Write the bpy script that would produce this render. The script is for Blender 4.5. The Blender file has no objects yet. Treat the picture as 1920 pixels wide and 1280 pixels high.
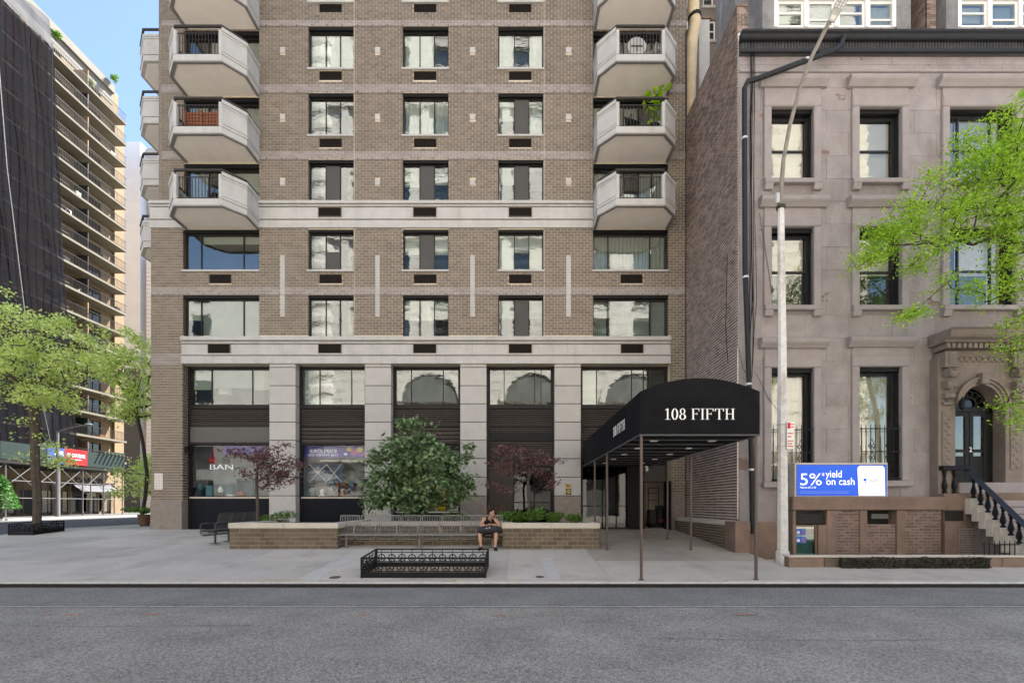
import bpy, bmesh, math, random
import numpy as np
from mathutils import Vector, Matrix

random.seed(7)
RNG = np.random.default_rng(11)
S = bpy.context.scene
COL = S.collection
R = math.radians

# ------------------------------------------------------------------ camera, sky, sun, exposure
F = 847.0            # focal length in photograph pixels (1920 wide)
VX, VY = 964.0, 945.0  # vanishing point
CH = 1.7             # eye height
cam_d = bpy.data.cameras.new('camera')
cam = bpy.data.objects.new('camera', cam_d)
COL.objects.link(cam)
cam.location = (0, 0, CH)
cam.rotation_euler = (R(90), 0, 0)
cam_d.sensor_width = 36
cam_d.lens = F / 1920 * 36
cam_d.shift_x = (960 - VX) / 1920
cam_d.shift_y = (VY - 640) / 1920
cam_d.clip_end = 2000
S.camera = cam

SUN_AZ, SUN_EL = R(40), R(55)     # to the right of +Y, behind the buildings
world = bpy.data.worlds.new('World')
S.world = world
world.use_nodes = True
wn = world.node_tree.nodes
wn.clear()
wo = wn.new('ShaderNodeOutputWorld')
wb = wn.new('ShaderNodeBackground')
ws = wn.new('ShaderNodeTexSky')
ws.sky_type = 'NISHITA'
ws.sun_disc = False
ws.sun_elevation = SUN_EL
ws.sun_rotation = SUN_AZ
ws.air_density = 1.0
ws.dust_density = 0.6
ws.ozone_density = 1.4
wb.inputs['Strength'].default_value = 0.062
world.node_tree.links.new(ws.outputs[0], wb.inputs[0])
world.node_tree.links.new(wb.outputs[0], wo.inputs[0])

sun_d = bpy.data.lights.new('sun', 'SUN')
sun_d.energy = 4.3
sun_d.angle = R(0.53)
sun_d.color = (1.0, 0.965, 0.915)
sun = bpy.data.objects.new('sun', sun_d)
COL.objects.link(sun)
to_sun = Vector((math.sin(SUN_AZ) * math.cos(SUN_EL), math.cos(SUN_AZ) * math.cos(SUN_EL), math.sin(SUN_EL)))
sun.rotation_euler = to_sun.to_track_quat('Z', 'Y').to_euler()
sun.location = (0, 60, 90)

S.view_settings.view_transform = 'Standard'
S.view_settings.look = 'None'
S.view_settings.gamma = 1.0
S.view_settings.exposure = 2.55
S.cycles.max_bounces = 8
S.cycles.diffuse_bounces = 4
S.cycles.glossy_bounces = 3
S.cycles.transmission_bounces = 4
S.cycles.transparent_max_bounces = 14
S.cycles.caustics_reflective = False
S.cycles.caustics_refractive = False
S.cycles.sample_clamp_indirect = 6
S.cycles.use_denoising = True


# ------------------------------------------------------------------ pixel -> place
def Xp(px, Y): return (px - VX) * Y / F
def Zp(py, Y): return CH + (VY - py) * Y / F
KERB_Y, FAC_Y, SLOPE = 10.0, 18.5, 0.079
def g(Y):
    """pavement height: it climbs from the kerb to the building line"""
    return SLOPE * (min(max(Y, KERB_Y), FAC_Y) - KERB_Y)


# ------------------------------------------------------------------ materials
def srgb(r, g_, b):
    f = lambda c: (c / 255 / 12.92) if c / 255 <= .04045 else ((c / 255 + .055) / 1.055) ** 2.4
    return (f(r), f(g_), f(b))

MATS = {}
def mat(name, col, rough=.8, var=.12, scale=3.0, bump=0.0, bscale=40.0, metal=0.0, spec=.3, island=0.0, rand=0.0,
        stain=0.0, stain_col=None, emit=None, stretch=(1, 1, 1), fine=0.0, fscale=90.0, sscale=.9, sstretch=(1.6, 1.6, .55), peel=None):
    if name in MATS:
        return MATS[name]
    m = bpy.data.materials.new(name)
    m.use_nodes = True
    nt = m.node_tree
    N, L = nt.nodes, nt.links
    b = N['Principled BSDF']
    b.inputs['Roughness'].default_value = rough
    b.inputs['Metallic'].default_value = metal
    b.inputs['Specular IOR Level'].default_value = spec
    geo = N.new('ShaderNodeNewGeometry')
    mp = N.new('ShaderNodeMapping')
    mp.inputs['Scale'].default_value = stretch
    L.new(geo.outputs['Position'], mp.inputs['Vector'])
    nz = N.new('ShaderNodeTexNoise')
    nz.inputs['Scale'].default_value = scale
    nz.inputs['Detail'].default_value = 6
    nz.inputs['Roughness'].default_value = .62
    L.new(mp.outputs[0], nz.inputs['Vector'])
    mr = N.new('ShaderNodeMapRange')
    mr.inputs['From Min'].default_value = .3
    mr.inputs['From Max'].default_value = .7
    mr.inputs['To Min'].default_value = 1 - var
    mr.inputs['To Max'].default_value = 1 + var
    L.new(nz.outputs['Fac'], mr.inputs['Value'])
    val = mr.outputs[0]
    def times(a, src, amt):
        r = N.new('ShaderNodeMapRange')
        r.inputs['To Min'].default_value = 1 - amt
        r.inputs['To Max'].default_value = 1 + amt
        L.new(src, r.inputs['Value'])
        mm = N.new('ShaderNodeMath'); mm.operation = 'MULTIPLY'
        L.new(a, mm.inputs[0]); L.new(r.outputs[0], mm.inputs[1])
        return mm.outputs[0]
    if island: val = times(val, geo.outputs['Random Per Island'], island)
    if rand:
        oi = N.new('ShaderNodeObjectInfo')
        val = times(val, oi.outputs['Random'], rand)
    if fine:
        wn2 = N.new('ShaderNodeTexNoise')
        wn2.inputs['Scale'].default_value = fscale
        wn2.inputs['Detail'].default_value = 3
        L.new(geo.outputs['Position'], wn2.inputs['Vector'])
        r2 = N.new('ShaderNodeMapRange')
        r2.inputs['From Min'].default_value = .35; r2.inputs['From Max'].default_value = .65
        L.new(wn2.outputs['Fac'], r2.inputs['Value'])
        val = times(val, r2.outputs[0], fine)
    hs = N.new('ShaderNodeMix'); hs.data_type = 'RGBA'; hs.blend_type = 'MULTIPLY'
    hs.inputs[0].default_value = 1
    hs.inputs[6].default_value = (*col, 1)
    cc = N.new('ShaderNodeCombineColor')
    for i in range(3): L.new(val, cc.inputs[i])
    L.new(cc.outputs[0], hs.inputs[7])
    out = hs.outputs[2]
    if stain:
        sn = N.new('ShaderNodeTexNoise')
        sn.inputs['Scale'].default_value = sscale
        sn.inputs['Detail'].default_value = 8
        sn.inputs['Roughness'].default_value = .68
        mp2 = N.new('ShaderNodeMapping')
        mp2.inputs['Scale'].default_value = sstretch
        L.new(geo.outputs['Position'], mp2.inputs['Vector'])
        L.new(mp2.outputs[0], sn.inputs['Vector'])
        r3 = N.new('ShaderNodeMapRange')
        r3.inputs['From Min'].default_value = .52; r3.inputs['From Max'].default_value = .72
        r3.inputs['To Max'].default_value = stain
        L.new(sn.outputs['Fac'], r3.inputs['Value'])
        mx = N.new('ShaderNodeMix'); mx.data_type = 'RGBA'
        L.new(r3.outputs[0], mx.inputs[0])
        L.new(out, mx.inputs[6])
        mx.inputs[7].default_value = (*(stain_col or tuple(c * .45 for c in col)), 1)
        out = mx.outputs[2]
    if peel:
        pn = N.new('ShaderNodeTexNoise')
        pn.inputs['Scale'].default_value = .75; pn.inputs['Detail'].default_value = 11; pn.inputs['Roughness'].default_value = .6
        mp3 = N.new('ShaderNodeMapping'); mp3.inputs['Scale'].default_value = (1, 1, 1.7)
        L.new(geo.outputs['Position'], mp3.inputs['Vector']); L.new(mp3.outputs[0], pn.inputs['Vector'])
        r4 = N.new('ShaderNodeMapRange'); r4.inputs['From Min'].default_value = .625; r4.inputs['From Max'].default_value = .65
        L.new(pn.outputs['Fac'], r4.inputs['Value'])
        mx4 = N.new('ShaderNodeMix'); mx4.data_type = 'RGBA'
        L.new(r4.outputs[0], mx4.inputs[0]); L.new(out, mx4.inputs[6]); mx4.inputs[7].default_value = (*peel, 1)
        out = mx4.outputs[2]
    L.new(out, b.inputs['Base Color'])
    if bump:
        bn = N.new('ShaderNodeTexNoise')
        bn.inputs['Scale'].default_value = bscale
        bn.inputs['Detail'].default_value = 5
        L.new(geo.outputs['Position'], bn.inputs['Vector'])
        bp = N.new('ShaderNodeBump')
        bp.inputs['Strength'].default_value = bump
        bp.inputs['Distance'].default_value = .02
        L.new(bn.outputs['Fac'], bp.inputs['Height'])
        L.new(bp.outputs[0], b.inputs['Normal'])
    if emit:
        b.inputs['Emission Color'].default_value = (*col, 1)
        b.inputs['Emission Strength'].default_value = emit
    MATS[name] = m
    return m

def glass_mat(name, base=.2, tint=(.8, .84, .82), wave=.25, wscale=1.6, rough=.0):
    m = bpy.data.materials.new(name)
    m.use_nodes = True
    N, L = m.node_tree.nodes, m.node_tree.links
    N.remove(N['Principled BSDF'])
    o = N['Material Output']
    tr = N.new('ShaderNodeBsdfTransparent'); tr.inputs[0].default_value = (*tint, 1)
    gl = N.new('ShaderNodeBsdfGlossy'); gl.inputs['Roughness'].default_value = rough
    gl.inputs['Color'].default_value = (.95, .96, .95, 1)
    lw = N.new('ShaderNodeLayerWeight'); lw.inputs[0].default_value = .5
    pw = N.new('ShaderNodeMath'); pw.operation = 'POWER'; pw.inputs[1].default_value = 4
    L.new(lw.outputs['Facing'], pw.inputs[0])
    ma = N.new('ShaderNodeMath'); ma.operation = 'MULTIPLY_ADD'
    ma.inputs[1].default_value = 1 - base; ma.inputs[2].default_value = base
    L.new(pw.outputs[0], ma.inputs[0])
    mx = N.new('ShaderNodeMixShader')
    L.new(ma.outputs[0], mx.inputs[0]); L.new(tr.outputs[0], mx.inputs[1]); L.new(gl.outputs[0], mx.inputs[2])
    L.new(mx.outputs[0], o.inputs['Surface'])
    if wave:
        geo = N.new('ShaderNodeNewGeometry')
        nz = N.new('ShaderNodeTexNoise'); nz.inputs['Scale'].default_value = wscale; nz.inputs['Detail'].default_value = 2.5
        mp = N.new('ShaderNodeMapping'); mp.inputs['Scale'].default_value = (1, 1, 2.2)
        L.new(geo.outputs['Position'], mp.inputs['Vector']); L.new(mp.outputs[0], nz.inputs['Vector'])
        bp = N.new('ShaderNodeBump'); bp.inputs['Strength'].default_value = wave; bp.inputs['Distance'].default_value = .02
        L.new(nz.outputs['Fac'], bp.inputs['Height']); L.new(bp.outputs[0], gl.inputs['Normal'])
    MATS[name] = m
    return m

def leaf_mat(name, c1, c2, trans=.45, rough=.5):
    m = bpy.data.materials.new(name)
    m.use_nodes = True
    N, L = m.node_tree.nodes, m.node_tree.links
    b = N['Principled BSDF']; o = N['Material Output']
    b.inputs['Roughness'].default_value = rough
    b.inputs['Specular IOR Level'].default_value = .35
    geo = N.new('ShaderNodeNewGeometry')
    nz = N.new('ShaderNodeTexNoise'); nz.inputs['Scale'].default_value = 1.1; nz.inputs['Detail'].default_value = 2
    L.new(geo.outputs['Position'], nz.inputs['Vector'])
    ad = N.new('ShaderNodeMath'); ad.operation = 'MULTIPLY_ADD'; ad.inputs[1].default_value = .55
    L.new(geo.outputs['Random Per Island'], ad.inputs[0])
    mu = N.new('ShaderNodeMath'); mu.operation = 'MULTIPLY'; mu.inputs[1].default_value = .5
    L.new(nz.outputs['Fac'], mu.inputs[0]); L.new(mu.outputs[0], ad.inputs[2])
    mx = N.new('ShaderNodeMix'); mx.data_type = 'RGBA'
    mx.inputs[6].default_value = (*c1, 1); mx.inputs[7].default_value = (*c2, 1)
    L.new(ad.outputs[0], mx.inputs[0])
    L.new(mx.outputs[2], b.inputs['Base Color'])
    t = N.new('ShaderNodeBsdfTranslucent')
    hs = N.new('ShaderNodeHueSaturation'); hs.inputs['Value'].default_value = 1.3; hs.inputs['Saturation'].default_value = 1.1
    L.new(mx.outputs[2], hs.inputs['Color']); L.new(hs.outputs[0], t.inputs[0])
    ms = N.new('ShaderNodeMixShader'); ms.inputs[0].default_value = trans
    L.new(b.outputs[0], ms.inputs[1]); L.new(t.outputs[0], ms.inputs[2]); L.new(ms.outputs[0], o.inputs['Surface'])
    MATS[name] = m
    return m

def sheer_mat(name, col, alpha):
    m = bpy.data.materials.new(name)
    m.use_nodes = True
    N, L = m.node_tree.nodes, m.node_tree.links
    b = N['Principled BSDF']; o = N['Material Output']
    b.inputs['Base Color'].default_value = (*col, 1); b.inputs['Roughness'].default_value = 1; b.inputs['Specular IOR Level'].default_value = .03
    geo = N.new('ShaderNodeNewGeometry')
    nz = N.new('ShaderNodeTexNoise'); nz.inputs['Scale'].default_value = .6; nz.inputs['Detail'].default_value = 5
    mp = N.new('ShaderNodeMapping'); mp.inputs['Scale'].default_value = (1, 1, .12)
    L.new(geo.outputs['Position'], mp.inputs['Vector']); L.new(mp.outputs[0], nz.inputs['Vector'])
    r = N.new('ShaderNodeMapRange'); r.inputs['From Min'].default_value = .3; r.inputs['From Max'].default_value = .7
    r.inputs['To Min'].default_value = alpha - .1; r.inputs['To Max'].default_value = min(1, alpha + .1)
    L.new(nz.outputs['Fac'], r.inputs['Value'])
    t = N.new('ShaderNodeBsdfTransparent')
    mx = N.new('ShaderNodeMixShader')
    L.new(r.outputs[0], mx.inputs[0]); L.new(t.outputs[0], mx.inputs[1]); L.new(b.outputs[0], mx.inputs[2])
    L.new(mx.outputs[0], o.inputs['Surface'])
    MATS[name] = m
    return m

M = MATS
mat('brick', (.200, .167, .138), .85, .10, 5, .2, 60, island=.15, rand=.10, stain=.38, sstretch=(1.8, 1.8, .3))
mat('belt_brick', (.27, .24, .232), .8, .10, 5, .2, 60, island=.12, rand=.1)
mat('mortar', (.58, .50, .385), .95, .12, 6, .3, 80)
mat('dark_brick', (.10, .078, .06), .85, .15, 5, .25, 60, island=.2)
mat('reveal', (.09, .075, .06), .8, .2, 6)
mat('red_brick', (.205, .15, .125), .9, .18, 3, .3, 50, island=.4, stain=.4, stain_col=(.10, .07, .06))
mat('white_mortar', (.74, .70, .66), .95, .15, 5, .3, 80)
mat('planter_brick', (.120, .094, .067), .85, .12, 5, .25, 60, island=.15, rand=.22)
mat('concrete', (.45, .44, .424), .85, .08, 2.5, .12, 70, stain=.5, stain_col=(.30, .28, .26), fine=.05, sscale=1.3, sstretch=(2.2, 2.2, .35))
mat('column_stone', (.43, .415, .395), .85, .06, 3, .12, 70, rand=.06, stain=.15, fine=.05)
mat('soffit', (.84, .77, .70), .9, .05, 2, .1, 90, stain=.12, stain_col=(.5, .45, .4))
mat('coping', (.52, .47, .40), .85, .08, 4, .15, 60, stain=.3)
mat('granite', (.24, .205, .18), .6, .15, 4, .1, 60, fine=.55)
mat('bronze', (.016, .0135, .012), .5, .15, 8, spec=.22)
mat('black_metal', (.007, .007, .0075), .5, .15, 8, spec=.2)
mat('rail_metal', (.036, .030, .026), .5, .15, 8, spec=.25)
mat('louvre', (.055, .045, .040), .6, .12, 4, rand=.15, spec=.2)
mat('grey_panel', (.10, .096, .092), .55, .06, 2)
mat('grille', (.017, .014, .012), .7, .2, 10, spec=.1)
mat('interior_dark', (.10, .095, .09), .9, .2, .8)
mat('interior_pale', (.74, .72, .68), .9, .12, .7)
mat('curtain', (.60, .59, .55), .9, .06, 3, stretch=(6, 1, .3))
mat('blind', (.64, .625, .555), .9, .05, 1.5)
mat('blind_grey', (.40, .41, .39), .9, .08, 1.5)
mat('white_paint', (.80, .78, .74), .55, .04, 5)
mat('brownstone', (.280, .248, .246), .9, .17, 1.6, .6, 18, rand=.05, peel=(.185, .125, .105), stain=.7, stain_col=(.19, .155, .145))
mat('brownstone_trim', (.290, .257, .254), .88, .10, 2.5, .4, 25, stain=.25, stain_col=(.24, .195, .175))
mat('brownstone_joint', (.235, .203, .197), .95, .12, 4)
mat('portal_stone', (.205, .168, .142), .88, .14, 3, .5, 25, stain=.3)
mat('basement_stone', (.20, .14, .108), .9, .2, 2, .4, 20, stain=.4)
mat('basement_brick', (.165, .115, .098), .9, .15, 4, .3, 50, rand=.25, island=.2)
mat('slate', (.19, .185, .185), .8, .25, 3, .6, 14, stain=.4, stain_col=(.42, .41, .40))
mat('gutter', (.017, .0175, .020), .5, .2, 5, spec=.25)
mat('cornice_metal', (.065, .066, .07), .5, .2, 3, spec=.3, stain=.3, stain_col=(.14, .12, .1))
mat('asphalt', (.240, .224, .198), .92, .2, .9, .6, 40, fine=.42, fscale=42, stain=.3, stain_col=(.31, .285, .26), sscale=.8, sstretch=(.35, 1.5, 1))
mat('slab', (.455, .416, .364), .92, .08, .9, .15, 60, rand=.11, stain=.75, stain_col=(.285, .25, .21), fine=.12, fscale=45, sscale=.55, sstretch=(1, 1, 1))
mat('slab_worn', (.385, .335, .28), .92, .1, 1.4, .15, 60, rand=.08, stain=.6, stain_col=(.23, .185, .145), fine=.12, fscale=45, sscale=.8, sstretch=(1, 1, 1))
mat('lane_asphalt', (.205, .195, .178), .92, .14, .9, .6, 40, fine=.42, fscale=42, stain=.4, stain_col=(.15, .14, .13), sscale=.9, sstretch=(.4, 1.5, 1))
mat('tar', (.045, .043, .042), .7, .2, 8)
mat('basement_mortar', (.30, .245, .205), .95, .15, 6)
mat('slab_joint', (.27, .25, .23), .95, .1, 5)
mat('kerb', (.42, .40, .37), .85, .12, 3, .2, 50, fine=.1)
mat('steel', (.55, .55, .55), .45, .15, 6, metal=.3)
mat('dark_gap', (.02, .018, .016), .9, .2, 4)
mat('road_paint', (.42, .42, .42), .9, .3, 9, fine=.4)
mat('orange_paint', (.46, .215, .11), .9, .3, 14, fine=.4)
mat('yellow_paint', (.55, .42, .08), .9, .3, 9, fine=.3)
mat('canvas', (.0055, .0055, .007), .85, .45, 2, .3, 12, spec=.15, stain=.3, stain_col=(.013, .013, .014))
mat('canvas_trim', (.09, .09, .092), .6)
mat('lettering', (.86, .86, .84), .6, .02)
mat('post_brown', (.085, .056, .042), .42, .15, 6, spec=.5)
mat('galvanised', (.46, .46, .45), .55, .12, 6, metal=.25, stain=.4, stain_col=(.22, .17, .13))
mat('weathered_pole', (.60, .585, .56), .7, .15, 8, stain=.7, stain_col=(.17, .11, .08))
mat('bench_metal', (.25, .235, .21), .4, .1, 8, metal=.3)
mat('bench_dark', (.07, .068, .06), .45, .1, 8, metal=.4)
mat('cast_iron', (.008, .008, .009), .5, .2, 10, spec=.22)
mat('soil', (.13, .09, .062), .95, .3, 6, .8, 30)
mat('gravel_soil', (.30, .23, .165), .95, .3, 14, .9, 40, fine=.5)
mat('bark', (.082, .065, .05), .95, .25, 6, .9, 35)
mat('bark_dark', (.05, .04, .033), .95, .25, 6, .9, 35)
mat('wood', (.27, .095, .04), .6, .3, 6, stretch=(1, 1, 8))
mat('turf', (.03, .09, .025), .95, .3, 20)
mat('plaque_gold', (.50, .34, .10), .5, .1, 8, metal=.3)
mat('notice_white', (.75, .72, .68), .7, .05)
mat('notice_line', (.45, .38, .34), .8)
mat('yellow_brick', (.255, .185, .11), .9, .12, 1.2, .3, 20, stain=.2, stain_col=(.22, .15, .08))
mat('cream_wall', (.19, .175, .15), .9, .08, .8)
mat('slab_edge', (.185, .165, .125), .9, .12, 1)
mat('white_wall', (.78, .81, .86), .85, .05, .6, stain=.12, stain_col=(.5, .48, .46))
mat('grey_stone', (.44, .42, .39), .9, .1, 1)
mat('opposite_stone', (.62, .585, .53), .85, .08, .5, stain=.15)
mat('shed_green', (.018, .032, .029), .6, .15, 3)
mat('scaffold_tube', (.14, .14, .14), .6, .1, 5, spec=.2)
mat('banner_blue', (.035, .085, .36), .6, .03)
mat('banner_red', (.36, .012, .015), .6, .03)
mat('awning_grey', (.075, .075, .08), .7, .05)
mat('skin', (.48, .27, .18), .55, .08, 12, spec=.35)
mat('hair', (.012, .009, .008), .6)
mat('black_cloth', (.012, .012, .014), .85, .2, 10, .3, 40)
mat('bag_cloth', (.017, .017, .020), .55, .25, 6, .5, 25, spec=.4)
mat('sock', (.45, .45, .46), .9)
mat('shoe', (.012, .012, .013), .6)
mat('cream_pipe', (.62, .50, .33), .7, .15, 2, stain=.5, stain_col=(.25, .16, .09))
mat('steel_pipe', (.16, .18, .22), .5, .1, 4, metal=.4)
mat('ad_blue', (.03, .095, .52), .5, .03, emit=.13, spec=.1)
mat('ad_white', (.90, .90, .92), .5, .01, emit=.16)
mat('ad_dark', (.04, .06, .2), .5)
mat('sign_red', (.5, .02, .03), .6)
mat('poster_purple', (.06, .04, .36), .5, .05)
mat('poster_yellow', (.7, .45, .03), .5)
mat('poster_magenta', (.45, .05, .26), .5)
mat('neon', (.9, .9, .9), .4, .01, emit=.1)
mat('lamp_lens', (.75, .74, .70), .4, .02)
mat('pot', (.12, .07, .05), .8)
mat('hall', (.40, .34, .27), .9)
glass_mat('glass', .135, wave=.05, wscale=2.6)
glass_mat('shop_glass', .035, (.9, .92, .92), wave=.06, wscale=1.0)
glass_mat('brown_glass', .11, (.9, .9, .86), wave=.06, wscale=2.0)
glass_mat('dark_glass', .045, (.25, .26, .27), wave=.05)
sheer_mat('netting', (.0105, .0112, .014), .80)
sheer_mat('film', (.10, .10, .105), .8)
sheer_mat('net_cord', (.11, .028, .024), .9)
leaf_mat('leaf_street', srgb(128, 160, 56), srgb(240, 246, 168), .5)
leaf_mat('leaf_dark', srgb(30, 58, 26), srgb(142, 168, 120), .2, .35)
leaf_mat('leaf_maple', srgb(62, 46, 44), srgb(138, 98, 98), .25)
leaf_mat('leaf_locust', srgb(74, 122, 26), srgb(188, 218, 84), .45)
leaf_mat('leaf_box', srgb(46, 84, 28), srgb(122, 158, 66), .3)
leaf_mat('leaf_hedge', srgb(20, 30, 16), srgb(48, 58, 34), .1)  # very dark green of the hedge
leaf_mat('leaf_conifer', srgb(50, 92, 44), srgb(92, 134, 66), .2)
leaf_mat('leaf_fiddle', srgb(96, 140, 20), srgb(170, 196, 50), .4)


# ------------------------------------------------------------------ mesh helpers
def wloc(o):
    v = Vector((0, 0, 0))
    while o is not None:
        v += o.location
        o = o.parent
    return v

def link(name, me, m, parent=None, loc=None):
    o = bpy.data.objects.new(name, me)
    COL.objects.link(o)
    if m is not None and me is not None and not me.materials:
        me.materials.append(M[m] if isinstance(m, str) else m)
    if parent is not None: o.parent = parent
    if loc is not None: o.location = loc
    return o

class MB:
    """collects polygons in world space; build() links them as ONE mesh object"""
    def __init__(s): s.v, s.f = [], []
    def poly(s, pts):
        n = len(s.v); s.v += [tuple(p) for p in pts]; s.f.append(tuple(range(n, n + len(pts)))); return s
    def box(s, x0, x1, y0, y1, z0, z1):
        if x0 > x1: x0, x1 = x1, x0
        if y0 > y1: y0, y1 = y1, y0
        if z0 > z1: z0, z1 = z1, z0
        n = len(s.v)
        s.v += [(x0, y0, z0), (x1, y0, z0), (x1, y1, z0), (x0, y1, z0), (x0, y0, z1), (x1, y0, z1), (x1, y1, z1), (x0, y1, z1)]
        s.f += [tuple(n + i for i in q) for q in ((0, 3, 2, 1), (4, 5, 6, 7), (0, 1, 5, 4), (1, 2, 6, 5), (2, 3, 7, 6), (3, 0, 4, 7))]
        return s
    def hexa(s, b, t):
        """b, t: four bottom and four top points, counter-clockwise from above"""
        n = len(s.v); s.v += [tuple(p) for p in b] + [tuple(p) for p in t]
        s.f += [tuple(n + i for i in q) for q in ((0, 3, 2, 1), (4, 5, 6, 7), (0, 1, 5, 4), (1, 2, 6, 5), (2, 3, 7, 6), (3, 0, 4, 7))]
        return s
    def prism(s, pts, fn, d0, d1):
        """2-D outline pts extruded from d0 to d1; fn(a, b, d) -> xyz"""
        n, k = len(s.v), len(pts)
        s.v += [tuple(fn(a, b, d0)) for a, b in pts] + [tuple(fn(a, b, d1)) for a, b in pts]
        s.f.append(tuple(range(n, n + k))); s.f.append(tuple(range(n + 2 * k - 1, n + k - 1, -1)))
        for i in range(k):
            j = (i + 1) % k
            s.f.append((n + i, n + k + i, n + k + j, n + j))
        return s
    def tube(s, pts, rad, n=8, cap=True):
        pts = [Vector(p) for p in pts]
        if not hasattr(rad, '__len__'): rad = [rad] * len(pts)
        rings = []
        up = None
        for i, p in enumerate(pts):
            d = (pts[min(i + 1, len(pts) - 1)] - pts[max(i - 1, 0)])
            if d.length < 1e-9: d = Vector((0, 0, 1))
            d.normalize()
            if up is None:
                up = Vector((0, 0, 1)) if abs(d.z) < .9 else Vector((0, 1, 0))
            a = d.cross(up)
            if a.length < 1e-6: a = d.cross(Vector((1, 0, 0)))
            a.normalize(); b = d.cross(a); up = a.cross(d) if False else up
            base = len(s.v)
            for k in range(n):
                t = 2 * math.pi * k / n
                s.v.append(tuple(p + (a * math.cos(t) + b * math.sin(t)) * rad[i]))
            rings.append(base)
        for r0, r1 in zip(rings, rings[1:]):
            for k in range(n):
                j = (k + 1) % n
                s.f.append((r0 + k, r0 + j, r1 + j, r1 + k))
        if cap:
            s.f.append(tuple(rings[0] + k for k in range(n - 1, -1, -1)))
            s.f.append(tuple(rings[-1] + k for k in range(n)))
        return s
    def lathe(s, cx, cy, prof, n=10):
        base = len(s.v)
        for r, z in prof:
            for k in range(n):
                t = 2 * math.pi * k / n
                s.v.append((cx + r * math.cos(t), cy + r * math.sin(t), z))
        for i in range(len(prof) - 1):
            for k in range(n):
                j = (k + 1) % n
                s.f.append((base + i * n + k, base + i * n + j, base + (i + 1) * n + j, base + (i + 1) * n + k))
        s.f.append(tuple(base + k for k in range(n - 1, -1, -1)))
        s.f.append(tuple(base + (len(prof) - 1) * n + k for k in range(n)))
        return s
    def ell(s, c, r, nu=12, nv=8):
        base = len(s.v)
        for i in range(nv + 1):
            ph = math.pi * i / nv
            for k in range(nu):
                t = 2 * math.pi * k / nu
                s.v.append((c[0] + r[0] * math.sin(ph) * math.cos(t), c[1] + r[1] * math.sin(ph) * math.sin(t), c[2] - r[2] * math.cos(ph)))
        for i in range(nv):
            for k in range(nu):
                j = (k + 1) % nu
                s.f.append((base + i * nu + k, base + i * nu + j, base + (i + 1) * nu + j, base + (i + 1) * nu + k))
        return s
    def ring(s, c, ax1, ax2, r, tr, n=20, m=5):
        """a torus round c in the plane of ax1, ax2"""
        c, a1, a2 = Vector(c), Vector(ax1), Vector(ax2)
        nn = a1.cross(a2)
        base = len(s.v)
        for i in range(n):
            t = 2 * math.pi * i / n
            d = a1 * math.cos(t) + a2 * math.sin(t)
            for k in range(m):
                u = 2 * math.pi * k / m
                s.v.append(tuple(c + d * (r + tr * math.cos(u)) + nn * tr * math.sin(u)))
        for i in range(n):
            i2 = (i + 1) % n
            for k in range(m):
                k2 = (k + 1) % m
                s.f.append((base + i * m + k, base + i2 * m + k, base + i2 * m + k2, base + i * m + k2))
        return s
    def mesh(s, name, org=(0, 0, 0)):
        me = bpy.data.meshes.new(name)
        ox, oy, oz = org
        me.from_pydata([(x - ox, y - oy, z - oz) for x, y, z in s.v], [], s.f)
        me.update()
        return me
    def build(s, name, m, parent=None, smooth=False, bevel=0.0, loc=None, kind=None):
        org = wloc(parent) if parent is not None else Vector(loc or (0, 0, 0))
        me = s.mesh(name, org)
        if smooth:
            me.polygons.foreach_set('use_smooth', [True] * len(me.polygons))
        o = link(name, me, m, parent, loc if parent is None else None)
        if smooth:
            try: me.set_sharp_from_angle(angle=R(40))
            except Exception: pass
        if bevel:
            bm = bmesh.new(); bm.from_mesh(me)
            bmesh.ops.bevel(bm, geom=list(bm.edges), offset=bevel, segments=1, affect='EDGES', clamp_overlap=True)
            bm.to_mesh(me); bm.free()
        if kind: o['kind'] = kind
        return o

def thing(name, label, cat, loc=(0, 0, 0), group=None):
    o = bpy.data.objects.new(name, None)
    COL.objects.link(o)
    o.empty_display_size = .2
    o.location = loc
    o['label'] = label; o['category'] = cat
    if group: o['group'] = group
    return o

def tag(o, label, cat, group=None):
    o['label'] = label; o['category'] = cat
    if group: o['group'] = group
    return o

def structure(o):
    o['kind'] = 'structure'
    return o

def copy_tree(o, parent=None):
    c = o.copy(); COL.objects.link(c); c.parent = parent
    for ch in list(o.children): copy_tree(ch, c)
    return c

# ---- masonry: courses of pieces clipped round openings
def courses(u0, u1, v0, v1, w, h, j, holes=(), bond=.5, v_anchor=None):
    out = []
    va = v0 if v_anchor is None else v_anchor
    k = math.floor((v0 - va) / h)
    while va + k * h < v1 - 1e-6:
        a, b = max(v0, va + k * h), min(v1, va + (k + 1) * h - j)
        if b - a > h * .3:
            spans = [(u0, u1)]
            for hx0, hx1, hz0, hz1 in holes:
                if hz0 < b - .01 and hz1 > a + .01:
                    ns = []
                    for s0, s1 in spans:
                        if hx1 <= s0 or hx0 >= s1: ns.append((s0, s1)); continue
                        if hx0 > s0: ns.append((s0, hx0))
                        if hx1 < s1: ns.append((hx1, s1))
                    spans = ns
            off = (k % 2) * bond * w
            for s0, s1 in spans:
                i = math.floor((s0 - u0 - off) / w)
                while True:
                    p, q = u0 + off + i * w, u0 + off + (i + 1) * w - j
                    if p >= s1 - .01: break
                    p2, q2 = max(p, s0), min(q, s1)
                    if q2 - p2 > .02: out.append((p2, q2, a, b))
                    i += 1
        k += 1
    return out

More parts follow.
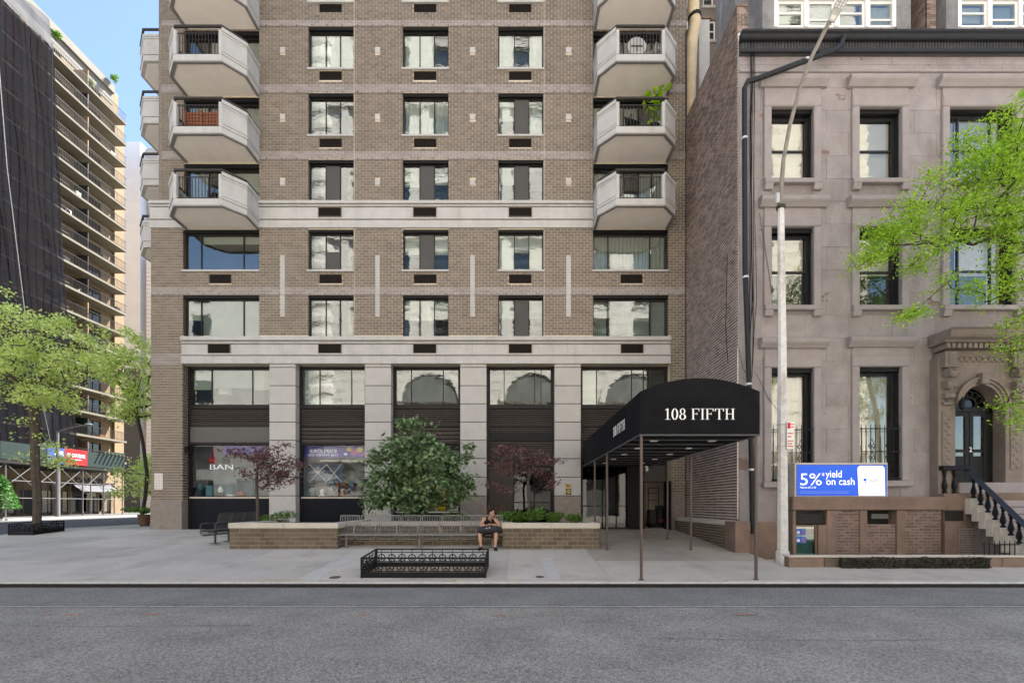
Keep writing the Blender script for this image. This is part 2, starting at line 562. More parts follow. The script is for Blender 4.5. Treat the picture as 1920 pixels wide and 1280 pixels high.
def rects_minus(u0, u1, v0, v1, holes):
    """rectangles that cover a panel except its openings"""
    zs = sorted({v0, v1} | {min(max(z, v0), v1) for hh in holes for z in hh[2:]})
    out = []
    for a, b in zip(zs, zs[1:]):
        if b - a < 1e-6: continue
        mid = (a + b) / 2
        spans = [(u0, u1)]
        for hx0, hx1, hz0, hz1 in holes:
            if hz0 < mid < hz1:
                ns = []
                for s0, s1 in spans:
                    if hx1 <= s0 or hx0 >= s1: ns.append((s0, s1)); continue
                    if hx0 > s0: ns.append((s0, hx0))
                    if hx1 < s1: ns.append((hx1, s1))
                spans = ns
        out += [(p, q, a, b) for p, q in spans if q - p > 1e-4]
    return out

def front_box(mb, r, y0, y1): mb.box(r[0], r[1], y0, y1, r[2], r[3])
def side_box(mb, r, x0, x1): mb.box(x0, x1, r[0], r[1], r[2], r[3])

PIECE = {}
def piece(name, m, parent, x0, x1, y0, y1, z0, z1, chamfer=0.0):
    """one brick or block as an object; alike pieces share mesh data"""
    d = (round(x1 - x0, 3), round(y1 - y0, 3), round(z1 - z0, 3), m, chamfer)
    if d not in PIECE:
        mb = MB().box(-d[0] / 2, d[0] / 2, -d[1] / 2, d[1] / 2, -d[2] / 2, d[2] / 2)
        me = mb.mesh(name)
        if chamfer:
            bm = bmesh.new(); bm.from_mesh(me)
            bmesh.ops.bevel(bm, geom=list(bm.edges), offset=chamfer, segments=1, affect='EDGES')
            bm.to_mesh(me); bm.free()
        me.materials.append(M[m])
        PIECE[d] = me
    o = bpy.data.objects.new(name, PIECE[d])
    COL.objects.link(o)
    o.parent = parent
    o.location = Vector(((x0 + x1) / 2, (y0 + y1) / 2, (z0 + z1) / 2)) - wloc(parent)
    return o

# ---- text
def text_obj(body, name, m, parent, size, origin, ux, uy, depth=.006, width=None, align='LEFT', bold=0.0, loc=None, mirror=False):
    cu = bpy.data.curves.new('lettering', 'FONT')
    cu.body = body; cu.size = size; cu.extrude = depth / 2; cu.align_x = align; cu.offset = bold
    cu.resolution_u = 3
    tmp = bpy.data.objects.new('lettering', cu)
    COL.objects.link(tmp)
    dg = bpy.context.evaluated_depsgraph_get()
    me = bpy.data.meshes.new_from_object(tmp.evaluated_get(dg))
    bpy.data.objects.remove(tmp); bpy.data.curves.remove(cu)
    ux, uy = Vector(ux).normalized(), Vector(uy).normalized()
    uz = ux.cross(uy)
    org = wloc(parent) if parent is not None else Vector(loc or (0, 0, 0))
    co = np.empty(len(me.vertices) * 3); me.vertices.foreach_get('co', co); co = co.reshape(-1, 3)
    sx = 1.0
    if width:
        w = co[:, 0].max() - co[:, 0].min()
        sx = width / max(w, 1e-6)
    B = np.array([ux, uy, uz])
    co[:, 0] *= sx * (-1 if mirror else 1)
    w3 = co @ B + np.array(origin) - np.array(org)
    me.vertices.foreach_set('co', w3.ravel()); me.update()
    me.materials.clear(); me.materials.append(M[m])
    o = bpy.data.objects.new(name, me); COL.objects.link(o)
    if parent is not None: o.parent = parent
    else: o.location = org
    return o

def serif(body, origin, ux, uy, h, depth, width, m, parent, gap=.16):
    """Roman capitals and figures with serifs, drawn as outlines"""
    ux, uy = Vector(ux).normalized(), Vector(uy).normalized(); uz = ux.cross(uy)
    O = Vector(origin)
    x = 0.0
    T, t, sv = .115, .045, .08   # thick stem, thin stroke, serif overhang
    def rect(a0, a1, b0, b1): quad([(a0, b0), (a1, b0), (a1, b1), (a0, b1)])
    def quad(p):
        mb.prism([(x + a, b) for a, b in p], lambda a, b, d: O + ux * (a * h) + uy * (b * h) + uz * d, 0, depth)
    def stem(a): rect(a, a + T, 0, 1); rect(a - sv, a + T + sv, 0, t * .8); rect(a - sv, a + T + sv, 1 - t * .8, 1)
    def oval(cx, cy, rx, ry, thick, thin, n=22):
        for i in range(n):
            a0, a1 = 2 * math.pi * i / n, 2 * math.pi * (i + 1) / n
            o0 = [(cx + rx * math.cos(a), cy + ry * math.sin(a)) for a in (a0, a1)]
            i0 = [(cx + (rx - thick) * math.cos(a), cy + (ry - thin) * math.sin(a)) for a in (a1, a0)]
            quad(o0 + i0)
    built = []
    for ch in body:
        if ch == ' ': x += .32; continue
        mb = MB()
        if ch == 'I': stem(sv); w = T + 2 * sv
        elif ch == 'F':
            stem(sv); rect(sv, .60, 1 - t, 1); quad([(.555, .76), (.60, .76), (.60, 1), (.53, .96)])
            rect(sv, .45, .50, .50 + t); quad([(.41, .42), (.45, .42), (.45, .63), (.41, .63)]); w = .62
        elif ch == 'T':
            stem(.27); rect(0, .675, 1 - t, 1)
            quad([(0, .74), (.045, .74), (.09, .96), (0, 1)]); quad([(.63, .74), (.675, .74), (.675, 1), (.585, .96)]); w = .675
        elif ch == 'H': stem(sv); stem(sv + .46); rect(sv, sv + .5, .49, .49 + t); w = .46 + T + 2 * sv
        elif ch == '1':
            rect(.17, .17 + T * .9, 0, 1); rect(.04, .42, 0, t * .8); quad([(.03, .83), (.17, .9), (.17, 1), (.03, .87)]); w = .42
        elif ch == '0': oval(.25, .5, .25, .515, .125, .045); w = .5
        elif ch == '8': oval(.25, .255, .25, .27, .115, .045); oval(.25, .75, .205, .265, .095, .045); w = .5
        built.append(mb); x += w + gap * .55
    k = width / ((x - gap * .55) * h)
    for q in built:
        q.v = [tuple(Vector(p) + ux * ((Vector(p) - O).dot(ux) * (k - 1))) for p in q.v]
        q.build('letter', m, parent)

# ---- plants
def set_mesh(name, V, Fq, m):
    """V (n,3) float, Fq (k,4) quads"""
    me = bpy.data.meshes.new(name)
    me.vertices.add(len(V)); me.vertices.foreach_set('co', np.asarray(V, dtype=np.float32).ravel())
    k, w = Fq.shape
    me.loops.add(k * w); me.polygons.add(k)
    me.loops.foreach_set('vertex_index', Fq.astype(np.int32).ravel())
    me.polygons.foreach_set('loop_start', np.arange(0, k * w, w, dtype=np.int32))
    try: me.polygons.foreach_set('loop_total', np.full(k, w, dtype=np.int32))
    except Exception: pass
    me.update(calc_edges=True); me.validate()
    me.materials.append(M[m])
    return me

def leaves(centres, size, aspect=.5, droop=.3, rng=RNG, spread=1.0):
    """one kite-shaped, slightly folded leaf at each centre: (V, quads)"""
    n = len(centres)
    d = rng.normal(size=(n, 3)); d[:, 2] = d[:, 2] * .55 - droop
    d /= np.linalg.norm(d, axis=1)[:, None]
    up = np.tile(np.array([0, 0, 1.0]), (n, 1)) + rng.normal(size=(n, 3)) * .75 * spread
    s = np.cross(d, up); s /= np.linalg.norm(s, axis=1)[:, None] + 1e-9
    nn = np.cross(s, d)
    L = size * rng.uniform(.65, 1.35, n)[:, None]
    W = L * aspect * .5
    a = centres; b = centres + d * L
    m = centres + d * L * .45 - nn * L * .05
    l, r = m + s * W, m - s * W
    V = np.stack([a, l, b, r], axis=1).reshape(-1, 3)
    Q = np.arange(n * 4).reshape(n, 4)
    return V, Q

def grow(trunk, tips, r_tip, rng, up_pull=.25, seg=.5, pw=.46):
    """tips join the nearest part of the skeleton one after another -> branch mesh, node positions"""
    P = [np.array(p, float) for p in trunk]; par = [-1] + list(range(len(trunk) - 1))
    first = len(trunk) // 2
    base = np.array(trunk[-1], float)
    order = np.argsort([np.linalg.norm(t - base) for t in tips])
    tipn = []
    for ti in order:
        t = tips[ti]
        A = np.array(P)
        dd = np.linalg.norm(A - t, axis=1)
        dd[:first] += 50
        dz = A[:, 2] - t[2]
        dd = dd + np.maximum(dz + .1, 0) * .9
        k = int(np.argmin(dd))
        a = A[k]
        L = np.linalg.norm(t - a)
        ns = max(2, int(L / seg))
        prev = k
        for i in range(1, ns + 1):
            u = i / ns
            p = a + (t - a) * u
            p = p + np.array([0, 0, up_pull * L * u * (1 - u) * -1.0]) * (1 if t[2] > a[2] else -1)
            if i < ns: p = p + rng.normal(size=3) * .06 * seg
            P.append(p); par.append(prev); prev = len(P) - 1
        tipn.append(prev)
    n = len(P); cnt = np.zeros(n)
    for t in tipn: cnt[t] += 1
    for i in range(n - 1, 0, -1): cnt[par[i]] += cnt[i]
    rad = r_tip * np.maximum(cnt, 1) ** pw
    return np.array(P), par, rad, tipn

def branch_mesh(mb, P, par, rad, rmax=None, n=6):
    kids = {}
    for i, p in enumerate(par):
        if p >= 0: kids.setdefault(p, []).append(i)
    stack = [(0, [0])]
    def chain(start, prefix):
        pts = list(prefix)
        i = start
        while True:
            pts.append(i)
            ks = kids.get(i, [])
            if not ks: break
            ks = sorted(ks, key=lambda k: -rad[k])
            for k in ks[1:]: todo.append((k, [i]))
            i = ks[0]
        return pts
    todo = [(0, [])]
    while todo:
        st, pre = todo.pop()
        pts = chain(st, pre)
        rr = [rad[i] for i in pts]
        if pre: rr[0] = rr[1]
        if rmax: rr = [min(x, rmax) for x in rr]
        k = n if rr[0] > .02 else 4
        if len(pts) > 1: mb.tube([P[i] for i in pts], rr, k)

def lobes_points(lobes, n, rng, shell=.55):
    """points in a union of ellipsoids (cx,cy,cz,rx,ry,rz), denser towards the skins"""
    vol = np.array([l[3] * l[4] * l[5] for l in lobes]) ** .8
    idx = rng.choice(len(lobes), n, p=vol / vol.sum())
    d = rng.normal(size=(n, 3)); d /= np.linalg.norm(d, axis=1)[:, None]
    r = rng.uniform(shell ** 3, 1, n) ** (1 / 3)
    Lb = np.array(lobes)
    return Lb[idx, :3] + d * r[:, None] * Lb[idx, 3:]

def make_tree(name, label, cat, base, trunk, lobes, n_tips, leaf_per_tip, leaf_size, leaf_m, bark, r_tip=.006, clump=.35,
              aspect=.55, droop=.3, seed=1, rmax=None, seg=.5, extra_tips=None, group=None, flat=1.0, shell=.5, pw=.46):
    rng = np.random.default_rng(seed)
    root = thing(name, label, cat, base, group)
    tips = lobes_points(lobes, n_tips, rng, shell)
    if extra_tips is not None: tips = np.vstack([tips, np.array(extra_tips, float)])
    P, par, rad, tipn = grow(trunk, tips, r_tip, rng, seg=seg, pw=pw)
    mb = MB(); branch_mesh(mb, P, par, rad, rmax)
    mb.build('trunk', bark, root, smooth=True)
    tp = P[tipn]
    w = rng.gamma(2.2, 1 / 2.2, len(tp))
    cnt = np.maximum((w * leaf_per_tip).astype(int), 2)
    ctr = np.repeat(tp, cnt, axis=0)
    off = rng.normal(size=ctr.shape) * clump; off[:, 2] *= .6 * flat
    V, Q = leaves(ctr + off, leaf_size, aspect, droop, rng)
    V = V - np.array(wloc(root))
    link('crown', set_mesh('crown', V, Q, leaf_m), None, root)
    return root

def make_shrub(name, label, c, r, n, size, m, seed=1, stem_m='bark_dark', group=None, cat='shrub', aspect=.6):
    rng = np.random.default_rng(seed)
    z0 = c[2] - r[2]
    root = thing(name, label, cat, (c[0], c[1], z0), group)
    mb = MB()
    for i in range(6):
        a = i * 1.05 + rng.uniform(0, .5)
        q = (c[0] + r[0] * .55 * math.cos(a), c[1] + r[1] * .55 * math.sin(a), c[2] + r[2] * .35)
        mb.tube([(c[0] + .03 * math.cos(a), c[1] + .03 * math.sin(a), z0 - .03), q], [.014, .005], 4)
    mb.build('stem', stem_m, root)
    nl = 7
    lob = [(c[0] + rng.uniform(-.5, .5) * r[0], c[1] + rng.uniform(-.4, .4) * r[1], c[2] + rng.uniform(-.3, .35) * r[2],
            r[0] * rng.uniform(.35, .6), r[1] * rng.uniform(.4, .65), r[2] * rng.uniform(.4, .65)) for _ in range(nl)]
    pts = lobes_points(lob, n, rng, .6)
    pts = pts[pts[:, 2] > z0]
    V, Q = leaves(pts, size, aspect, -.1, rng)
    V = V - np.array(wloc(root))
    link('foliage', set_mesh('foliage', V, Q, m), None, root)
    return root

def skin_mesh(name, verts, edges, radii, sub=2, rootv=0):
    me = bpy.data.meshes.new(name)
    me.from_pydata([tuple(v) for v in verts], edges, [])
    o = bpy.data.objects.new(name, me); COL.objects.link(o)
    sk = o.modifiers.new('skin', 'SKIN'); sk.use_smooth_shade = True
    if not me.skin_vertices: pass
    for i, r in enumerate(radii):
        sv = me.skin_vertices[0].data[i]
        sv.radius = r if hasattr(r, '__len__') else (r, r)
        sv.use_root = (i == rootv)
    sb = o.modifiers.new('sub', 'SUBSURF'); sb.levels = sub; sb.render_levels = sub
    dg = bpy.context.evaluated_depsgraph_get()
    out = bpy.data.meshes.new_from_object(o.evaluated_get(dg))
    bpy.data.objects.remove(o)
    out.polygons.foreach_set('use_smooth', [True] * len(out.polygons))
    return out

# ================================================================== GROUND
structure(MB().poly([(-900, -900, -.9), (900, -900, -.9), (900, 900, -.9), (-900, 900, -.9)]).build('ground', 'asphalt'))
road = structure(MB().poly([(-80, -4, -.13), (60, -4, -.13), (60, 9.93, -.13), (-80, 9.93, -.13)]).build('road', 'asphalt'))
def strip(x0, x1, ys, dz):
    mb = MB()
    for a, b in zip(ys, ys[1:]):
        mb.poly([(x0, a, g(a) + dz), (x1, a, g(a) + dz), (x1, b, g(b) + dz), (x0, b, g(b) + dz)])
    return mb
structure(strip(-36, -19.3, [9.94, 18.5, 180], -.12).build('side_street', mat('side_asphalt', (.085, .083, .08), .92, .15, .8, .5, 40, fine=.3, fscale=20)))  # darker copy of the asphalt, shade put into the road colour
structure(strip(-75, -36, [9.94, 18.5, 180], .0).build('far_pavement', mat('far_slab', (.075, .073, .07), .92, .1, .9)))  # pavement colour darkened to stand in for shade across the street
structure(MB().box(-36.2, -36, 10, 180, .3, g(30) + .004).build('far_kerb', 'kerb'))
structure(MB().box(-60, 60, -14.5, -4, -.5, 0).build('opposite_pavement', 'slab'))
sidewalk = structure(strip(-19.1, 6.93, [10.14, 18.5, 19.2], -.012).build('sidewalk', 'slab_joint'))
strip(6.93, 24, [10.14, 11.45], -.012).build('bed', 'slab_joint', sidewalk)
strip(-19.1, -14.7, [19.2, 60], -.012).build('bed', 'slab_joint', sidewalk)

_sl = {}
def slab(x0, x1, y0, y1):
    dx, dy = round(x1 - x0 - .008, 3), round(y1 - y0 - .008, 3)
    rise = round(g(y1) - g(y0), 4)
    m_ = 'slab_worn' if (x0 > 2.0 and y0 > 12) else 'slab'
    k = (dx, dy, rise, m_)
    if k not in _sl:
        mb = MB().hexa([(0, 0, -.06), (dx, 0, -.06), (dx, dy, rise - .06), (0, dy, rise - .06)],
                       [(0, 0, 0), (dx, 0, 0), (dx, dy, rise), (0, dy, rise)])
        me = mb.mesh('paving_slab'); me.materials.append(M[m_]); _sl[k] = me
    o = bpy.data.objects.new('paving_slab', _sl[k]); COL.objects.link(o); o.parent = sidewalk
    o.location = (x0 + .004, y0 + .004, g(y0))
xs = [-19.1 + 2.366 * i for i in range(12)]
for i in range(11):
    for a, b in ((10.14, 12.2), (12.2, 14.3), (14.3, 16.4), (16.4, 18.5)):
        slab(xs[i], min(xs[i + 1], 6.93), a, b)
for i in range(4):
    slab(6.93 + 2.4 * i, 6.93 + 2.4 * (i + 1), 10.14, 11.45)
for k in range(9):
    for x in (-19.1, -16.9): slab(x, x + 2.2, 18.5 + 2.2 * k, 18.5 + 2.2 * (k + 1))

# kerbs: stone with a steel facing
kerb = structure(MB().box(-19.3, 40, 9.97, 10.14, -.4, -.006).build('kerb', 'kerb'))
for i in range(15):
    x = -19.3 + 3.0 * i
    piece('kerb_stone', 'kerb', kerb, x, x + 2.985, 9.955 + random.uniform(-.006, .004), 10.138, -.10, .004 + random.uniform(-.004, .006), chamfer=.016)
MB().box(-19.3, 26, 9.93, 9.953, -.045, -.004).build('steel_edge', 'steel', kerb)
MB().box(-19.3, 26, 9.925, 9.95, -.128, -.047).build('kerb_face', 'dark_gap', kerb)
side_kerb = MB()
for a, b in ((10, 18.5), (18.5, 60)):
    side_kerb.hexa([(-19.3, a, g(a) - .3), (-19.1, a, g(a) - .3), (-19.1, b, g(b) - .3), (-19.3, b, g(b) - .3)],
                   [(-19.3, a, g(a) + .003), (-19.1, a, g(a) + .003), (-19.1, b, g(b) + .003), (-19.3, b, g(b) + .003)])
structure(side_kerb.build('side_kerb', 'kerb'))

# resurfaced strip beside the kerb, sealed cracks, a utility cover
ln_y = 847 * 1.83 / 192.5
MB().poly([(-60, ln_y + .12, -.1255), (50, ln_y + .12, -.1255), (50, 9.924, -.1255), (-60, 9.924, -.1255)]).build('kerb_lane', 'lane_asphalt', road)
rc_ = random.Random(12)
def crack(pts, w):
    mb = MB()
    P_ = []
    for (xa, ya_), (xb, yb_) in zip(pts, pts[1:]):
        n_ = max(2, int(math.hypot(xb - xa, yb_ - ya_) / .12))
        for i in range(n_): P_.append((xa + (xb - xa) * i / n_ + rc_.uniform(-.012, .012), ya_ + (yb_ - ya_) * i / n_ + rc_.uniform(-.012, .012)))
    for (xa, ya_), (xb, yb_) in zip(P_, P_[1:]):
        d = Vector((xb - xa, yb_ - ya_)); q = Vector((-d.y, d.x)).normalized() * w * rc_.uniform(.4, 1)
        mb.poly([(xa - q.x, ya_ - q.y, -.1215), (xb - q.x, yb_ - q.y, -.1215), (xb + q.x, yb_ + q.y, -.1215), (xa + q.x, ya_ + q.y, -.1215)])
    mb.build('sealed_crack', 'tar', road)
crack([(Xp(1489, 9.9), 9.9), (Xp(1489, 9.9) + .01, 9.1)], .008)
crack([(-9.4, 6.9), (-6.5, 6.75), (-3.8, 6.82)], .006)
crack([(1.2, 6.2), (3.9, 6.05), (6.8, 6.12)], .006)
# faded markings, each a sheet a few millimetres above the asphalt
def ragged(name, m, x0, x1, y, w, z, amp, n, parent):
    mb = MB(); rr = random.Random(int(abs(x0 * 1000 + y * 77)) % 9999)
    up, lo = [], []
    for i in range(n + 1):
        x = x0 + (x1 - x0) * i / n
        k = .35 + .65 * math.sin(math.pi * i / n) ** .5 if amp > .5 else 1
        up.append((x, y + w / 2 * k * rr.uniform(1 - amp * .5, 1), z)); lo.append((x, y - w / 2 * k * rr.uniform(1 - amp * .5, 1), z))
    for i in range(n): mb.poly([lo[i], lo[i + 1], up[i + 1], up[i]])
    return mb.build(name, m, parent)
ragged('painted_line', 'road_paint', -12, 14, Xp(0, 1) * 0 + 847 * 1.83 / 192.5, .055, -.120, .5, 260, road)
for px, w in ((88, .22), (140, .34), (282, .38), (682, .20), (935, .26), (1010, .9), (1200, .6), (1400, .42)):
    y = 847 * 1.83 / (1152 - 945)
    ragged('spray_mark', 'orange_paint', Xp(px, y) - w / 2, Xp(px, y) + w / 2, y + random.uniform(-.03, .03), .055 if w < .6 else .02, -.120, .9, 14, road)
for px, w in ((520, 1.1), (850, .5), (905, .4), (960, .5)):
    y = 10.03
    ragged('painted_kerb', 'yellow_paint', Xp(px, y) - w / 2, Xp(px, y) + w / 2, y, .07, .0085, .9, 12, kerb)
# pale cement repairs in the pavement
for px0, px1 in ((572, 606), (1028, 1045)):
    mb = MB()
    for a, b in ((10.2, 12.6),):
        xa = (px0 - VX) * 10.2 / F
        mb.hexa([(xa, a, g(a) - .02), (xa + .28, a, g(a) - .02), (xa + .28, b, g(b) - .02), (xa, b, g(b) - .02)],
                [(xa, a, g(a) + .004), (xa + .28, a, g(a) + .004), (xa + .28, b, g(b) + .004), (xa, b, g(b) + .004)])
    mb.build('cement_strip', mat('cement', (.47, .455, .43), .9, .1, 5, fine=.08), sidewalk)
def cover(name, x, y, r):
    mb = MB(); n = 24
    pts = [(x + r * math.cos(2 * math.pi * i / n), y + r * math.sin(2 * math.pi * i / n)) for i in range(n)]
    mb.prism(pts, lambda a, b, d: (a, b, g(b) + d), .001, .006)
    return mb.build(name, mat('iron_cover', (.09, .075, .065), .7, .3, 15), sidewalk)
cover('valve_cover', Xp(628, 10.35), 10.35, .13)
cover('valve_cover', Xp(1012, 10.4), 10.4, .10)

# ================================================================== APARTMENT BUILDING
YF, YR = FAC_Y, 18.87
XF = lambda px: Xp(px, YF)
ZF = lambda py: Zp(py, YF)
BL, BR = XF(283), XF(1287)
TOPZ = 24.2
apt = thing('apartment_building', 'tall brown brick apartment block with grey bands and corner balconies', 'building', (XF(800), YF, g(YF)))
GZ = g(YF)

win_cols = [(578, 663), (755, 841), (934, 1019)]
win_rows = [(-76, 3), (50, 128), (175, 253), (300, 378.6), (430, 506), (553, 631.6)]
ac_rows = [5, 132, 258, 390, 513, 645]
holes, small_w, large_w, door_w, acs = [], [], [], [], []
for (t, b), ay in zip(win_rows, ac_rows):
    for c0, c1 in win_cols:
        r = (XF(c0), XF(c1), ZF(b), ZF(t)); holes.append(r); small_w.append(r)
        cx = (c0 + c1) / 2 - 1
        a = (XF(cx - 22), XF(cx + 22), ZF(ay + 18.5), ZF(ay)); acs.append(a)
        if ay not in (390, 645): holes.append(a)
for (t, b), ay in zip(win_rows[4:], ac_rows[4:]):
    for c0, c1, ca in ((343, 486, 391), (1112, 1253, 1163)):
        r = (XF(c0), XF(c1), ZF(b), ZF(t)); holes.append(r); large_w.append(r)
        a = (XF(ca), XF(ca + 43), ZF(ay + 18.5), ZF(ay)); acs.append(a)
        if ay != 645: holes.append(a)
BALC = [12.98, 15.70, 18.42, 21.14]
for z in BALC:
    for c0, c1 in ((345, 486), (1112, 1253)):
        r = (XF(c0), XF(c1), z + .27, z + 2.66); holes.append(r); door_w.append(r)
bandA = (XF(272), XF(1112), ZF(428), ZF(379))
bandB = (XF(341), XF(1257), ZF(682), ZF(632))
ground_open = (XF(341), XF(1257), GZ - .1, ZF(682))
UPL = XF(292)
# structural wall behind the brick face, mortar coloured where it shows in the joints
wall = MB()
bh = holes + [ground_open]
for r in rects_minus(BL + .02, BR - .02, GZ - .3, ZF(428), bh): front_box(wall, r, YF + .012, YF + .34)
for r in rects_minus(UPL + .26, BR - .02, ZF(428), TOPZ, bh): front_box(wall, r, YF + .012, YF + .34)
wall.build('wall', 'mortar', apt)
# upper storeys out of the picture, side and rear of the block
MB().box(UPL, BR - .01, YF + .01, 62, TOPZ, 42).build('upper_storeys', 'brick', apt)  # rear stretched back so the block keeps the side street shaded
MB().box(BL + .1, BR - .02, 20.2, 62, GZ - .3, TOPZ - .02).build('core', 'interior_dark', apt)
MB().box(BL + .05, BL + .35, YF + .35, 62, GZ - .3, TOPZ).build('side_wall', 'brick', apt)
MB().box(BR - .35, BR - .03, YF + .35, 20.2, GZ - .3, TOPZ).build('side_wall', 'brick', apt)
for z in BALC + [ZF(632), ZF(535), ZF(682)]:
    MB().box(BL + .36, BR - .36, YF + .36, 20.19, z - .02, z + .16).build('floor_slab', 'interior_dark', apt)

# bricks
BW, BH, BJ = .271, .1092, .016
belts = [(ZF(50), ZF(36)), (ZF(175), ZF(158)), (ZF(300), ZF(283)), (ZF(553), ZF(539)), (ZF(682), ZF(664))]
bands_h = [bandA, bandB, ground_open, (XF(345), XF(486), ZF(428), ZF(379)), (XF(1112), XF(1253), ZF(428), ZF(379))]
strip_holes = []
for c in (530, 708, 886, 1066):
    strip_holes.append((XF(c - 4.5), XF(c + 4.5), ZF(594), ZF(479)))
    for y in (95, 220, 342, -30):
        strip_holes.append((XF(c - 5), XF(c + 5), ZF(y + 5), ZF(y - 5)))
allh = holes + bands_h + strip_holes
rects = courses(BL, BR, GZ + 1.2, ZF(428), BW, BH, BJ, allh, v_anchor=0)
rects += courses(UPL + .24, BR, ZF(428), TOPZ, BW, BH, BJ, allh, v_anchor=0)
plain, beltb = MB(), MB()
near = []
for r in rects:
    zc = (r[2] + r[3]) / 2
    is_belt = any(a < zc < b for a, b in belts) and not (r[1] > XF(342) and zc < ZF(632) and zc < ZF(660))
    if is_belt: front_box(beltb, r, YF, YF + .05)
    elif r[1] < XF(343) and zc < ZF(500) and len(near) < 300: near.append(r)
    else: front_box(plain, r, YF, YF + .05)
for r in near: piece('brick', 'brick', apt, r[0], r[1], YF, YF + .05, r[2], r[3])
plain.build('brickwork', 'brick', apt, kind='stuff')
beltb.build('belt_course', 'belt_brick', apt, kind='stuff')
for i, (a, b) in enumerate(belts[:4]):
    segs = [(XF(486), XF(1112)), (XF(1253), BR)] if i < 3 else [(BL, BR)]
    for x0, x1 in segs:
        MB().box(x0 + .003, x1 - .003, YF - .012, YF + .05, a - .012, a + .006).build('flashing', mat('flashing', (.16, .13, .11), .6, .2, 6), apt)
        n = int((x1 - x0) / .62)
        w = MB()
        for k in range(n):
            x = x0 + .3 + k * .62
            w.box(x - .018, x + .018, YF - .004, YF + .02, a + .04, a + .075)
        w.build('weep_vents', 'dark_gap', apt, kind='stuff')
# expansion joints beside the windows
for c in (663.8, 1019.8):
    MB().box(XF(c), XF(c) + .02, YF - .002, YF + .04, ZF(378), TOPZ).build('expansion_joint', 'coping', apt)
    MB().box(XF(c), XF(c) + .02, YF - .002, YF + .04, ZF(631), ZF(429)).build('expansion_joint', 'coping', apt)
# rounded brick corner above the first balcony level, left
rc = MB()
cxr, cyr, rr_ = UPL + .24, YF + .24, .24
k = 0
z = ZF(379)
while z < TOPZ:
    for i in range(-1, 6):
        off = .5 if k % 2 else 0
        a0, a1 = R(180 + (i + off) * 25), R(180 + (i + off + .95) * 25)
        pts = [(cxr + rr_ * math.cos(t), cyr + rr_ * math.sin(t)) for t in (a0, (a0 + a1) / 2, a1)]
        pin = [(cxr + (rr_ - .06) * math.cos(t), cyr + (rr_ - .06) * math.sin(t)) for t in (a1, (a0 + a1) / 2, a0)]
        rc.prism(pts + pin, lambda a, b, d: (a, b, d), z, z + BH - BJ)
    z += BH; k += 1
rc.build('corner_brickwork', 'brick', apt, kind='stuff')
MB().lathe(cxr, cyr, [(rr_ - .012, ZF(379)), (rr_ - .012, TOPZ)], 24).build('corner_core', 'mortar', apt, smooth=True)
# granite foot and side of the corner pier
MB().box(BL - .02, XF(341) + .004, YF - .02, YR + .3, GZ - .2, GZ + 1.19).build('pier_base', 'granite', apt, bevel=.008)
sb = MB()
for r in courses(YF + .06, YR + .05, GZ + 1.2, ZF(682), BW, BH, BJ, (), v_anchor=0): side_box(sb, r, XF(341) - .04, XF(341) + .006)
sb.build('pier_return', 'dark_brick', apt, kind='stuff')
MB().box(XF(1257) - .01, BR - .03, YF - .015, YF + .2, GZ - .2, ZF(925)).build('pier_base', 'granite', apt, bevel=.008)

# concrete bands
def band(name, x0, x1, levels, m='concrete'):
    p = None
    for (t, b, pr) in levels:
        mb = MB().box(x0, x1, YF - pr, YF + .3, ZF(b) + .001, ZF(t))
        if p is None: p = mb.build(name, m, apt, bevel=.006)
        else: mb.build('moulding', m, p, bevel=.006 if pr > .03 else 0)
levA = [(389.6, 409.8, .035), (379, 384.6, .13), (385.6, 388.6, .08), (410.8, 413, .10), (414, 428, .06)]
levB = [(645.8, 663, .03), (632, 639.2, .12), (640.2, 642.3, .05), (643.2, 644.9, .09), (664, 666.6, .10), (667.6, 682, .06)]
for x0, x1 in ((XF(486), XF(620)), (XF(620), XF(797)), (XF(797), XF(976)), (XF(976), XF(1112))):
    band('cornice_band', x0 + .003, x1, levA)
band('cornice_band', BL - .02, XF(345), levA)
for x0, x1 in zip((341, 530, 708, 886, 1064), (530, 708, 886, 1064, 1257)):
    band('cornice_band', XF(x0) + .003, XF(x1), levB)
MB().box(BL - .22, BL - .021, YF + .2, 24, ZF(428), ZF(379)).build('cornice_return', 'concrete', apt)
for h_ in strip_holes:
    tall = (h_[3] - h_[2]) > 1
    MB().box(h_[0] + .004, h_[1] - .004, YF - .012, YF + .04, h_[2] + .004, h_[3] - .004).build('concrete_strip' if tall else 'tie_block', 'column_stone', apt)

# windows
def curtain(x0, x1, z0, z1, y, m, parent, name='curtain', amp=.025, per=.16):
    n = max(6, int((x1 - x0) / per * 6))
    mb = MB(); base = len(mb.v)
    ph = random.uniform(0, 6)
    for i in range(n + 1):
        x = x0 + (x1 - x0) * i / n
        yy = y + amp * math.sin(x / per * 6.28 + ph) + amp * .5 * math.sin(x / per * 2.3 + ph)
        mb.v += [(x, yy, z0), (x, yy, z1)]
    for i in range(n): mb.f.append((2 * i, 2 * i + 2, 2 * i + 3, 2 * i + 1))
    return mb.build(name, m, parent, smooth=True)

